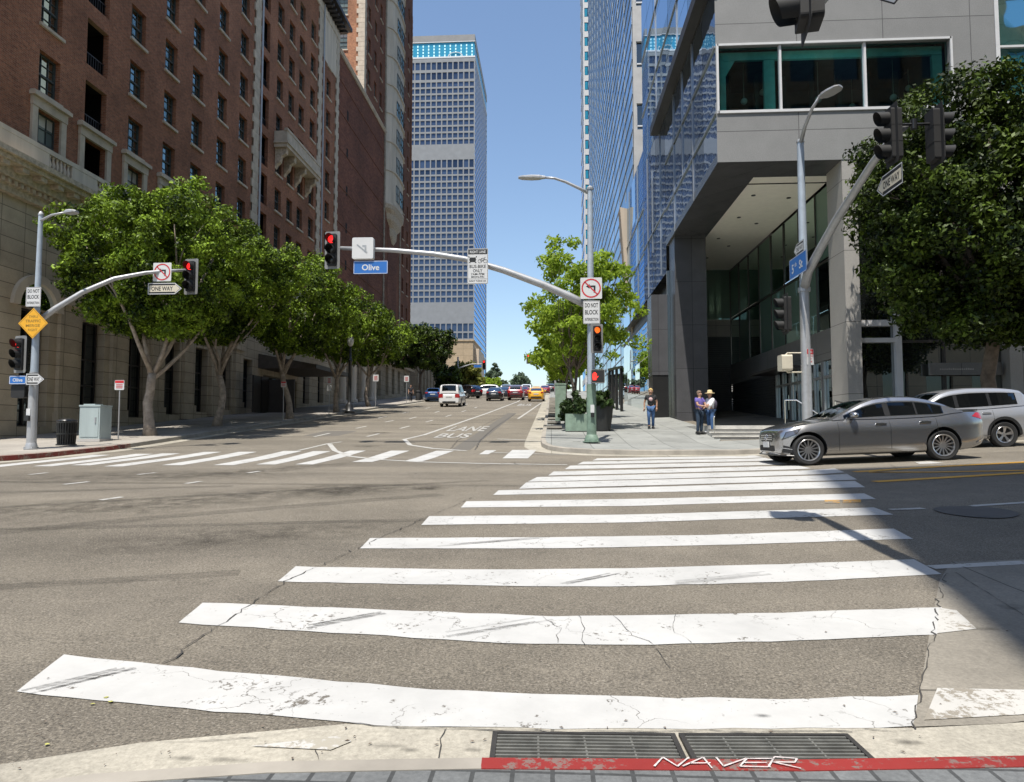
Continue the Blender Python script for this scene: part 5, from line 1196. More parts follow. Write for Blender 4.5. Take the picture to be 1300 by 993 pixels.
# crown
mb = MB(); mb.box(x0-1, TXR, TY, YB, Z(54), zt); mb.build('roof_band', M['tower_cap'], O)
mb = MB(); mb.box(x0-1, TXR-.25, TY+.4, YB-.3, Z(72), Z(54.2)); mb.build('crown_glass', M['crown_blue'], O)
mb = MB()
for c in range(ncol):
    for k in range(4): u = x0+1.0+(c+.5)*pitch; z = Z(70.5-k*4.0); mb.box(u-.38, u+.38, TY+.15, TY+.39, z-.5, z+.7)
mb.build('crown_lamps', M['crown_light'], O)
mb = MB(); mb.box(x0-1, TXR+.15, TY-.15, YB, Z(73.8), Z(72.05)); mb.box(x0-1, TXR+.15, TY-.15, YB, Z(54.0)+.02, Z(53.2)); mb.build('crown_trim', M['white_trim'], O)
mb = MB(); n = 14; c0 = (-57.5, Z(72))
for i in range(n): 
    a0, a1 = PI*i/n, PI*(i+1)/n; mb.prism([(c0[0]+r_*math.cos(a), TY-.18, c0[1]+r_*.6*math.sin(a)) for r_, a in ((4,a0),(4.5,a0),(4.5,a1),(4,a1))], (0,.3,0))
mb.build('crown_arch', M['white_trim'], O)

# ================= tan building below the tower
P = thing('tan_building', 'plain tan stone block low down in front of the grey tower', 'building', (-24, 160, 10.6))
e = hy(600.5,433,160)
mb = MB(); mb.box(e[0]-14, e[0], 160, 178, 10, e[2]); mb.box(e[0]-14, e[0]+.2, 159.8, 178, e[2]+.003, e[2]+.35); mb.build('wall', M['tan'], P)
e2 = hy(606,444,165); mb = MB(); mb.box(e[0]+.003, e2[0]+.6, 163, 176, 10, e2[2]); mb.build('side_wing', M['beige'], P)
mb = MB()
for i in range(4): mb.box(e[0]-13+i*3.2, e[0]-11.4+i*3.2, 159.93, 159.97, 12, 15)
mb.build('window', M['dark_glass'], P)
P = thing('tan_building', 'long low tan facade with tall piers beyond the hotel, behind the far left trees', 'building', (-22, 112, 7))
mb = MB(); mb.box(-40, -20.2, 100, 128, 6, 15.2); mb.box(-40, -19.9, 99.7, 128.2, 15.203, 15.6)
for i in range(10): mb.box(-20.197, -19.8, 100.4+i*2.9, 101.4+i*2.9, 6, 15.0)
mb.build('wall', M['tan'], P)
mb = MB()
for i in range(9): mb.box(-20.195, -20.15, 101.7+i*2.9, 103.0+i*2.9, 8, 14)
mb.build('window_bays', M['dark_glass'], P)

# ================= granite corner building on the right
Gt = thing('granite_building', 'grey granite and blue glass corner building with a deep open entrance, right of the street', 'building', (10, 32, 1.3))
GX = 6.14; GY = 25.0; zs = 11.15; fl = 1.47
# front of the box with its long window
mb = MB(); wh = [(6.24, 14.55, 13.08, 15.55)]
holes_wall(mb, 'y', GY, GX, 16.15, zs, 24, wh, .30, sgn=1)
mb.build('granite_front', M['granite'], Gt, fix=False)
mb = MB(); mb.box(6.5, 14.4, 29.0, 29.2, 12.9, 15.9); mb.box(6.5,14.4,25.6,29.0,12.85,13.0); mb.box(6.5,14.4,25.6,29.0,15.75,15.9); mb.box(14.4,14.55,25.6,29.2,12.85,15.9)
for i in range(7): mb.box(7.2+i*1.1, 7.35+i*1.1, 27.5, 27.7, 13, 15.7)
mb.build('room_inside', M['room'], Gt)
mb = MB(); mb.box(6.26, 14.5, 25.42, 25.55, 15.22, 15.53); mb.box(6.26, 6.6, 25.4, 25.56, 13.1, 15.2); mb.box(8.02, 8.42, 25.42, 25.56, 13.1, 15.2); mb.box(14.15, 14.5, 25.42, 25.56, 13.1, 15.2); mb.prism([(6.6,25.42,14.6),(6.95,25.42,15.2),(6.6,25.42,15.2)],(0,.1,0)); mb.build('inner_frame', M['teal_paint'], Gt)
for i in range(8):
    mb = MB(); c = (7.6+i*.95, 26.6+.7*(i%3), 14.2+.35*((i*5)%3)); mb.ell(c, (.13,.13,.13)); mb.tube((c[0],c[1],c[2]+.12),(c[0],c[1],15.7),.008,.008,5); mb.build('pendant_lamp', M['concrete'], Gt, 60)
xs_ = [6.24, 8.5, 11.55, 14.55]
for a, b in zip(xs_, xs_[1:]):
    mb = MB(); mb.quad((a+.04,GY+.14,13.1),(b-.04,GY+.14,13.1),(b-.04,GY+.14,15.53),(a+.04,GY+.14,15.53)); mb.build('strip_window', M['clear_teal'], Gt)
mb = MB(); mb.box(6.2, 14.6, GY-.05, GY+.2, 12.98, 13.079); mb.box(6.2, 14.6, GY-.05, GY+.2, 15.551, 15.63); mb.box(14.551, 14.63, GY-.05, GY+.2, 12.98, 15.63); mb.box(6.16, 6.239, GY-.05, GY+.2, 12.98, 15.63)
for x in xs_[1:3]: mb.box(x-.04, x+.04, GY+.02, GY+.2, 13.08, 15.55)
mb.build('window_trim', M['white_trim'], Gt)
# glass flank along the street
def glassX(X, y0, y1, z0, z1, ny, nz, mat, name='glass_flank', parent=Gt):
    mb = MB()
    for i in range(ny):
        for j in range(nz):
            a = y0+(y1-y0)*i/ny; b = y0+(y1-y0)*(i+1)/ny; e = z0+(z1-z0)*j/nz; f = z0+(z1-z0)*(j+1)/nz
            t_ = rnd.gauss(0,.0022); q_ = rnd.gauss(0,.0022)
            mb.quad((X+t_,a+.015,e+.015),(X-t_,b-.015,e+.015),(X-t_+q_,b-.015,f-.015),(X+t_+q_,a+.015,f-.015))
    return mb.build(name, M[mat], parent)
glassX(GX+.02, 25.02, 36.4, zs, 18.1, 5, 3, 'curtain_b'); glassX(GX+.02, 25.02, 45.0, 18.62, 30, 8, 5, 'curtain')
glassX(GX+.02, 36.4, 45.0, 9.7, 18.6, 5, 4, 'curtain_b'); glassX(GX+.02, 45.0, 58.0, 9.7, 20.0, 6, 3, 'curtain')
mb = MB(); mb.box(GX+.06, GX+9.9, 25.35, 36.4, 16.0, 30); mb.box(GX+.06, GX+9.9, 36.4, 45, zs+.6, 30); mb.box(GX+.06, GX+9, 45, 58, 9.7, 20); mb.box(GX+.06, GX+.4, 29.3, 36.4, zs, 15.98); mb.build('core', M['granite_mid'], Gt)
mb = MB()
for y, z0, z1 in [(29.2,zs,18.1),(33.7,zs,18.1),(31.5,13.1,18.1),(38,10,18),(41,12,17),(43,9.7,18.6),(27.5,18.7,30),(32.5,18.7,30),(39,18.7,30),(48,9.7,20),(53,9.7,20)]: mb.box(GX-.03, GX+.019, y-.025, y+.025, z0, z1)
for z, y0_, y1_ in [(13.06,25.1,36.4),(15.6,25.1,36.4),(22.2,25.1,45),(26,25.1,45),(13.2,36.5,45),(16,45,58),(13,45,58)]: mb.box(GX-.035, GX+.018, y0_, y1_, z-.03, z+.03)
mb.build('flank_mullions', M['alu'], Gt)
mb = MB(); mb.box(GX-.45, GX+.015, 24.7, 38.5, 18.12, 18.6); mb.build('fin', M['bronze'], Gt)
# soffit beams, ceiling with small lamps
mb = MB(); mb.box(GX+.01, 16.15, 25.02, 26.6, zs-.004, zs+.35); mb.box(GX+.01, 7.9, 26.6, 36.4, zs-.006, zs+.35); mb.build('soffit_beam', M['granite_dark'], Gt)
mb = MB(); mb.box(7.9, 11.1, 26.61, 42.6, zs+.12, zs+.36); mb.build('ceiling', M['soffit'], Gt)
mb = MB(); mb.box(7.9, 11.1, 27.6, 27.66, zs+.09, zs+.118); mb.build('ceiling_groove', M['bronze'], Gt)
for x, y in [(8.6,29),(10.2,29.4),(8.8,32),(9.9,33),(8.7,35.5),(9.6,37),(9.0,39.5)]:
    mb = MB(); mb.lathe([(0,0),(.09,0),(.09,.02),(0,.02)], 14, c=(x,y,zs+.098)); mb.build('downlight', M['black'], Gt)
# columns, pier, back wall
mb = MB(); mb.box(6.25, 7.82, 34.5, 36.0, fl-.1, zs-.01); mb.build('dark_column', M['granite_dark'], Gt)
mb = MB(); mb.box(10.6, 11.12, GY+.02, 26.4, fl-.3, zs-.01); mb.build('light_column', M['granite_light'], Gt)
mb = MB(); mb.box(5.30, 6.1, 36.0, 37.4, 1.5, 4.2); mb.build('lower_pier', M['black'], Gt)
mb = MB(); mb.box(5.27, 6.12, 35.97, 37.4, 4.203, 8.45); mb.build('upper_pier', M['granite_dark'], Gt)
mb = MB(); mb.box(6.10, 6.24, 35.9, 36.1, 1.6, 9.7); mb.build('mirror_strip', M['store_glass'], Gt)
glassX(GX+.0, 37.4, 58, 1.5, 8.3, 8, 3, 'store_glass', 'shop_front')
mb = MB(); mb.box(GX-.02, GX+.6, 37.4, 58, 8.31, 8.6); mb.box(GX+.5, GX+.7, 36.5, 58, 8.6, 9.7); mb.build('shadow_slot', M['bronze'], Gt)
glassX(11.1, 26.9, 42.6, 5.35, zs, 8, 2, 'lobby_glass', 'lobby_glass')
mb = MB()
for i in range(9): y = 26.9+15.7*i/8; mb.box(11.05, 11.098, y-.025, y+.025, 5.35, zs)
mb.box(11.04, 11.097, 26.9, 42.6, 8.1, 8.16); mb.build('lobby_mullions', M['bronze'], Gt)
mb = MB(); mb.box(11.02, 11.5, 26.42, 42.6, 4.12, 5.34); mb.build('granite_band', M['granite_mid'], Gt)
mb = MB(); mb.box(7.8, 11.09, 42.61, 43, 7.1, 8.15); mb.build('pale_band', M['granite_light'], Gt)
mb = MB(); mb.quad((7.8,42.62,8.16),(11.09,42.62,8.16),(11.09,42.62,zs+.3),(7.8,42.62,zs+.3)); mb.build('rear_glass', M['lobby_glass'], Gt)
mb = MB(); mb.box(7.7, 11.09, 42.7, 42.9, fl, 7.09); mb.box(11.13, 11.3, 34.6, 42.6, fl, 4.11)
for i in range(42): z = fl+.1+i*.132; mb.box(7.8, 11.09, 42.62, 42.69, z, z+.05)
for i in range(20): z = fl+.1+i*.13; mb.box(11.06, 11.125, 34.6, 42.6, z, z+.05)
mb.build('louvre_wall', M['louver'], Gt)
# entrance doors under the band
for a, b in ((26.6,28.3),(28.5,30.2),(30.4,32.1),(32.3,34.2)):
    mb = MB(); mb.quad((11.12,a+.05,fl),(11.12,b-.05,fl),(11.12,b-.05,4.1),(11.12,a+.05,4.1)); d = mb.build('entrance_door', M['door_glass'], Gt)
    mb = MB()
    for y in (a, (a+b)/2, b): mb.box(11.02, 11.11, y-.05, y+.05, fl, 4.1)
    mb.box(11.03, 11.108, a, b, 3.4, 3.5); mb.box(11.03,11.108,a,b,fl,fl+.12); mb.build('door_frame', M['alu'], d)
    mb = MB(); mb.tube((10.98,(a+b)/2-.12,fl+.8),(10.98,(a+b)/2-.12,fl+1.5),.02,.02,6); mb.build('door_handle', M['chrome'], d)
mb = MB(); mb.box(9.9, 11.0, 30.0, 34.6, 4.0, 4.11); mb.build('door_canopy', M['bronze'], Gt)
# platform with steps
mb = MB(); mb.box(5.62, 22, 25.0, 43, .2, fl)
for i in range(4): mb.box(5.58, 22, 23.3+.43*i, 23.3+.43*(i+1)-.001, .2, fl-.135*(4-i)); mb.box(5.56, 22, 23.28+.43*i, 23.36+.43*i, fl-.135*(4-i)-.03, fl-.135*(4-i)+.004, 1)
mb.build('steps', [M['step'], M['granite_mid']], Gt)
# ground floor shop to the right of the light column
mb = MB(); mb.quad((11.13,25.6,fl-.3),(22,25.6,fl-.3),(22,25.6,zs),(11.13,25.6,zs)); mb.build('shop_front', M['store_glass'], Gt)
mb = MB(); mb.box(11.13, 12.62, 25.45, 25.59, 5.1, 5.32); mb.box(11.13, 12.62, 25.45, 25.59, 4.5, 4.66); mb.box(12.5, 12.72, 25.42, 25.589, fl-.3, 6.2); mb.build('window_trim', M['white_trim'], Gt)
mb = MB(); mb.box(14.2, 14.28, 25.5, 25.59, fl-.3, zs); mb.box(12.72, 22, 25.5, 25.588, 4.5, 4.58); mb.box(18,18.08,25.5,25.589,fl-.3,zs); mb.build('window_bars', M['bronze'], Gt)
mb = MB(); mb.box(16.25, 17.2, 25.1, 25.58, fl-.3, zs-.01); mb.build('light_column', M['granite_light'], Gt)
mb = MB(); mb.box(13.6, 16.1, 25.3, 25.4, 3.28, 3.72); mb.build('name_panel', M['granite_mid'], Gt)
mb = MB()
r_ = random.Random(3)
for i in range(16): x = 13.95+i*.075+.0; mb.box(x, x+.045, 25.292, 25.298, 3.46, 3.46+r_.choice([.05,.065,.05]))
mb.build('name_lettering', M['concrete'], Gt)
mb = MB()
for i in range(7): x = 10.68+i*.055; mb.box(x, x+.035, GY+.008, GY+.018, 4.92, 4.92+.05*(1.6 if i in (0,) else 1))
# right-hand glass wing above
mb = MB()
for z0, z1 in ((11.15,13.2),(13.26,15.3),(15.36,17.5),(17.56,19.6),(19.66,24)):
    mb.quad((16.3,GY+.3,z0),(24,GY+.3,z0),(24,GY+.3,z1),(16.3,GY+.3,z1))
mb.build('glass_wing', M['curtain_teal'], Gt)
mb = MB(); mb.box(16.16, 16.3, GY-.03, GY+.35, 11.2, 24)
for z in (13.23, 15.33, 17.53, 19.63): mb.box(16.3, 24, GY+.2, GY+.33, z-.04, z+.04)
mb.build('window_trim', M['white_trim'], Gt)
mb = MB(); mb.box(16.3, 24, GY+.4, 45, 11.15, 30); mb.box(16.0, 24, 26.7, 45, fl, 11.1); mb.quad((GX,25.0,24),(16.15,25,24),(16.15,25.35,24),(GX,25.35,24)); mb.build('rear_core', M['granite_mid'], Gt)

# ================= beige tapering pier
p = hy(797,262,55)
P = thing('stone_pier', 'beige wedge shaped stone fin widening upwards on the glass facade above the young tree', 'facade fin', (p[0], 55, 9))
a = hy(787,263,55); b = hy(796,265,54.6); c = hy(808,262,55); d = hy(803,400,55); e = hy(797,400,55); m_ = hy(800,400,54.8)
mb = MB(); o = [a, b, c, d, m_, e]
mb.add([tuple(q) for q in o] + [(q[0], q[1]+1.4, q[2]) for q in o], [(0,1,4,5),(1,2,3,4),(6,11,10,7),(7,10,9,8),(0,6,7,1),(1,7,8,2),(2,8,9,3),(5,4,10,11),(4,3,9,10),(0,5,11,6)]); mb.build('pier_stone', M['beige'], P)
mb = MB(); zc = hy(800,410,55)[2]; mb.tube((c[0]-.35,55.4,zc+.1),(c[0]-.35,55.4,3.2),.13,.11,8); mb.build('pier_shaft', M['beige'], P)

# ================= blue glass tower and teal tower behind
Bt = thing('glass_tower', 'very tall blue glass tower with fine slanting floor lines, behind the granite building', 'tower', (14, 95, 6))
BX = 8.0
glassX(BX, 65, 139, 5, 120, 22, 30, 'curtain', 'glass_face', Bt)
mb = MB()
for k in range(66): z = 6+k*1.75; mb.box(BX-.06, BX-.008, 65, 139, z-.045, z+.045)
mb.build('floor_lines', M['galv_blue'], Bt)
mb = MB()
for k in range(12): y = 65.2+k*6.7; mb.box(BX-.05, BX-.009, y-.05, y+.05, 5, 120)
mb.build('mullions', M['galv_blue'], Bt)
mb = MB(); hs = [(BX+.35, BX+1.6, z, z+2.6) for z in [18+6.2*k for k in range(8)]]
holes_wall(mb, 'y', 64.99, BX+.03, BX+14, 5, 120, hs, .3, sgn=1); mb.build('end_wall', M['concrete'], Bt, fix=False)
for a, b, e, f in hs: 
    mb = MB(); mb.quad((a,65.25,e),(b,65.25,e),(b,65.25,f),(a,65.25,f)); w_ = mb.build('window', M['dark_glass'], Bt)
    mb = MB(); mb.box(a,b,65.1,65.2,e+.35,e+.47); mb.box(a,a+.06,65.1,65.2,e,f); mb.build('window_frame', M['white_trim'], w_)
mb = MB(); mb.box(BX+.1, BX+14, 65.3, 138.9, 5, 119.9); mb.build('core', M['granite_mid'], Bt)
Tt = thing('teal_tower', 'sliver of a far tower with teal windows and white floor bands beside the glass tower', 'tower', (10, 150, 10))
mb = MB(); x1 = hy(741.5,200,150)[0]; mb.box(x1+.1, x1+12, 150, 165, 9, 128); mb.build('wall', M['tower_band'], Tt)
mb = MB()
for k in range(34): z = 12+k*3.4; mb.box(x1, x1+12.1, 149.9, 165, z, z+1.3)
mb.box(x1-.05,x1+.25,149.85,150.2,9,128)
for k in range(33): z = 13.4+k*3.4; mb.box(x1+.3, x1+.9, 149.93, 149.99, z, z+1.8, 1)
mb.build('floor_bands', [M['white_trim'], M['crown_blue']], Tt)

# ================= block behind the near corner: it throws the shade on the right
Sb = thing('corner_block', 'plain stone office block on the corner behind the viewpoint', 'building', (20, -18, 0))
mb = MB(); hs = [(2.2+3.4*i, 4.2+3.4*i, 4+4.2*k, 6.4+4.2*k) for i in range(11) for k in range(10)]
SH = 49.0
holes_wall(mb, 'y', -4.0, .45, 42, -.2, SH, hs, .3, sgn=-1)
mb.quad((.45,-4,-.2),(.45,-30,-.2),(.45,-30,SH),(.45,-4,SH)); mb.quad((.45,-4,SH),(.45,-30,SH),(42,-30,SH),(42,-4,SH)); mb.quad((42,-4,-.2),(42,-30,-.2),(42,-30,SH),(42,-4,SH)); mb.quad((.45,-30,-.2),(42,-30,-.2),(42,-30,SH),(.45,-30,SH)); mb.build('stone_wall', M['tan'], Sb, fix=False)
mb = MB()
for a, b, e, f in hs: mb.quad((a,-4.25,e),(b,-4.25,e),(b,-4.25,f),(a,-4.25,f))
tag(mb.build('windows', M['dark_glass'], Sb), kind='stuff')
# ------------------------------------------------------------------ trees
def leaf_mesh(name, centres, radii, n, size, mat, seed, flat=.75, crown_c=None, wl=.5):
    r = np.random.default_rng(seed); k = len(centres)
    wgt = np.array(radii)**2; idx = r.choice(k, n, p=wgt/wgt.sum())
    C = np.array(centres)[idx]; rad = np.array(radii)[idx][:,None]
    off = r.normal(size=(n,3)); off /= np.linalg.norm(off, axis=1)[:,None]; rr = r.random((n,1))**.45
    off = off*rr*rad; off[:,2] *= flat
    P = C + off
    cc = np.array(crown_c if crown_c is not None else np.mean(centres, axis=0))
    out = P - cc; out /= np.linalg.norm(out, axis=1)[:,None]+1e-6
    nrm = out*.35 + off/(np.linalg.norm(off,axis=1)[:,None]+1e-6)*.4 + r.normal(size=(n,3))*.62 + np.array([0,0,.25])
    nrm /= np.linalg.norm(nrm, axis=1)[:,None]
    t = np.cross(nrm, r.normal(size=(n,3))); t /= np.linalg.norm(t, axis=1)[:,None]; b = np.cross(nrm, t)
    s = size*(.65+.7*r.random((n,1)))
    V = np.empty((n,4,3)); V[:,0] = P+t*s; V[:,1] = P+b*s*wl+t*s*.1; V[:,2] = P-t*s; V[:,3] = P-b*s*wl+t*s*.1
    V[:,1] += nrm*s*.12; V[:,3] += nrm*s*.12
    me = bpy.data.meshes.new(name); me.vertices.add(4*n); me.vertices.foreach_set('co', V.reshape(-1))
    me.loops.add(4*n); me.loops.foreach_set('vertex_index', np.arange(4*n)); me.polygons.add(n)
    me.polygons.foreach_set('loop_start', np.arange(0,4*n,4)); me.polygons.foreach_set('loop_total', np.full(n,4))
    me.materials.append(mat); me.update(); me.validate(); return me
def crown_clumps(c, R3, n, cr, seed, cut=None, inner=.35, rough=.2, pw=2, under=0):
    r = np.random.default_rng(seed); out = []; rad = []
    ph = r.random(6)*6.28
    for i in range(n):
        d = r.normal(size=3); d /= (np.abs(d)**pw).sum()**(1/pw)
        f = 1+rough*(math.sin(3.3*d[0]+ph[0])*.5+math.sin(4.1*d[1]+ph[1])*.5+math.sin(5*d[2]+ph[2])*.3+math.sin(7*d[0]+6*d[1]+ph[3])*.4)
        q = inner+(1-inner)*r.random()**.5
        p = [c[j]+d[j]*R3[j]*f*q for j in range(3)]
        if under and p[2] < c[2]+.25*R3[2]:
            k_ = 1-under*min(1, (c[2]+.25*R3[2]-p[2])/(1.25*R3[2])); p[0] = c[0]+(p[0]-c[0])*k_; p[1] = c[1]+(p[1]-c[1])*k_
        if cut is not None and p[2] < cut: p[2] = cut + abs(r.normal())*.25
        out.append(p); rad.append(cr*(.6+.8*r.random()))
    return out, rad
def bend(a, b, r, k=5, amp=.12):
    a = Vector(a); b = Vector(b); L = (b-a).length; pts = []
    o = Vector((r.gauss(0,1), r.gauss(0,1), r.gauss(0,.4)))*amp*L
    for i in range(k+1):
        t = i/k; pts.append(a.lerp(b,t)+o*math.sin(PI*t)*.5+Vector((r.gauss(0,1),r.gauss(0,1),0))*.012*L*(0<i<k))
    return pts
def tree(name, label, loc, trunk_h, cz, R3, nclump, cr, nleaf, size, leaf, bark='bark', r0=.2, limbs=5, seed=1, cut=None, group=None, lean=(0,0), off=(0,0), inner=.35, rough=.2, wl=.5, cat='tree', multi=1, pw=2, under=0):
    t = thing(name, label, cat, loc, rz=0, group=group); r = random.Random(seed)
    c = (off[0], off[1], cz)
    mb = MB()
    for q in range(multi):
        bx, by = (0,0) if multi == 1 else (r.uniform(-.25,.25), r.uniform(-.25,.25))
        top = (lean[0]+bx*1.5, lean[1]+by*1.5, trunk_h)
        p = bend((bx,by,-.05), top, r, 6, .10); n = len(p)
        mb.path(p, [r0*(1.45 if i == 0 else 1.08 if i == 1 else 1-.28*i/n) for i in range(n)], 10)
        for i in range(limbs):
            a = 2*PI*i/limbs + r.uniform(-.4,.4); e = (c[0]+R3[0]*.62*math.cos(a), c[1]+R3[1]*.62*math.sin(a), cz+R3[2]*r.uniform(-.35,.5))
            s = Vector(p[-1]).lerp(Vector(p[-2]), r.random()*.9)
            q2 = bend(s, e, r, 5, .16); rr = r0*r.uniform(.42,.62); mb.path(q2, [rr*(1-.75*j/5) for j in range(6)], 7)
            for j in range(2):
                s2 = q2[2+j]; a2 = a+r.uniform(-.9,.9); e2 = (c[0]+R3[0]*.8*math.cos(a2), c[1]+R3[1]*.8*math.sin(a2), cz+R3[2]*r.uniform(-.2,.75))
                q3 = bend(s2, e2, r, 4, .14); mb.path(q3, [rr*.5*(1-.8*j_/4) for j_ in range(5)], 5)
    mb.build('trunk', M[bark], t, 180)
    cl, rd = crown_clumps(c, R3, nclump, cr, seed+3, cut, inner, rough, pw, under)
    link('crown', leaf_mesh('crown', cl, rd, nleaf, size, M[leaf], seed+9, crown_c=c, wl=wl), t); return t
def gz(x, y, k=HK): return (x, y, G(x, y)+k)
FG = 'ficus trees along the hotel pavement'
# (px of the trunk foot, plan y, crown top px-y, underside px-y, radius)
tree('ficus_tree', 'nearest and biggest ficus on the hotel side, right of the grey-green cabinet', gz(-14.75,24.4), 2.3, 6.15, (3.25,3.2,2.75), 620, .36, 90000, .068, 'ficus', pw=2.8, under=.55, r0=.19, limbs=6, seed=11, cut=3.75, group=FG, off=(.1,0), rough=.13, inner=.55)
tree('ficus_tree', 'second ficus from the front on the hotel side, its crown meeting the biggest one', gz(-14.9,29.7), 2.5, 6.2, (3.3,3.3,2.8), 520, .38, 70000, .072, 'ficus', pw=2.7, under=.62, r0=.17, limbs=6, seed=23, cut=3.9, group=FG, rough=.14, inner=.55)
tree('ficus_tree', 'third ficus, with a curved pale trunk in front of the dark entrance canopy', gz(-14.0,35.9), 2.6, 5.9, (3.3,3.5,2.8), 360, .42, 36000, .088, 'ficus', pw=2.7, under=.62, r0=.17, limbs=5, seed=31, cut=3.7, group=FG, lean=(-.5,0))
tree('ficus_tree', 'fourth ficus, beside the black lamp post', gz(-14.0,43.8), 2.4, 5.5, (3.3,3.6,2.5), 300, .44, 26000, .10, 'ficus', under=.5, r0=.16, limbs=5, seed=47, cut=3.4, group=FG)
tree('ficus_tree', 'fifth ficus, a low rounded crown in front of the tower base', gz(-14.6,54.0), 2.6, 5.3, (3.3,4,2.1), 240, .5, 17000, .12, 'ficus', under=.45, r0=.16, limbs=5, seed=53, cut=3.6, group=FG)
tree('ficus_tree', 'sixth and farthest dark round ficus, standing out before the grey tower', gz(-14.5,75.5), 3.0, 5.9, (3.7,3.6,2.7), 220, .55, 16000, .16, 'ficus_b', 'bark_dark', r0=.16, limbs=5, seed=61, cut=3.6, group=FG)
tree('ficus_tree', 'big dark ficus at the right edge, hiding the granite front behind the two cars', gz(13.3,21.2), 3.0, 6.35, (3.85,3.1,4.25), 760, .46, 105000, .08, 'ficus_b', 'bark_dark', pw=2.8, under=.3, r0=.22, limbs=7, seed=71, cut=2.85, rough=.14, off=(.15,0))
YG = 'pale young trees along the right kerb'
tree('young_tree', 'pale green loose young tree in the planter behind the green-footed pole', gz(1.05,27.6), 2.6, 5.1, (1.95,1.9,2.65), 150, .34, 10500, .11, 'young', 'bark_dark', r0=.075, limbs=6, seed=81, group=YG, off=(.25,0), inner=.15, rough=.5, wl=.42, multi=2)
tree('young_tree', 'second pale young tree on the right pavement, behind the planter tree', gz(1.0,36), 2.6, 4.7, (2.1,2.2,2.2), 90, .5, 5500, .15, 'young', 'bark_dark', r0=.08, limbs=5, seed=83, group=YG, inner=.15, rough=.3)
for i, (y, lb) in enumerate([(47,'small young tree halfway up the right pavement'),(60,'farther small young tree near the top of the right pavement'),(78,'farthest small young tree on the right pavement, by the crest')]):
    tree('young_tree', lb, gz(1.0,y), 2.2, 4.0, (1.7,1.8,1.8), 60, .5, 2600, .19, 'young', 'bark_dark', r0=.08, limbs=4, seed=90+i, group=YG)
# trees beyond the far end of the hotel
def far_tree(name, label, px, pyt, pyb, wpx, Y, leaf, seed, n=3500, size=.28, tall=False, group=None):
    x = hy(px, 500, Y)[0]; zt = hy(px, pyt, Y)[2]; zb = min(G(x, Y), hy(px, pyb, Y)[2]) if not tall else G(x, Y)
    rx = wpx/2*Y/F_; z0 = hy(px, pyb, Y)[2]
    h = (zt-z0)/2
    return tree(name, label, (x, Y, zb), max(.5, z0-zb+h*.5), (zt+z0)/2-zb, (rx, rx, h), 46, rx*.34, n, size, leaf, 'bark_dark', r0=.16 if not tall else .35, limbs=4, seed=seed, group=group, rough=.3)
FT = 'trees beyond the hotel'
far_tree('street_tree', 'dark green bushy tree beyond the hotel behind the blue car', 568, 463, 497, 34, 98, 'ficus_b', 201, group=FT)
far_tree('street_tree', 'yellowing tree between the dark bushy tree and the far traffic light', 592, 460, 496, 36, 106, 'olive_leaf', 202, group=FT)
far_tree('street_tree', 'low bright green tree behind the white car crossing', 617, 480, 497, 34, 118, 'young', 203, group=FT)
far_tree('street_tree', 'small yellow-green tree just below the base of the far tower', 604, 470, 497, 18, 112, 'olive_leaf', 204, 1800, group=FT)
far_tree('gum_tree', 'tall thin eucalyptus on the skyline right of the tower foot', 627, 463, 492, 15, 240, 'gum', 205, 2200, .5, True)
far_tree('gum_tree', 'broad grey-green eucalyptus on the skyline above the dark red car', 661, 476, 497, 26, 240, 'gum', 206, 2600, .55, True)
far_tree('gum_tree', 'small ragged eucalyptus between the two larger skyline trees', 640, 482, 497, 12, 240, 'gum', 207, 1200, .5, True)
far_tree('street_tree', 'small dark tree at the crest of the street by the right kerb', 706, 478, 498, 20, 150, 'gum', 208, 1500, .35)
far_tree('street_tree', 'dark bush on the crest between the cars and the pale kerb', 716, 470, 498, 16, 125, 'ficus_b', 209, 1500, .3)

# ------------------------------------------------------------------ street furniture
def box_part(t, name, b, mat, bev=.0): mb = MB(); mb.box(*b); return mb.build(name, M[mat], t)
# traffic cabinet
x, y = -15.2, 22.0; t = thing('utility_cabinet', 'pale grey-green traffic cabinet on the hotel corner, left of the biggest ficus', 'cabinet', gz(x,y))
z = G(x,y)+HK; w_, h_ = .35, 1.14
mb = MB(); mb.box(x-w_,x+w_,y-.3,y+.3,z+.08,z+h_); mb.box(x-w_-.02,x+w_+.02,y-.32,y+.32,z+h_+.002,z+h_+.05); mb.box(x-.3,x+.1,y-.2,y+.2,z+h_+.052,z+h_+.09); mb.build('cabinet_body', M['cab'], t)
box_part(t, 'plinth', (x-w_-.04,x+w_+.04,y-.34,y+.34,z-.02,z+.078), 'concrete'); mb = MB(); mb.box(x-w_+.05,x+w_-.05,y-.315,y-.302,z+.14,z+h_-.06); d = mb.build('door', M['cab'], t)
mb = MB(); mb.box(x+w_-.16,x+w_-.12,y-.34,y-.317,z+.6,z+.78); mb.build('handle', M['galv'], d)
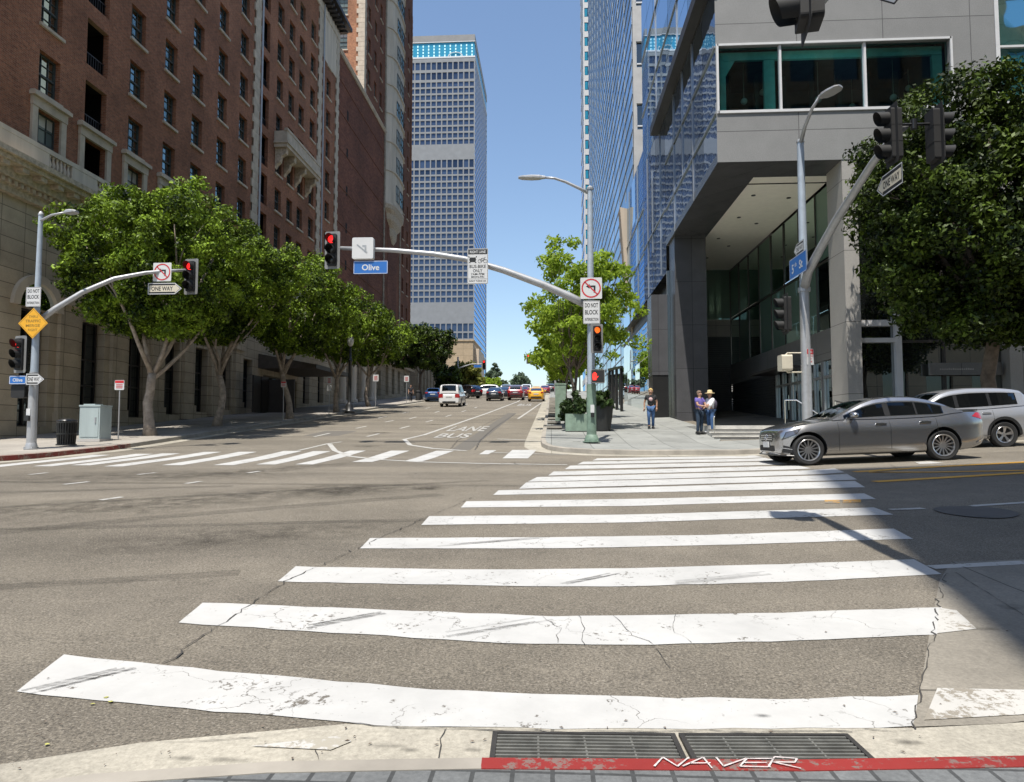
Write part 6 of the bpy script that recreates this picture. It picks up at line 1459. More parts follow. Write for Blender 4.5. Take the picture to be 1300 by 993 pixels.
# litter bin
x, y = -14.72, 20.0; z = G(x,y)+HK; t = thing('litter_bin', 'round black slatted litter bin on the hotel corner pavement', 'litter bin', (x,y,z))
mb = MB(); mb.lathe([(0,.03),(.20,.03),(.215,.7),(0,.7)], 18, c=(x,y,z)); mb.build('liner', M['black_matte'], t, 60)
mb = MB()
for i in range(24): a = 2*PI*i/24; c_, s_ = math.cos(a), math.sin(a); mb.path([(x+.225*c_,y+.225*s_,z+.04),(x+.25*c_,y+.25*s_,z+.4),(x+.262*c_,y+.262*s_,z+.74)], .016, 4)
mb.build('slats', M['black'], t)
mb = MB()
for zz in (.05,.38,.72): mb.lathe([(.262,zz-.02),(.275,zz-.02),(.275,zz+.02),(.262,zz+.02),(.262,zz-.02)], 24, c=(x,y,z))
mb.build('hoops', M['black'], t); mb = MB(); mb.lathe([(.13,.78),(.27,.745),(.285,.76),(.27,.80),(.14,.84),(.13,.78)], 24, c=(x,y,z)); mb.build('lid', M['black'], t, 60)
# parking sign posts on the left
def post_sign(px, Y, z_px, label, w_=.34, h_=.34, white=True, two=False, post='galv'):
    p = hy(px, 500, Y); z = G(p[0], Y)+HK; zt = hy(px, z_px, Y)[2]
    t = thing('parking_sign', label, 'sign', (p[0],Y,z), group='kerbside parking signs'); x = p[0]
    mb = MB(); mb.tube((x,Y,z-.02),(x,Y,zt+h_/2), .022, .022, 8); mb.build('post', M[post], t)
    mb = MB(); mb.prism([(x+u,Y-.035,zt+v) for u,v in rrect(w_,h_,.03)],(0,.01,0)); pl = mb.build('plate', M['sign_white'], t)
    if white:
        mb = MB(); fn = lambda u,v: (x+u,Y-.040,zt+v)
        mb.poly([fn(-w_*.46,h_*.2),fn(w_*.46,h_*.2),fn(w_*.46,h_*.46),fn(-w_*.46,h_*.46)])
        for k in range(3): mb.box(x-w_*.34, x+w_*.34, Y-.0405, Y-.0385, zt-h_*.32+k*h_*.16, zt-h_*.25+k*h_*.16)
        mb.build('red_marks', M['sign_red'], pl)
    else:
        mb = MB()
        for k in range(4): mb.box(x-w_*.3, x+w_*.3, Y-.0405, Y-.0385, zt-h_*.32+k*h_*.17, zt-h_*.24+k*h_*.17)
        mb.build('marks', M['sign_red'], pl)
    if two:
        mb = MB(); mb.prism([(x+u,Y-.035,zt-h_*1.05+v) for u,v in rrect(w_*.9,h_*.8,.03)],(0,.01,0)); p2 = mb.build('lower_plate', M['sign_white'], t)
    return t
post_sign(152, 22.8, 489, 'red and white parking sign on a post between the cabinet and the biggest ficus')
post_sign(360, 34.0, 488, 'small pinkish parking sign beside the curved trunk of the third ficus', .26, .30)
post_sign(418, 40.0, 483, 'tall double parking sign in front of the dark hotel doors', .30, .44, False, True)
post_sign(477, 50.5, 480, 'white sign on a post on the sunny strip of hotel pavement', .42, .5, False)
post_sign(516, 62.0, 481, 'far white sign near the last ficus on the hotel pavement', .45, .55, False)
# black lamp post and planters by the hotel
x, y = hy(444,500,42.0)[0], 42.0; z = G(x,y)+HK; t = thing('lamp_post', 'black ornamental post with a heavy foot beside the fourth ficus', 'lamp post', (x,y,z))
mb = MB(); mb.lathe([(0,0),(.34,0),(.34,.12),(.26,.18),(.24,.5),(.16,.62),(.11,.75),(.10,3.2),(.13,3.25),(.13,3.35),(.08,3.4),(.06,4.2)], 16, c=(x,y,z)); mb.build('post', M['black'], t, 50)
mb = MB(); mb.lathe([(.06,4.2),(.16,4.3),(.22,4.55),(.16,4.8),(0,4.9)], 14, c=(x,y,z)); mb.build('globe', M['sign_white'], t, 180)
t = thing('door_screen', 'dark folding screens standing at the hotel entrance under the canopy', 'screen', gz(-17.6,42.5)); z = G(-17.6,42.5)+HK
mb = MB(); mb.box(-18.4,-18.3,41,43.2,z,z+2.3); mb.box(-18.4,-16.6,43.25,43.33,z,z+2.2); mb.build('panel', M['bronze'], t); mb = MB(); mb.box(-18.28,-18.24,42.06,42.14,z,z+2.3); mb.build('post', M['black'], t)
# left pavement figures: far planter and bin
x, y = hy(531,500,72)[0], 72; z = G(x,y)+HK; t = thing('litter_bin', 'far dark litter bin near the last ficus', 'litter bin', (x,y,z)); mb = MB(); mb.lathe([(0,0),(.28,0),(.3,.9),(.2,1.05),(0,1.05)], 14, c=(x,y,z)); mb.build('bin_body', M['black_matte'], t, 60); mb = MB(); mb.lathe([(.31,.88),(.33,.88),(.33,.95),(.31,.95)], 14, c=(x,y,z)); mb.build('rim', M['black'], t)
# right pavement planters
x, y = .98, 26.6; z = G(x,y)+HK; t = thing('planter_box', 'green concrete planter box left of the green-footed pole', 'planter', (x,y,z))
mb = MB(); W_, D_ = .44, .4
o = [(x-W_,y-D_,z),(x+W_,y-D_,z),(x+W_,y+D_,z),(x-W_,y+D_,z)]
mb.box(x-W_,x+W_,y-D_,y-D_+.08,z,z+.66); mb.box(x-W_,x+W_,y+D_-.08,y+D_,z,z+.66); mb.box(x-W_,x-W_+.08,y-D_+.08,y+D_-.08,z,z+.66); mb.box(x+W_-.08,x+W_,y-D_+.08,y+D_-.08,z,z+.66); mb.build('planter_walls', M['planter_green'], t)
mb = MB(); mb.box(x-W_+.08,x+W_-.08,y-D_+.08,y+D_-.08,z+.02,z+.58); mb.build('soil', M['bark_dark'], t)
x2, y2 = 1.95, 26.75; z2 = G(x2,y2)+HK; t = thing('planter_pot', 'dark round planter tub behind the green-footed pole', 'planter', (x2,y2,z2))
mb = MB(); mb.lathe([(0,0),(.34,0),(.42,.55),(.46,.98),(.40,.98),(.38,.85),(0,.85)], 20, c=(x2,y2,z2)); mb.build('tub', M['planter_black'], t, 50); mb = MB(); mb.lathe([(0,.855),(.375,.855)], 20, c=(x2,y2,z2)); mb.build('soil', M['bark_dark'], t)
def shrub(label, c, R3, n, seed, size=.09, leaf='shrub'):
    t = thing('shrub', label, 'shrub', c, rz=0)
    mb = MB(); r = random.Random(seed)
    for i in range(5): mb.path(bend((0,0,0),(r.uniform(-.5,.5)*R3[0],r.uniform(-.5,.5)*R3[1],R3[2]*1.3), r, 3), [.02,.016,.012,.006], 5)
    mb.build('stems', M['bark_dark'], t)
    cl, rd = crown_clumps((0,0,R3[2]), R3, 22, min(R3)*.5, seed); link('foliage', leaf_mesh('foliage', cl, rd, n, size, M[leaf], seed), t); return t
shrub('dark shrub growing out of the green planter box', (x,y,z+.55), (.5,.42,.42), 1500, 301)
shrub('dark leafy shrub in the round planter tub', (x2,y2,z2+.82), (.5,.5,.36), 1500, 302, .10)
shrub('dark shrub further up the kerb behind the planter box', gz(.9,31), (.45,.8,.5), 1200, 303, .10)
x, y = .45, 33.5; z = G(x,y)+HK; t = thing('utility_cabinet', 'narrow grey-green utility cabinet by the right kerb behind the planters', 'cabinet', (x,y,z))
mb = MB(); mb.box(x-.26,x+.26,y-.3,y+.3,z,z+1.75); mb.box(x-.28,x+.28,y-.32,y+.32,z+1.752,z+1.82); mb.build('cabinet_body', M['planter_green'], t); mb = MB(); mb.box(x-.22,x+.22,y-.312,y-.302,z+.1,z+1.65); mb.build('door', M['planter_green'], t)
# pale blocks stand in for sunlit stripes between tree shadows along the kerb
mb = MB()
for i in range(16):
    y = 27.5+i*3.3; xx = .05+.55*(i%2)*0; 
    mb.box(-.18,.42,y,y+1.5,G(0,y+.7)+HK+.0,G(0,y+.7)+HK+.10)
structure('sun_stripe_blocks', mb, M['kerb'])
# black framed shelter
t = thing('bus_shelter', 'black framed bus shelter of slim posts on the right pavement', 'shelter', gz(4.4,46)); 
for i, (px, Y) in enumerate([(789,44.0),(783,46.5),(778,49.5),(774,52.5)]):
    q = hy(px, 500, Y); z = G(q[0],Y)+HK; mb = MB(); mb.box(q[0]-.09,q[0]+.09,Y-.09,Y+.09,z,z+2.75); mb.build('post', M['black'], t)
a = hy(789,500,44); b = hy(774,500,52.5)
mb = MB(); mb.path([(a[0],43.6,G(4,43.6)+2.98),(b[0],53,G(4,53)+2.98)], .12, 4); mb.build('top_rail', M['black'], t)
mb = MB(); mb.quad((a[0]+.06,44.2,G(4,44)+.5),(b[0]+.06,52.3,G(4,52)+.5),(b[0]+.06,52.3,G(4,52)+2.6),(a[0]+.06,44.2,G(4,44)+2.6)); mb.build('glass_panel', M['clear_teal'], t)
# steel rails on the entrance steps
def rail(label, pts, posts):
    t = thing('handrail', label, 'handrail', posts[0], group='steel handrails on the entrance steps'); mb = MB(); mb.path(pts, .025, 8); mb.build('rail', M['chrome'], t, 180); mb = MB()
    for p in posts: mb.tube(p, (p[0],p[1],pts[0][2] if p is posts[0] else pts[-1][2]), .022, .022, 8)
    mb.build('posts', M['chrome'], t); return t
rail('slanting steel handrail at the left end of the entrance steps, behind the couple', [(5.75,24.6,1.75),(6.05,25.6,1.95),(6.55,28.5,2.25)], [(5.75,24.6,.9),(6.55,28.5,1.47)])
rail('zigzag steel handrail behind the pole at the glass doors', [(8.9,26.6,2.45),(9.35,26.6,2.45),(9.75,25.4,1.85)], [(8.9,26.6,fl),(9.75,25.4,fl)])
rail('short steel handrail behind the sedan windscreen', [(10.2,25.2,2.35),(10.45,24.6,2.2),(10.8,23.9,1.9)], [(10.2,25.2,fl-.0),(10.8,23.9,1.2)])
# far signals over the next crossing
def far_signal(x_px, y_px, Y, label, sign_px, lbl2, pole_x, lbl3):
    p = hy(x_px, y_px, Y); signal(p, 0, 'red_on', label, 1.3, 'far traffic signal heads')
    q = hy(sign_px[0], sign_px[1], Y); street_sign((q[0],Y-.1,q[2]), 0, 1.15, .42, None, lbl2, .45)
    t = thing('signal_pole', lbl3, 'pole', (pole_x, Y+.3, G(pole_x,Y)+HK)); z = G(pole_x,Y)+HK
    mb = MB(); mb.path([(pole_x,Y+.3,z),(pole_x,Y+.3,p[2]+1.2)], [.16,.12], 8); mb.build('pole', M['galv'], t)
    mb = MB(); mb.path([(pole_x,Y+.3,p[2]-.5),((pole_x+p[0])/2,Y+.25,p[2]+.1),(p[0],Y+.2,p[2]+.15)], [.1,.07,.05], 6); mb.build('mast_arm', M['galv'], t)
far_signal(671, 455.5, 100, 'far traffic signal with red lit, against the sky left of the young tree', (679.5,458), 'small far blue name sign against the sky', .6, 'far right mast arm pole behind the young tree')
far_signal(614.5, 463, 100, 'far traffic signal with red lit, at the foot of the grey tower', (606.5,465), 'small far blue name sign at the foot of the tower', hy(581,470,100)[0], 'far left mast arm pole among the trees')
p = hy(579,478,98); signal(p, 0, 'red_on', 'far low traffic signal with red lit among the far trees', 1.2, 'far traffic signal heads')
# far twin street lamp
p = hy(736,478,128); z = G(p[0],128)+HK; t = thing('street_lamp', 'far twin globe street lamp on the crest by the right kerb', 'street lamp', (p[0],128,z))
zz = hy(736,474,128)[2]; mb = MB(); mb.path([(p[0],128,z),(p[0],128,zz)], [.16,.1], 8); mb.path([(p[0]-.5,128,zz+.25),(p[0]-.3,128,zz-.25),(p[0]+.3,128,zz-.25),(p[0]+.5,128,zz+.25)], .07, 6); mb.build('post', M['black_matte'], t)
for s in (-.5,.5): mb = MB(); mb.ell((p[0]+s,128,zz+.5), (.26,.26,.32)); mb.build('globe', M['grey_box'], t, 180)
# ------------------------------------------------------------------ cars
def itp(a, x):
    xs_ = [p[0] for p in a]; ys_ = [p[1] for p in a]; n = len(a)
    if x <= xs_[0]: return ys_[0]
    if x >= xs_[-1]: return ys_[-1]
    i = max(j for j in range(n-1) if xs_[j] <= x)
    h = xs_[i+1]-xs_[i]; t = (x-xs_[i])/h
    d = lambda j: 0 if j in (0,) else (ys_[j]-ys_[j-1])/(xs_[j]-xs_[j-1])
    def m(j):
        if j == 0: return d(1)
        if j == n-1: return d(n-1)
        a_, b_ = d(j), d(j+1)
        return 0 if a_*b_ <= 0 else 2*a_*b_/(a_+b_)
    return ys_[i]*(2*t**3-3*t*t+1)+h*m(i)*(t**3-2*t*t+t)+ys_[i+1]*(-2*t**3+3*t*t)+h*m(i+1)*(t**3-t*t)
SEDAN = dict(L=4.70, H=1.44, wf=.83, wr=3.67, R=.335,
 top=[(0,.60),(.04,.72),(.14,.79),(.35,.845),(.9,.93),(1.35,.985),(1.6,1.0),(2.6,.985),(3.5,1.0),(3.95,1.055),(4.3,1.075),(4.52,1.065),(4.62,1.02),(4.67,.88),(4.70,.66)],
 bot=[(0,.30),(.12,.22),(.4,.20),(1.2,.19),(3.4,.19),(4.2,.22),(4.55,.30),(4.70,.42)],
 wid=[(0,.50),(.06,.62),(.2,.74),(.45,.83),(.8,.875),(1.3,.885),(2.4,.90),(3.5,.895),(4.1,.865),(4.45,.80),(4.62,.70),(4.70,.58)],
 roof=[(1.38,.985),(1.62,1.10),(1.9,1.235),(2.15,1.34),(2.4,1.405),(2.75,1.435),(3.1,1.425),(3.45,1.365),(3.75,1.265),(4.0,1.15),(4.16,1.075)],
 tumble=.40, glassu=[(1.62,2.50),(2.62,3.16),(3.20,3.74)], ws=(1.45,2.28), rw=(3.52,4.10), belt=.985, doors=[(1.47,2.56),(2.56,3.55)], handles=[2.36,3.30])
def _sh(u): return u*.7 if u < .83 else u-.249
for k_ in ('top','bot','wid','roof'): SEDAN[k_] = [(_sh(a), b) for a, b in SEDAN[k_]]
for k_ in ('L','wf','wr'): SEDAN[k_] = _sh(SEDAN[k_])
for k_ in ('ws','rw','handles'): SEDAN[k_] = [_sh(a) for a in SEDAN[k_]]
for k_ in ('glassu','doors'): SEDAN[k_] = [(_sh(a), _sh(b)) for a, b in SEDAN[k_]]
SEDAN['fs'] = .7
SUV = dict(L=4.58, H=1.68, wf=.85, wr=3.51, R=.36,
 top=[(0,.72),(.05,.86),(.2,.96),(.6,1.03),(1.1,1.07),(1.5,1.09),(2.6,1.10),(3.6,1.14),(4.2,1.17),(4.45,1.12),(4.54,.95),(4.58,.72)],
 bot=[(0,.36),(.12,.27),(.5,.25),(1.2,.24),(3.4,.24),(4.2,.28),(4.5,.36),(4.58,.48)],
 wid=[(0,.55),(.06,.66),(.2,.78),(.5,.88),(.9,.915),(2.4,.925),(3.6,.92),(4.2,.89),(4.45,.83),(4.58,.68)],
 roof=[(1.1,1.06),(1.4,1.22),(1.75,1.42),(2.0,1.56),(2.3,1.64),(2.8,1.68),(3.4,1.665),(3.9,1.62),(4.12,1.57),(4.26,1.42),(4.40,1.20),(4.46,1.12)],
 tumble=.30, glassu=[(1.42,2.28),(2.38,3.18),(3.26,3.96)], ws=(1.2,2.05), rw=(4.13,4.42), belt=1.08, doors=[(1.42,2.33),(2.33,3.24)], handles=[2.12,3.06])
VAN = dict(L=4.6, H=1.85, wf=.8, wr=3.55, R=.33,
 top=[(0,.7),(.05,.85),(.3,.98),(.8,1.06),(1.2,1.10),(2.6,1.10),(4.3,1.12),(4.5,1.10),(4.58,.95),(4.60,.7)],
 bot=[(0,.34),(.12,.25),(.5,.22),(4.2,.24),(4.5,.3),(4.60,.36)],
 wid=[(0,.6),(.06,.7),(.25,.82),(.6,.88),(1.2,.90),(4.2,.90),(4.5,.88),(4.60,.80)],
 roof=[(.95,1.07),(1.2,1.25),(1.6,1.55),(1.9,1.74),(2.2,1.82),(2.8,1.85),(4.2,1.84),(4.42,1.80),(4.52,1.45),(4.55,1.12)],
 tumble=.13, glassu=[(1.35,2.05),(2.15,3.0),(3.1,4.2)], ws=(1.05,1.9), rw=(4.43,4.535), belt=1.10, doors=[(1.3,2.1),(2.1,3.05)], handles=[1.95,2.3])
def car(label, cat, loc, rot, S, paintm, rim='plain', group=None, hero=False, clad=False, dark_glass=True, cls='parked_car'):
    t = thing(cls, label, cat, loc, rot=rot, group=group)
    L = S['L']; top = lambda u: itp(S['top'], u); bot = lambda u: itp(S['bot'], u); wid = lambda u: itp(S['wid'], u); roof = lambda u: itp(S['roof'], u)
    def sec(u):
        w = wid(u); b = bot(u); z1 = top(u); h = z1-b
        return [(0,b),(.78*w,b),(.92*w,b+.035*h),(.975*w,b+.12*h),(.985*w,b+.30*h),(.982*w,b+.46*h),(.996*w,b+.60*h),(1.0*w,b+.68*h),(.985*w,b+.76*h),(.95*w,b+.87*h),(.91*w,b+.955*h),(.80*w,b+.992*h),(.45*w,z1+.012),(0,z1+.018)]
    def side_y(u, z):
        s = sec(u)
        for (y0,z0),(y1,z1) in zip(s[1:], s[2:]):
            if z0 <= z <= z1+1e-6: return y0+(y1-y0)*(z-z0)/max(1e-6, z1-z0)
        return s[-4][0]
    us = sorted(set([round(L*i/64,4) for i in range(65)]+[.015,.03,.06,.1,L-.015,L-.03,L-.06,L-.1]))
    mb = MB(); vs = []; k = 13
    for u in us:
        s = sec(u); vs += [(u, -y, z) for y, z in s] + [(u, y, z) for y, z in reversed(s[1:-1])]
    n = 26; fs = [(i*n+j, i*n+(j+1)%n, (i+1)*n+(j+1)%n, (i+1)*n+j) for i in range(len(us)-1) for j in range(n)] + [tuple(range(n)), tuple(range(n*(len(us)-1), n*len(us)))]
    mb.add(vs, fs, 0)
    me = mb.mesh('body', [paintm, M['black_matte']], None)
    body = link('body', me, t)
    cut = MB(); cut.m = 1
    for u in (S['wf'], S['wr']):
        for s in (-1, 1):
            y0, y1 = s*.58, s*1.2; r = S['R']+.045; nn = 30; vs = []
            for y in (y0, y1): vs += [(u+r*math.cos(2*PI*i/nn), y, S['R']+.02+r*math.sin(2*PI*i/nn)) for i in range(nn)]
            cut.add(vs, [(i,(i+1)%nn,nn+(i+1)%nn,nn+i) for i in range(nn)]+[tuple(range(nn)), tuple(range(nn,2*nn))], 1)
    cm = cut.mesh('cutter', [paintm, M['black_matte']]); cobj = bpy.data.objects.new('cutter', cm); COL.objects.link(cobj)
    bpy.context.view_layer.update()
    md = body.modifiers.new('arches', 'BOOLEAN'); md.object = cobj; md.operation = 'DIFFERENCE'; md.solver = 'EXACT'
    cobj.parent = t; bpy.context.view_layer.update()
    dg = bpy.context.evaluated_depsgraph_get(); nm = bpy.data.meshes.new_from_object(body.evaluated_get(dg))
    body.modifiers.clear(); body.data = nm; bpy.data.objects.remove(cobj); bpy.data.meshes.remove(cm)
    nm.polygons.foreach_set('use_smooth', [True]*len(nm.polygons))
    try: nm.set_sharp_from_angle(angle=R(42))
    except Exception: pass
    # greenhouse
    r0, r1 = S['roof'][0][0], S['roof'][-1][0]; gu = sorted(set([r0+(r1-r0)*i/44 for i in range(45)]+[x for a in S['glassu'] for x in a]+list(S['ws'])+list(S['rw'])))
    tl = [0,.06,.14,.80,.88,.95]
    def gsec(u):
        zr = roof(u); zb_ = min(top(u)-.03, zr-.005); wb = wid(u)*.925; hh = zr-zb_; wr_ = max(.35, wb-S['tumble']*hh)
        o = [(wb+(wr_-wb)*f, zb_+(zr-.035*min(1,hh*4)-zb_)*f) for f in tl[:-1]]
        o += [(wr_-.03, zr-.018), (wr_-.11, zr-.003), (wr_*.78, zr+.008), (wr_*.4, zr+.022), (0, zr+.026)]
        return o
    G_ = MB(); W_ = {'windshield': MB(), 'rear_window': MB(), **{'side_window%d' % i: MB() for i in range(8)}}; trim = MB()
    def gq(mb, u0, u1, j, s, off=0):
        a, b = gsec(u0), gsec(u1); q = [(u0, s*a[j][0], a[j][1]), (u1, s*b[j][0], b[j][1]), (u1, s*b[j+1][0], b[j+1][1]), (u0, s*a[j+1][0], a[j+1][1])]
        if s > 0: q.reverse()
        mb.quad(*q)
    for u0, u1 in zip(gu, gu[1:]):
        um = (u0+u1)/2
        for j in range(9):
            for s in (-1, 1):
                if j in (2,) and any(a <= um <= b for a, b in S['glassu']): gq(W_['side_window%d' % ([a <= um <= b for a, b in S['glassu']].index(True)*2+(s > 0))], u0, u1, j, s)
                elif j in (7, 8) and S['ws'][0] <= um <= S['ws'][1]: gq(W_['windshield'], u0, u1, j, s)
                elif j in (7, 8) and S['rw'][0] <= um <= S['rw'][1]: gq(W_['rear_window'], u0, u1, j, s)
                elif j in (1, 2, 3) and S['glassu'][0][0] <= um <= S['glassu'][-1][1] and (j == 2): (setattr(G_, 'm', 1), gq(G_, u0, u1, j, s), setattr(G_, 'm', 0))
                else: gq(G_, u0, u1, j, s)
    G_.build('roof', [paintm, M['black']], t, 50)
    for k_, mb in W_.items():
        if mb.f: mb.build(k_.rstrip('0123456789'), M['car_glass'], t, 40)
    # body seams and sills
    for u in sorted(set(x for d_ in S['doors'] for x in d_)):
        if True:
            zs_ = np.linspace(bot(u)+.10, top(u)-.02, 12)
            for s in (-1, 1):
                seam = MB()
                for z0, z1 in zip(zs_, zs_[1:]):
                    sh = lambda z: u + (0 if u != S['doors'][-1][1] else -.16*max(0, (.62-z))/.5) 
                    seam.quad((sh(z0)-.005, s*(side_y(u,z0)+.002), z0), (sh(z0)+.005, s*(side_y(u,z0)+.002), z0), (sh(z1)+.005, s*(side_y(u,z1)+.002), z1), (sh(z1)-.005, s*(side_y(u,z1)+.002), z1))
                seam.build('door_gap', M['black_matte'], t)
    def strip_(name, u0, u1, zf, hgt, mat, d=.006):
        q = np.linspace(u0, u1, 16)
        for s in (-1, 1):
            mb = MB()
            for a, b in zip(q, q[1:]):
                mb.quad((a, s*(side_y(a,zf(a))+d), zf(a)), (b, s*(side_y(b,zf(b))+d), zf(b)), (b, s*(side_y(b,zf(b)+hgt)+d), zf(b)+hgt), (a, s*(side_y(a,zf(a)+hgt)+d), zf(a)+hgt))
            mb.build(name, M[mat] if isinstance(mat, str) else mat, t)
    wa, wb2 = S['wf']+S['R']+.06, S['wr']-S['R']-.06
    strip_('sill', wa, wb2, lambda u: bot(u)+.012, .10 if clad else .035, 'black_matte' if clad else 'chrome', .008)
    if not clad: strip_('lower_sill', wa, wb2, lambda u: bot(u)+.05, .07, paintm, .004)
    if clad:
        for u in (S['wf'], S['wr']):
            for s in (-1, 1):
                mb = MB(); nn = 20; r_ = S['R']+.045; vs = []
                for i in range(nn+1):
                    a = -R(12)+(PI+R(24))*i/nn
                    for rr in (r_, r_+.075):
                        uu = u+rr*math.cos(a); zz = S['R']+.02+rr*math.sin(a); vs.append((uu, s*(side_y(min(max(uu,.05),L-.05), min(zz, top(uu)-.05))+.007), zz))
                mb.add(vs, [(2*i,2*i+1,2*i+3,2*i+2) for i in range(nn)])
                mb.build('arch_trim', M['black_matte'], t)
    # belt trim
    for s in (-1,1):
        mb = MB(); mb2 = MB()
        g0 = [u for u in gu if S['glassu'][0][0]-.05 <= u <= S['glassu'][-1][1]+.04]
        for a, b in zip(g0, g0[1:]):
            A, B_ = gsec(a)[2], gsec(b)[2]; mb.quad((a,s*(A[0]+.004),A[1]-.014),(b,s*(B_[0]+.004),B_[1]-.014),(b,s*(B_[0]+.004),B_[1]+.004),(a,s*(A[0]+.004),A[1]+.004))
            A, B_ = gsec(a)[3], gsec(b)[3]; mb2.quad((a,s*(A[0]+.003),A[1]-.004),(b,s*(B_[0]+.003),B_[1]-.004),(b,s*(B_[0]+.003),B_[1]+.010),(a,s*(A[0]+.003),A[1]+.010))
        for m_ in (mb, mb2): m_.build('window_trim', M['chrome'] if hero else M['black'], t)
    # handles, mirrors
    for u in S['handles']:
        for s in (-1,1):
            z = top(u)-.145; y = side_y(u, z); mb = MB(); mb.prism([(u+a, s*(y+.012), z+b) for a, b in rrect(.24,.035,.016)], (0, s*.02, 0)); mb.prism([(u+a, s*(y+.001), z-.004+b) for a, b in rrect(.2,.06,.03)], (0, s*.004, 0)); mb.build('door_handle', M['chrome'] if hero else paintm, t, 40)
    for s in (-1,1):
        u = S['glassu'][0][0]+.17; z = S['belt']+.075; y = wid(u)*.93
        mb = MB(); mb.ell((u, s*(y+.10), z), (.085,.115,.07), 14, 8); mb.box(u-.03,u+.03,s*(y-.02),s*(y+.05),z-.06,z-.03); mb.build('mirror', paintm, t, 180)
    # lamps by patches lying on the skin
    def patch(name, quadz, mat, d=.006, n=8, sides=(-1,1)):
        fs = S.get('fs', 1)
        (u0,z0),(u1,z1),(u2,z2),(u3,z3) = [(a*fs if a < .83 else a, b) for a, b in quadz]
        for s in sides:
            mb = MB(); vs = []
            for i in range(n+1):
                for j in range(n+1):
                    a, b = i/n, j/n
                    u = (u0*(1-a)+u1*a)*(1-b)+(u3*(1-a)+u2*a)*b; z = (z0*(1-a)+z1*a)*(1-b)+(z3*(1-a)+z2*a)*b
                    u = max(.012, min(L-.012, u)); vs.append((u, s*(side_y(u, z)+d), z))
            mb.add(vs, [(i*(n+1)+j,(i+1)*(n+1)+j,(i+1)*(n+1)+j+1,i*(n+1)+j+1) for i in range(n) for j in range(n)]); mb.build(name, M[mat], t, 180)
    h1 = top(.3*S.get('fs',1))
    patch('headlight', [(.10,h1-.27),(.50,h1-.14),(.66,h1-.01),(.22,h1-.10)], 'black', .004); patch('headlight_lens', [(.14,h1-.24),(.48,h1-.135),(.60,h1-.03),(.24,h1-.11)], 'headlamp', .009)
    ht = top(L-.3)
    if S is SEDAN: patch('tail_light', [(L-.36,ht-.13),(L-.05,ht-.22),(L-.06,ht-.06),(L-.24,ht-.05)], 'tail')
    else: patch('tail_light', [(L-.20,ht-.34),(L-.04,ht-.38),(L-.05,ht-.06),(L-.16,ht-.04)], 'tail')
    # nose: grille, lower intake, plate
    z0 = bot(0)+.03; zt_ = top(.03)
    mb = MB(); mb.prism([( -.004, a*.92, (zt_+z0)/2+.10+b) for a, b in rrect(.80,.21,.07)], (.03,0,0)); gr = mb.build('grille', M['black'], t)
    mb = MB()
    for k2 in (-.045, .0, .045): mb.box(-.012, -.005, -.34, .34, (zt_+z0)/2+.10+k2-.008, (zt_+z0)/2+.10+k2+.008)
    mb.build('grille_bar', M['chrome'], gr)
    mb = MB(); mb.prism([(-.006, a, z0+.05+b) for a, b in rrect(.9,.13,.04)], (.04,0,0)); mb.build('lower_intake', M['black_matte'], t)
    if hero:
        mb = MB(); nn = 20; c = (-.016, 0, (zt_+z0)/2+.10); rr = .085
        mb.lathe([(rr,-.005),(rr-.012,-.008),(rr-.012,.004),(rr,.004),(rr,-.005)], 24, axis='x', c=c)
        for i in range(3):
            a = R(90+120*i); mb.prism([(c[0]-.004, c[1]+.018*math.cos(a+PI/2), c[2]+.018*math.sin(a+PI/2)), (c[0]-.004, c[1]+rr*math.cos(a), c[2]+rr*math.sin(a)), (c[0]-.004, c[1]-.018*math.cos(a+PI/2), c[2]-.018*math.sin(a+PI/2))], (.006,0,0))
        mb.build('emblem', M['chrome'], t)
        patch('side_intake', [(.10,.29),(.40,.27),(.38,.40),(.14,.45)], 'black_matte', .006); patch('intake_blade', [(.12,.385),(.36,.35),(.36,.362),(.12,.40)], 'rim', .011)
        patch('arch_vent', [(.475,.34),(.495,.34),(.505,.52),(.485,.54)], 'black_matte', .006)
        mb = MB(); q = [itp(S['wid'], u) for u in (0,.042,.14,.30)]
        pts = [(-.03,0,.235),(-.02,-.45,.235),(.035,-q[1],.23),(.14,-q[2]-.01,.225),(.31,-q[3]-.005,.215)]
        mb.path(pts, .016, 6); mb.path([(a,-b,c_) for a,b,c_ in pts], .016, 6); mb.build('front_lip', M['black'], t)
        mb = MB(); mb.box(-.035, -.012, -.16, .16, .40, .53); mb.build('number_plate', M['sign_white'], t)
        patch('exhaust_trim', [(L-.30,.36),(L-.04,.44),(L-.04,.47),(L-.30,.39)], 'chrome', .006)
        # boot-lid lip
        mb = MB(); mb.path([(L-.13,-.62,ht+.002),(L-.09,-.3,ht+.012),(L-.085,0,ht+.016),(L-.09,.3,ht+.012),(L-.13,.62,ht+.002)], .018, 6); mb.build('spoiler_lip', M['black'], t)
    # tail: bumper, plate, reflector bar
    mb = MB(); mb.box(L-.02, L+.012, -.26, .26, ht-.33, ht-.22); mb.build('number_plate', M['sign_white'], t)
    mb = MB(); zb2 = bot(L)+.02; mb.prism([(L-.05, a, zb2+.02+b) for a, b in rrect(1.1,.16,.05)], (.058,0,0)); mb.build('rear_bumper', M['black_matte'], t)
    if not hero:
        for s in (-1,1): mb = MB(); mb.box(L-.05, L+.006, s*.5, s*.72*wid(L-.03)/.7, ht-(.16 if S is SEDAN else .34), ht-.05); mb.build('tail_light', M['tail'], t)
    # wheels
    Rr = S['R']
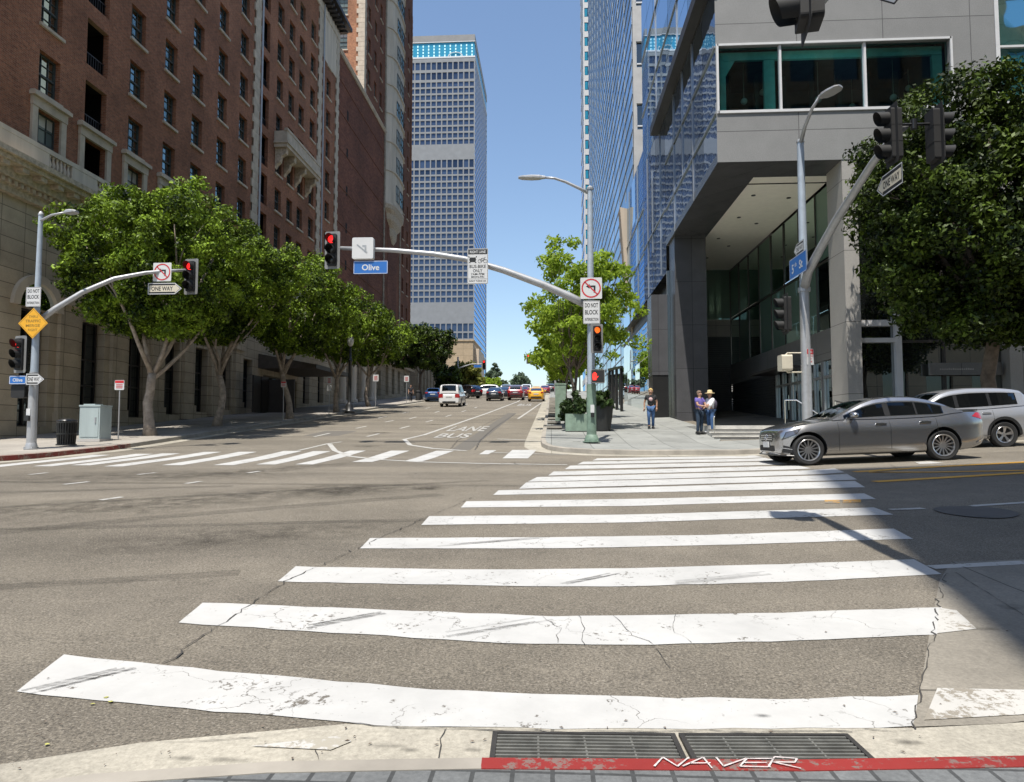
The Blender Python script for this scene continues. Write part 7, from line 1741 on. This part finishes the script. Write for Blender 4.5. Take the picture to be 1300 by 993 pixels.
    for u in (S['wf'], S['wr']):
        for s in (-1,1):
            yo = s*(wid(u)-.02); yc = s*(wid(u)-.13); rr = Rr*(.74 if rim == 'multi' else .66)
            key = (rim, Rr, s)
            if key not in WHEEL:
                mb = MB(); prof = [(rr,-.10),(Rr*.90,-.11),(Rr*.985,-.085),(Rr,-.05),(Rr,.05),(Rr*.985,.085),(Rr*.90,.11),(rr,.10)]; mb.lathe(prof, 40, axis='y'); ty = mb.mesh('wheel', M['tyre'], 40)
                mb = MB(); mb.lathe([(rr+.004,.085),(rr-.012,.10),(rr-.03,.092),(rr-.035,.03)], 40, axis='y'); mb.lathe([(0,.066),(.055,.066),(.065,.05),(.065,.02)], 20, axis='y')
                ns = {'multi':14,'five':5,'plain':7}[rim]
                for i in range(ns):
                    a = 2*PI*i/ns+.2; wo = .014 if rim == 'multi' else .035; wi = .012 if rim == 'multi' else .05
                    for dd in ((-.0,) if rim != 'five' else (-.13,.13)):
                        ca, sa = math.cos(a+dd), math.sin(a+dd); c0, s0 = math.cos(a), math.sin(a)
                        if rim == 'five': wo, wi = .018, .020
                        o_ = [(.05*c0-wi*sa,.05*s0+wi*ca),(.05*c0+wi*sa,.05*s0-wi*ca),((rr-.015)*ca+wo*sa,(rr-.015)*sa-wo*ca),((rr-.015)*ca-wo*sa,(rr-.015)*sa+wo*ca)]
                        mb.prism([(x,.045 if k3 < 2 else .068,z) for k3, (x, z) in enumerate(o_)], (0,.018,0))
                if s < 0: mb.v = [(x,-y,z) for x,y,z in mb.v]
                ri = mb.mesh('rim', M['rim'], 40)
                mb = MB(); mb.lathe([(0,.0),(rr-.03,.0),(rr-.03,.028),(0,.028)], 30, axis='y'); mb.lathe([(.09,.03),(Rr*.52,.03),(Rr*.52,.036),(.09,.036)], 30, axis='y')
                if s < 0: mb.v = [(x,-y,z) for x,y,z in mb.v]
                WHEEL[key] = (ty, ri, mb.mesh('brake', M['rim_dark'], 40))
            ty, ri, br = WHEEL[key]; w_ = link('wheel', ty, t, (u, yc, Rr)); link('rim', ri, w_); link('brake_disc', br, w_)
    return t
WHEEL = {}
px_paint = {}
for k, c, m_, r_ in [('grey',(.40,.40,.405),.92,.27),('silver',(.48,.49,.51),.6,.3),('white',(.72,.72,.71),0,.35),('black',(.012,.012,.015),.1,.25),('blue',(.012,.05,.16),.3,.3),('maroon',(.13,.015,.022),.3,.3),('taxi',(.78,.40,.015),0,.35),('red',(.25,.02,.03),.2,.3),('navy',(.02,.025,.04),.3,.3),('steel',(.30,.32,.34),.6,.3)]:
    px_paint[k] = paint('car_paint_'+k, c, m_, r_)
def G3(x, y): return G(x, y)+.006
# hero sedan: nose to the left, climbing slightly
sx, sy = 4.87, 14.86; rz = R(2.4); sl = (G(9,15.2)-G(5,15))/4
car('metallic grey four-door sedan with many-spoked rims, nose to the left at the crosswalk', 'sedan', (sx, sy+.88, G(sx,15)+.004), (0, -math.atan(sl)*.9, rz), SEDAN, px_paint['grey'], 'multi', None, True).scale = (1,1,.975)
car('silver sport utility car with black arch trim behind the grey sedan', 'suv', (8.28, 18.95, G(9.2,18.4)-.05), (0, -math.atan(sl)*.9, R(1.5)), SUV, px_paint['silver'], 'five', None, False, True).scale = (.94,.94,.93)
def far_car(label, cat, px, Y, S, p, head=-90, cls='far_car', rimk='plain'):
    q = hy(px, 505, Y); x = q[0]; a = R(head); L = S['L']
    # head -90: seen from behind; the Empty stands at the nose
    d = Vector((math.cos(a), math.sin(a)))                      # local +X points to the tail
    tail = Vector((x, Y)); nose = tail - d*L if head == -90 else tail - d*L/2
    slope = (G(tail.x, Y+4)-G(tail.x, Y))/4
    rot = Matrix.Rotation(a, 4, 'Z')
    fwd = Vector((d.x, d.y, (G(nose.x+d.x*L, nose.y+d.y*L)-G(nose.x, nose.y))/L)).normalized(); side = Vector((0,0,1)).cross(fwd).normalized(); up = fwd.cross(side)
    m3 = Matrix((fwd, side, up)).transposed()
    return car(label, cat, (nose.x, nose.y, G(nose.x, nose.y)+.005), m3.to_euler(), S, px_paint[p], rimk, 'cars up the street', cls=cls)
far_car('white delivery van seen from behind in the left lane', 'van', 570, 56, VAN, 'white', cls='delivery_van')
far_car('yellow taxi seen from behind at the right of the street', 'taxi', 680.5, 71, SEDAN, 'taxi', cls='taxi')
far_car('dark sedan seen from behind, in front of the queue left of the maroon car', 'car', 626.5, 73, SEDAN, 'black')
far_car('maroon sport utility car seen from behind, left of the taxi', 'suv', 654, 76, SUV, 'maroon')
far_car('deep blue car parked at the left kerb, partly behind the white van', 'car', 551, 73, SEDAN, 'blue', -84)
far_car('black sport utility car between the white van and the white crossing car', 'suv', 593, 86, SUV, 'black', -48)
far_car('white sport utility car turning across the street, seen from the side', 'suv', 614, 93, SUV, 'white', 8)
far_car('dark car close behind and right of the dark sedan in the queue', 'car', 638, 84, SEDAN, 'navy')
far_car('pale steel-grey car in the queue above the dark sedan', 'car', 642, 96, SUV, 'steel')
far_car('dark red car peeping out right of the maroon sport utility car', 'car', 664, 88, SEDAN, 'red')
far_car('small white car at the crest between the maroon car and the taxi', 'car', 668, 102, SUV, 'white')
far_car('red car at the crest right of the taxi', 'car', 692, 112, SEDAN, 'red')
far_car('dark car at the crest beyond the taxi', 'car', 699, 125, SUV, 'black')
# yellow roof light of the taxi sits on the taxi
for o in bpy.data.objects:
    if o.name == 'taxi':
        mb = MB(); mb.box(2.35,2.5,-.35,.35,1.46,1.60); mb.build('roof_light', M['sign_white'], o)
# ------------------------------------------------------------------ people
SKIN = simple('skin', (.42,.24,.16), .55, var=.06)
def skin_mesh(name, joints, edges, mats, sub=1):
    """joints: {name: (x,y,z,r)}; one continuous surface grown round the skeleton"""
    keys = list(joints); me = bpy.data.meshes.new(name); me.from_pydata([joints[k][:3] for k in keys], [(keys.index(a), keys.index(b)) for a, b in edges], [])
    ob = bpy.data.objects.new(name, me); COL.objects.link(ob)
    md = ob.modifiers.new('skin', 'SKIN'); md.use_smooth_shade = True
    if not me.skin_vertices:
        bm = bmesh.new(); bm.from_mesh(me); bm.verts.layers.skin.verify(); bm.to_mesh(me); bm.free()
    for i, k in enumerate(keys):
        r = joints[k][3]; me.skin_vertices[0].data[i].radius = (r, r) if not isinstance(r, tuple) else r; me.skin_vertices[0].data[i].use_root = (i == 0)
    sb = ob.modifiers.new('sub', 'SUBSURF'); sb.levels = sub; sb.render_levels = sub
    bpy.context.view_layer.update(); dg = bpy.context.evaluated_depsgraph_get(); nm = bpy.data.meshes.new_from_object(ob.evaluated_get(dg))
    bpy.data.objects.remove(ob); bpy.data.meshes.remove(me)
    nm.materials.clear(); nm.materials.append(mats); nm.polygons.foreach_set('use_smooth', [True]*len(nm.polygons)); return nm
def finger_mb(mb, wrist, d, side, up):
    """palm with four unequal bent fingers and a thumb"""
    d, side, up = Vector(d).normalized(), Vector(side).normalized(), Vector(up).normalized(); w = Vector(wrist)
    mb.path([w, w+d*.05, w+d*.095], [.024,.036,.03], 8)
    for i, (o, l) in enumerate(((-.03,.06),(-.01,.075),(.01,.07),(.03,.052))):
        a = w+d*.085+side*o; mb.path([a, a+d*l*.5+up*.006, a+d*l*.85+up*.022, a+d*l+up*.036], [.0095,.009,.008,.006], 6)
    a = w+d*.035-side*.03; mb.path([a, a+d*.025-side*.022, a+d*.055-side*.028+up*.012], [.011,.0095,.007], 6)
def person(label, loc, rz, h, J, shirt, trousers, shoe, hair, hat=None, extras=None, sleeves=True):
    t = thing('person', label, 'person', loc, rz=rz); s = h/1.75
    j = dict(pelvis=(0,0,.95,.135), waist=(0,.0,1.10,.125), chest=(0,-.01,1.30,.145), neckb=(0,0,1.46,.07), neck=(0,-.01,1.52,.055), head=(0,-.025,1.60,.085), crown=(0,-.015,1.69,.085),
      shl=(-.18,0,1.41,.065), ell=(-.23,.01,1.14,.045), wrl=(-.24,-.06,.90,.03), shr=(.18,0,1.41,.065), elr=(.23,.01,1.14,.045), wrr=(.24,-.06,.90,.03),
      hpl=(-.09,0,.90,.095), knl=(-.10,-.02,.50,.062), anl=(-.10,.02,.09,.042), tol=(-.11,-.14,.045,.04), hpr=(.09,0,.90,.095), knr=(.10,-.02,.50,.062), anr=(.10,.02,.09,.042), tor=(.11,-.14,.045,.04))
    for k, v in J.items(): j[k] = v + (j[k][3],) if len(v) == 3 else v
    sc_ = {k: (v[0]*s, v[1]*s, v[2]*s, v[3]*s) for k, v in j.items()}
    E = [('pelvis','waist'),('waist','chest'),('chest','neckb'),('neckb','neck'),('neck','head'),('head','crown'),('chest','shl'),('shl','ell'),('ell','wrl'),('chest','shr'),('shr','elr'),('elr','wrr'),('pelvis','hpl'),('hpl','knl'),('knl','anl'),('anl','tol'),('pelvis','hpr'),('hpr','knr'),('knr','anr'),('anr','tor')]
    nm = skin_mesh('body', sc_, E, SKIN, 2)
    bm = bmesh.new(); bm.from_mesh(nm); mb = MB()
    for sd_ in ('l','r'):
        w = Vector(sc_['wr'+sd_][:3]); e = Vector(sc_['el'+sd_][:3]); d = (w-e).normalized(); q = d.orthogonal().normalized(); finger_mb(mb, w, d, q, d.cross(q))
    hd = Vector(sc_['head'][:3])
    mb.path([hd+Vector((0,-.085*s,.035*s)), hd+Vector((0,-.108*s,-.005*s))], [.010*s,.018*s], 6)      # nose
    for k in (-1,1): mb.ell(hd+Vector((k*.088*s,.01,.01)), (.012,.025,.035), 8, 6)
    tmp = mb.mesh('tmp', SKIN); bm.from_mesh(tmp); bm.to_mesh(nm); bm.free(); bpy.data.meshes.remove(tmp)
    nm.polygons.foreach_set('use_smooth', [True]*len(nm.polygons)); link('body', nm, t)
    up = lambda ks, e, tr={}: {k: (sc_[k][0], sc_[k][1], sc_[k][2], sc_[k][3]+e) for k in ks}
    a = up(['chest','waist','pelvis','shl','shr','neckb'], .018)
    a['pelvis'] = a['pelvis'][:2] + (a['pelvis'][2]-.02, a['pelvis'][3]+.005); a['neckb'] = a['neckb'][:2]+(a['neckb'][2]-.025, a['neckb'][3])
    ed = [('chest','waist'),('waist','pelvis'),('chest','neckb'),('chest','shl'),('chest','shr')]
    for sd_ in ('l','r'):
        if sleeves == 'long':
            a['el'+sd_] = up(['el'+sd_], .014)['el'+sd_]; w = Vector(sc_['wr'+sd_][:3]).lerp(Vector(sc_['el'+sd_][:3]), .12); a['wr'+sd_] = (*w, sc_['wr'+sd_][3]+.013); ed += [('sh'+sd_,'el'+sd_),('el'+sd_,'wr'+sd_)]
        else:
            w = Vector(sc_['sh'+sd_][:3]).lerp(Vector(sc_['el'+sd_][:3]), .62); a['up'+sd_] = (*w, sc_['el'+sd_][3]+.022); ed.append(('sh'+sd_,'up'+sd_))
    link('shirt', skin_mesh('shirt', a, ed, shirt, 1), t)
    b = up(['pelvis','hpl','hpr','knl','knr','anl','anr'], .014); ed = [('pelvis','hpl'),('hpl','knl'),('knl','anl'),('pelvis','hpr'),('hpr','knr'),('knr','anr')]
    link('trousers', skin_mesh('trousers', b, ed, trousers, 1), t)
    for sd_ in ('l','r'):
        an, to = Vector(sc_['an'+sd_][:3]), Vector(sc_['to'+sd_][:3]); mb = MB(); f = (to-an); f.z = 0; f.normalize()
        z0 = min(an.z, to.z)-.045*s
        c0 = Vector((an.x, an.y, z0)); o = []
        mb.path([c0-f*.07+Vector((0,0,.055)), c0+Vector((0,0,.06)), c0+f*.10+Vector((0,0,.05)), c0+f*.19+Vector((0,0,.035))], [.045,.056,.052,.032], 10); mb.build('shoe', shoe, t, 180)
    hd = Vector(sc_['crown'][:3])
    if hair:
        mb = MB(); mb.lathe_ell((hd.x, hd.y+.022*s, hd.z-.02*s), (.102*s,.105*s,.105*s), 16, 10, 0)
        mb.v = [(x, y, max(z, hd.z-.09*s+max(0,-(y-hd.y)*1.4))) for x, y, z in mb.v]; mb.build('hair', hair, t, 180)
    if hat:
        mb = MB(); z = hd.z+.01
        mb.lathe([(0,.125*s),(.07*s,.12*s),(.10*s,.08*s),(.108*s,.0),(.20*s,-.01),(.205*s,-.02),(.10*s,-.015),(0,-.012)], 20, c=(hd.x,hd.y,z)); mb.build('hat', hat, t, 50)
    mb = MB(); f = Vector(sc_['head'][:3])
    for k in (-1,1): mb.ell(f+Vector((k*.034*s,-.086*s,.032*s)), (.012,.008,.007), 8, 6)
    mb.box(f.x-.028*s, f.x+.028*s, f.y-.094*s, f.y-.08*s, f.z-.048*s, f.z-.040*s); mb.build('face_features', M['bark_dark'], t)
    if extras: extras(t, s, sc_)
    return t
cl = lambda n, c, v=.15: simple(n, c, .85, var=v, scale=9)
DEN, DEN2 = cl('blue_denim', (.05,.11,.24), .35), cl('dark_denim', (.025,.045,.075), .3)
def tee_print(t, s, J):
    c = Vector(J['chest'][:3]); mb = MB(); mb.ell((c.x, c.y-.125*s, c.z-.02*s), (.085*s,.045*s,.085*s), 12, 8); mb.build('shirt_print', cl('pink_print', (.55,.38,.38)), t, 180)
person('woman in a black printed t-shirt and blue jeans walking down the right pavement', gz(4.02,27.9), R(-8), 1.62,
  dict(knl=(-.09,-.12,.53), anl=(-.08,-.05,.13), tol=(-.09,-.2,.07), knr=(.09,.0,.50), anr=(.09,.12,.09), tor=(.10,-.03,.045), ell=(-.27,.03,1.15), wrl=(-.28,-.02,.92), elr=(.26,.06,1.15), wrr=(.25,.02,.92)),
  cl('black_tee', (.02,.02,.022)), DEN, M['black_matte'], cl('blond_hair', (.50,.36,.14)), None, tee_print)
zz_ = G(5.45,25.9)+HK
def pack(t, s, J):
    c = Vector(J['chest'][:3]); mb = MB(); mb.lathe_ell((c.x+.05, c.y+.19*s, c.z-.08*s), (.13*s,.10*s,.2*s), 12, 8, 0); mb.build('backpack', cl('dark_backpack', (.06,.05,.08)), t, 180)
xa, ya = hy(886,540,25.3)[0], 25.0; xb = hy(900,540,25.3)[0]
person('man in a violet polo shirt leaning to the person in the straw hat', (xa, ya, G(xa,ya)+HK-.01), R(35), 1.56,
  dict(elr=(.22,-.14,1.16), wrr=(.12,-.30,1.16), ell=(-.22,-.12,1.16), wrl=(-.06,-.30,1.12)), cl('violet_polo', (.13,.10,.34)), DEN2, M['black_matte'], cl('grey_brown_hair', (.16,.11,.08)), None, None)
person('person in a straw hat, white shirt and blue jeans by the steps', (xb, ya+.05, G(xb,ya)+HK+.01), R(-60), 1.50,
  dict(elr=(.20,-.16,1.15), wrr=(.06,-.30,1.12), ell=(-.20,-.14,1.15), wrl=(-.04,-.30,1.10)), cl('white_shirt', (.72,.72,.74), .05), DEN, M['sign_white'], None, cl('straw_hat', (.62,.50,.28)), pack, 'long')
x = hy(521.5,500,68)[0]; person('small dark figure of a walker on the far hotel pavement near the last ficus', gz(x+.0,68), R(20), 1.7,
  dict(knl=(-.09,-.1,.53), anl=(-.08,-.02,.12), tol=(-.09,-.17,.07), anr=(.1,.12,.09), tor=(.1,-.03,.05)), cl('dark_coat', (.02,.02,.025)), cl('dark_trousers', (.015,.015,.02)), M['black_matte'], cl('dark_hair', (.02,.015,.01)))
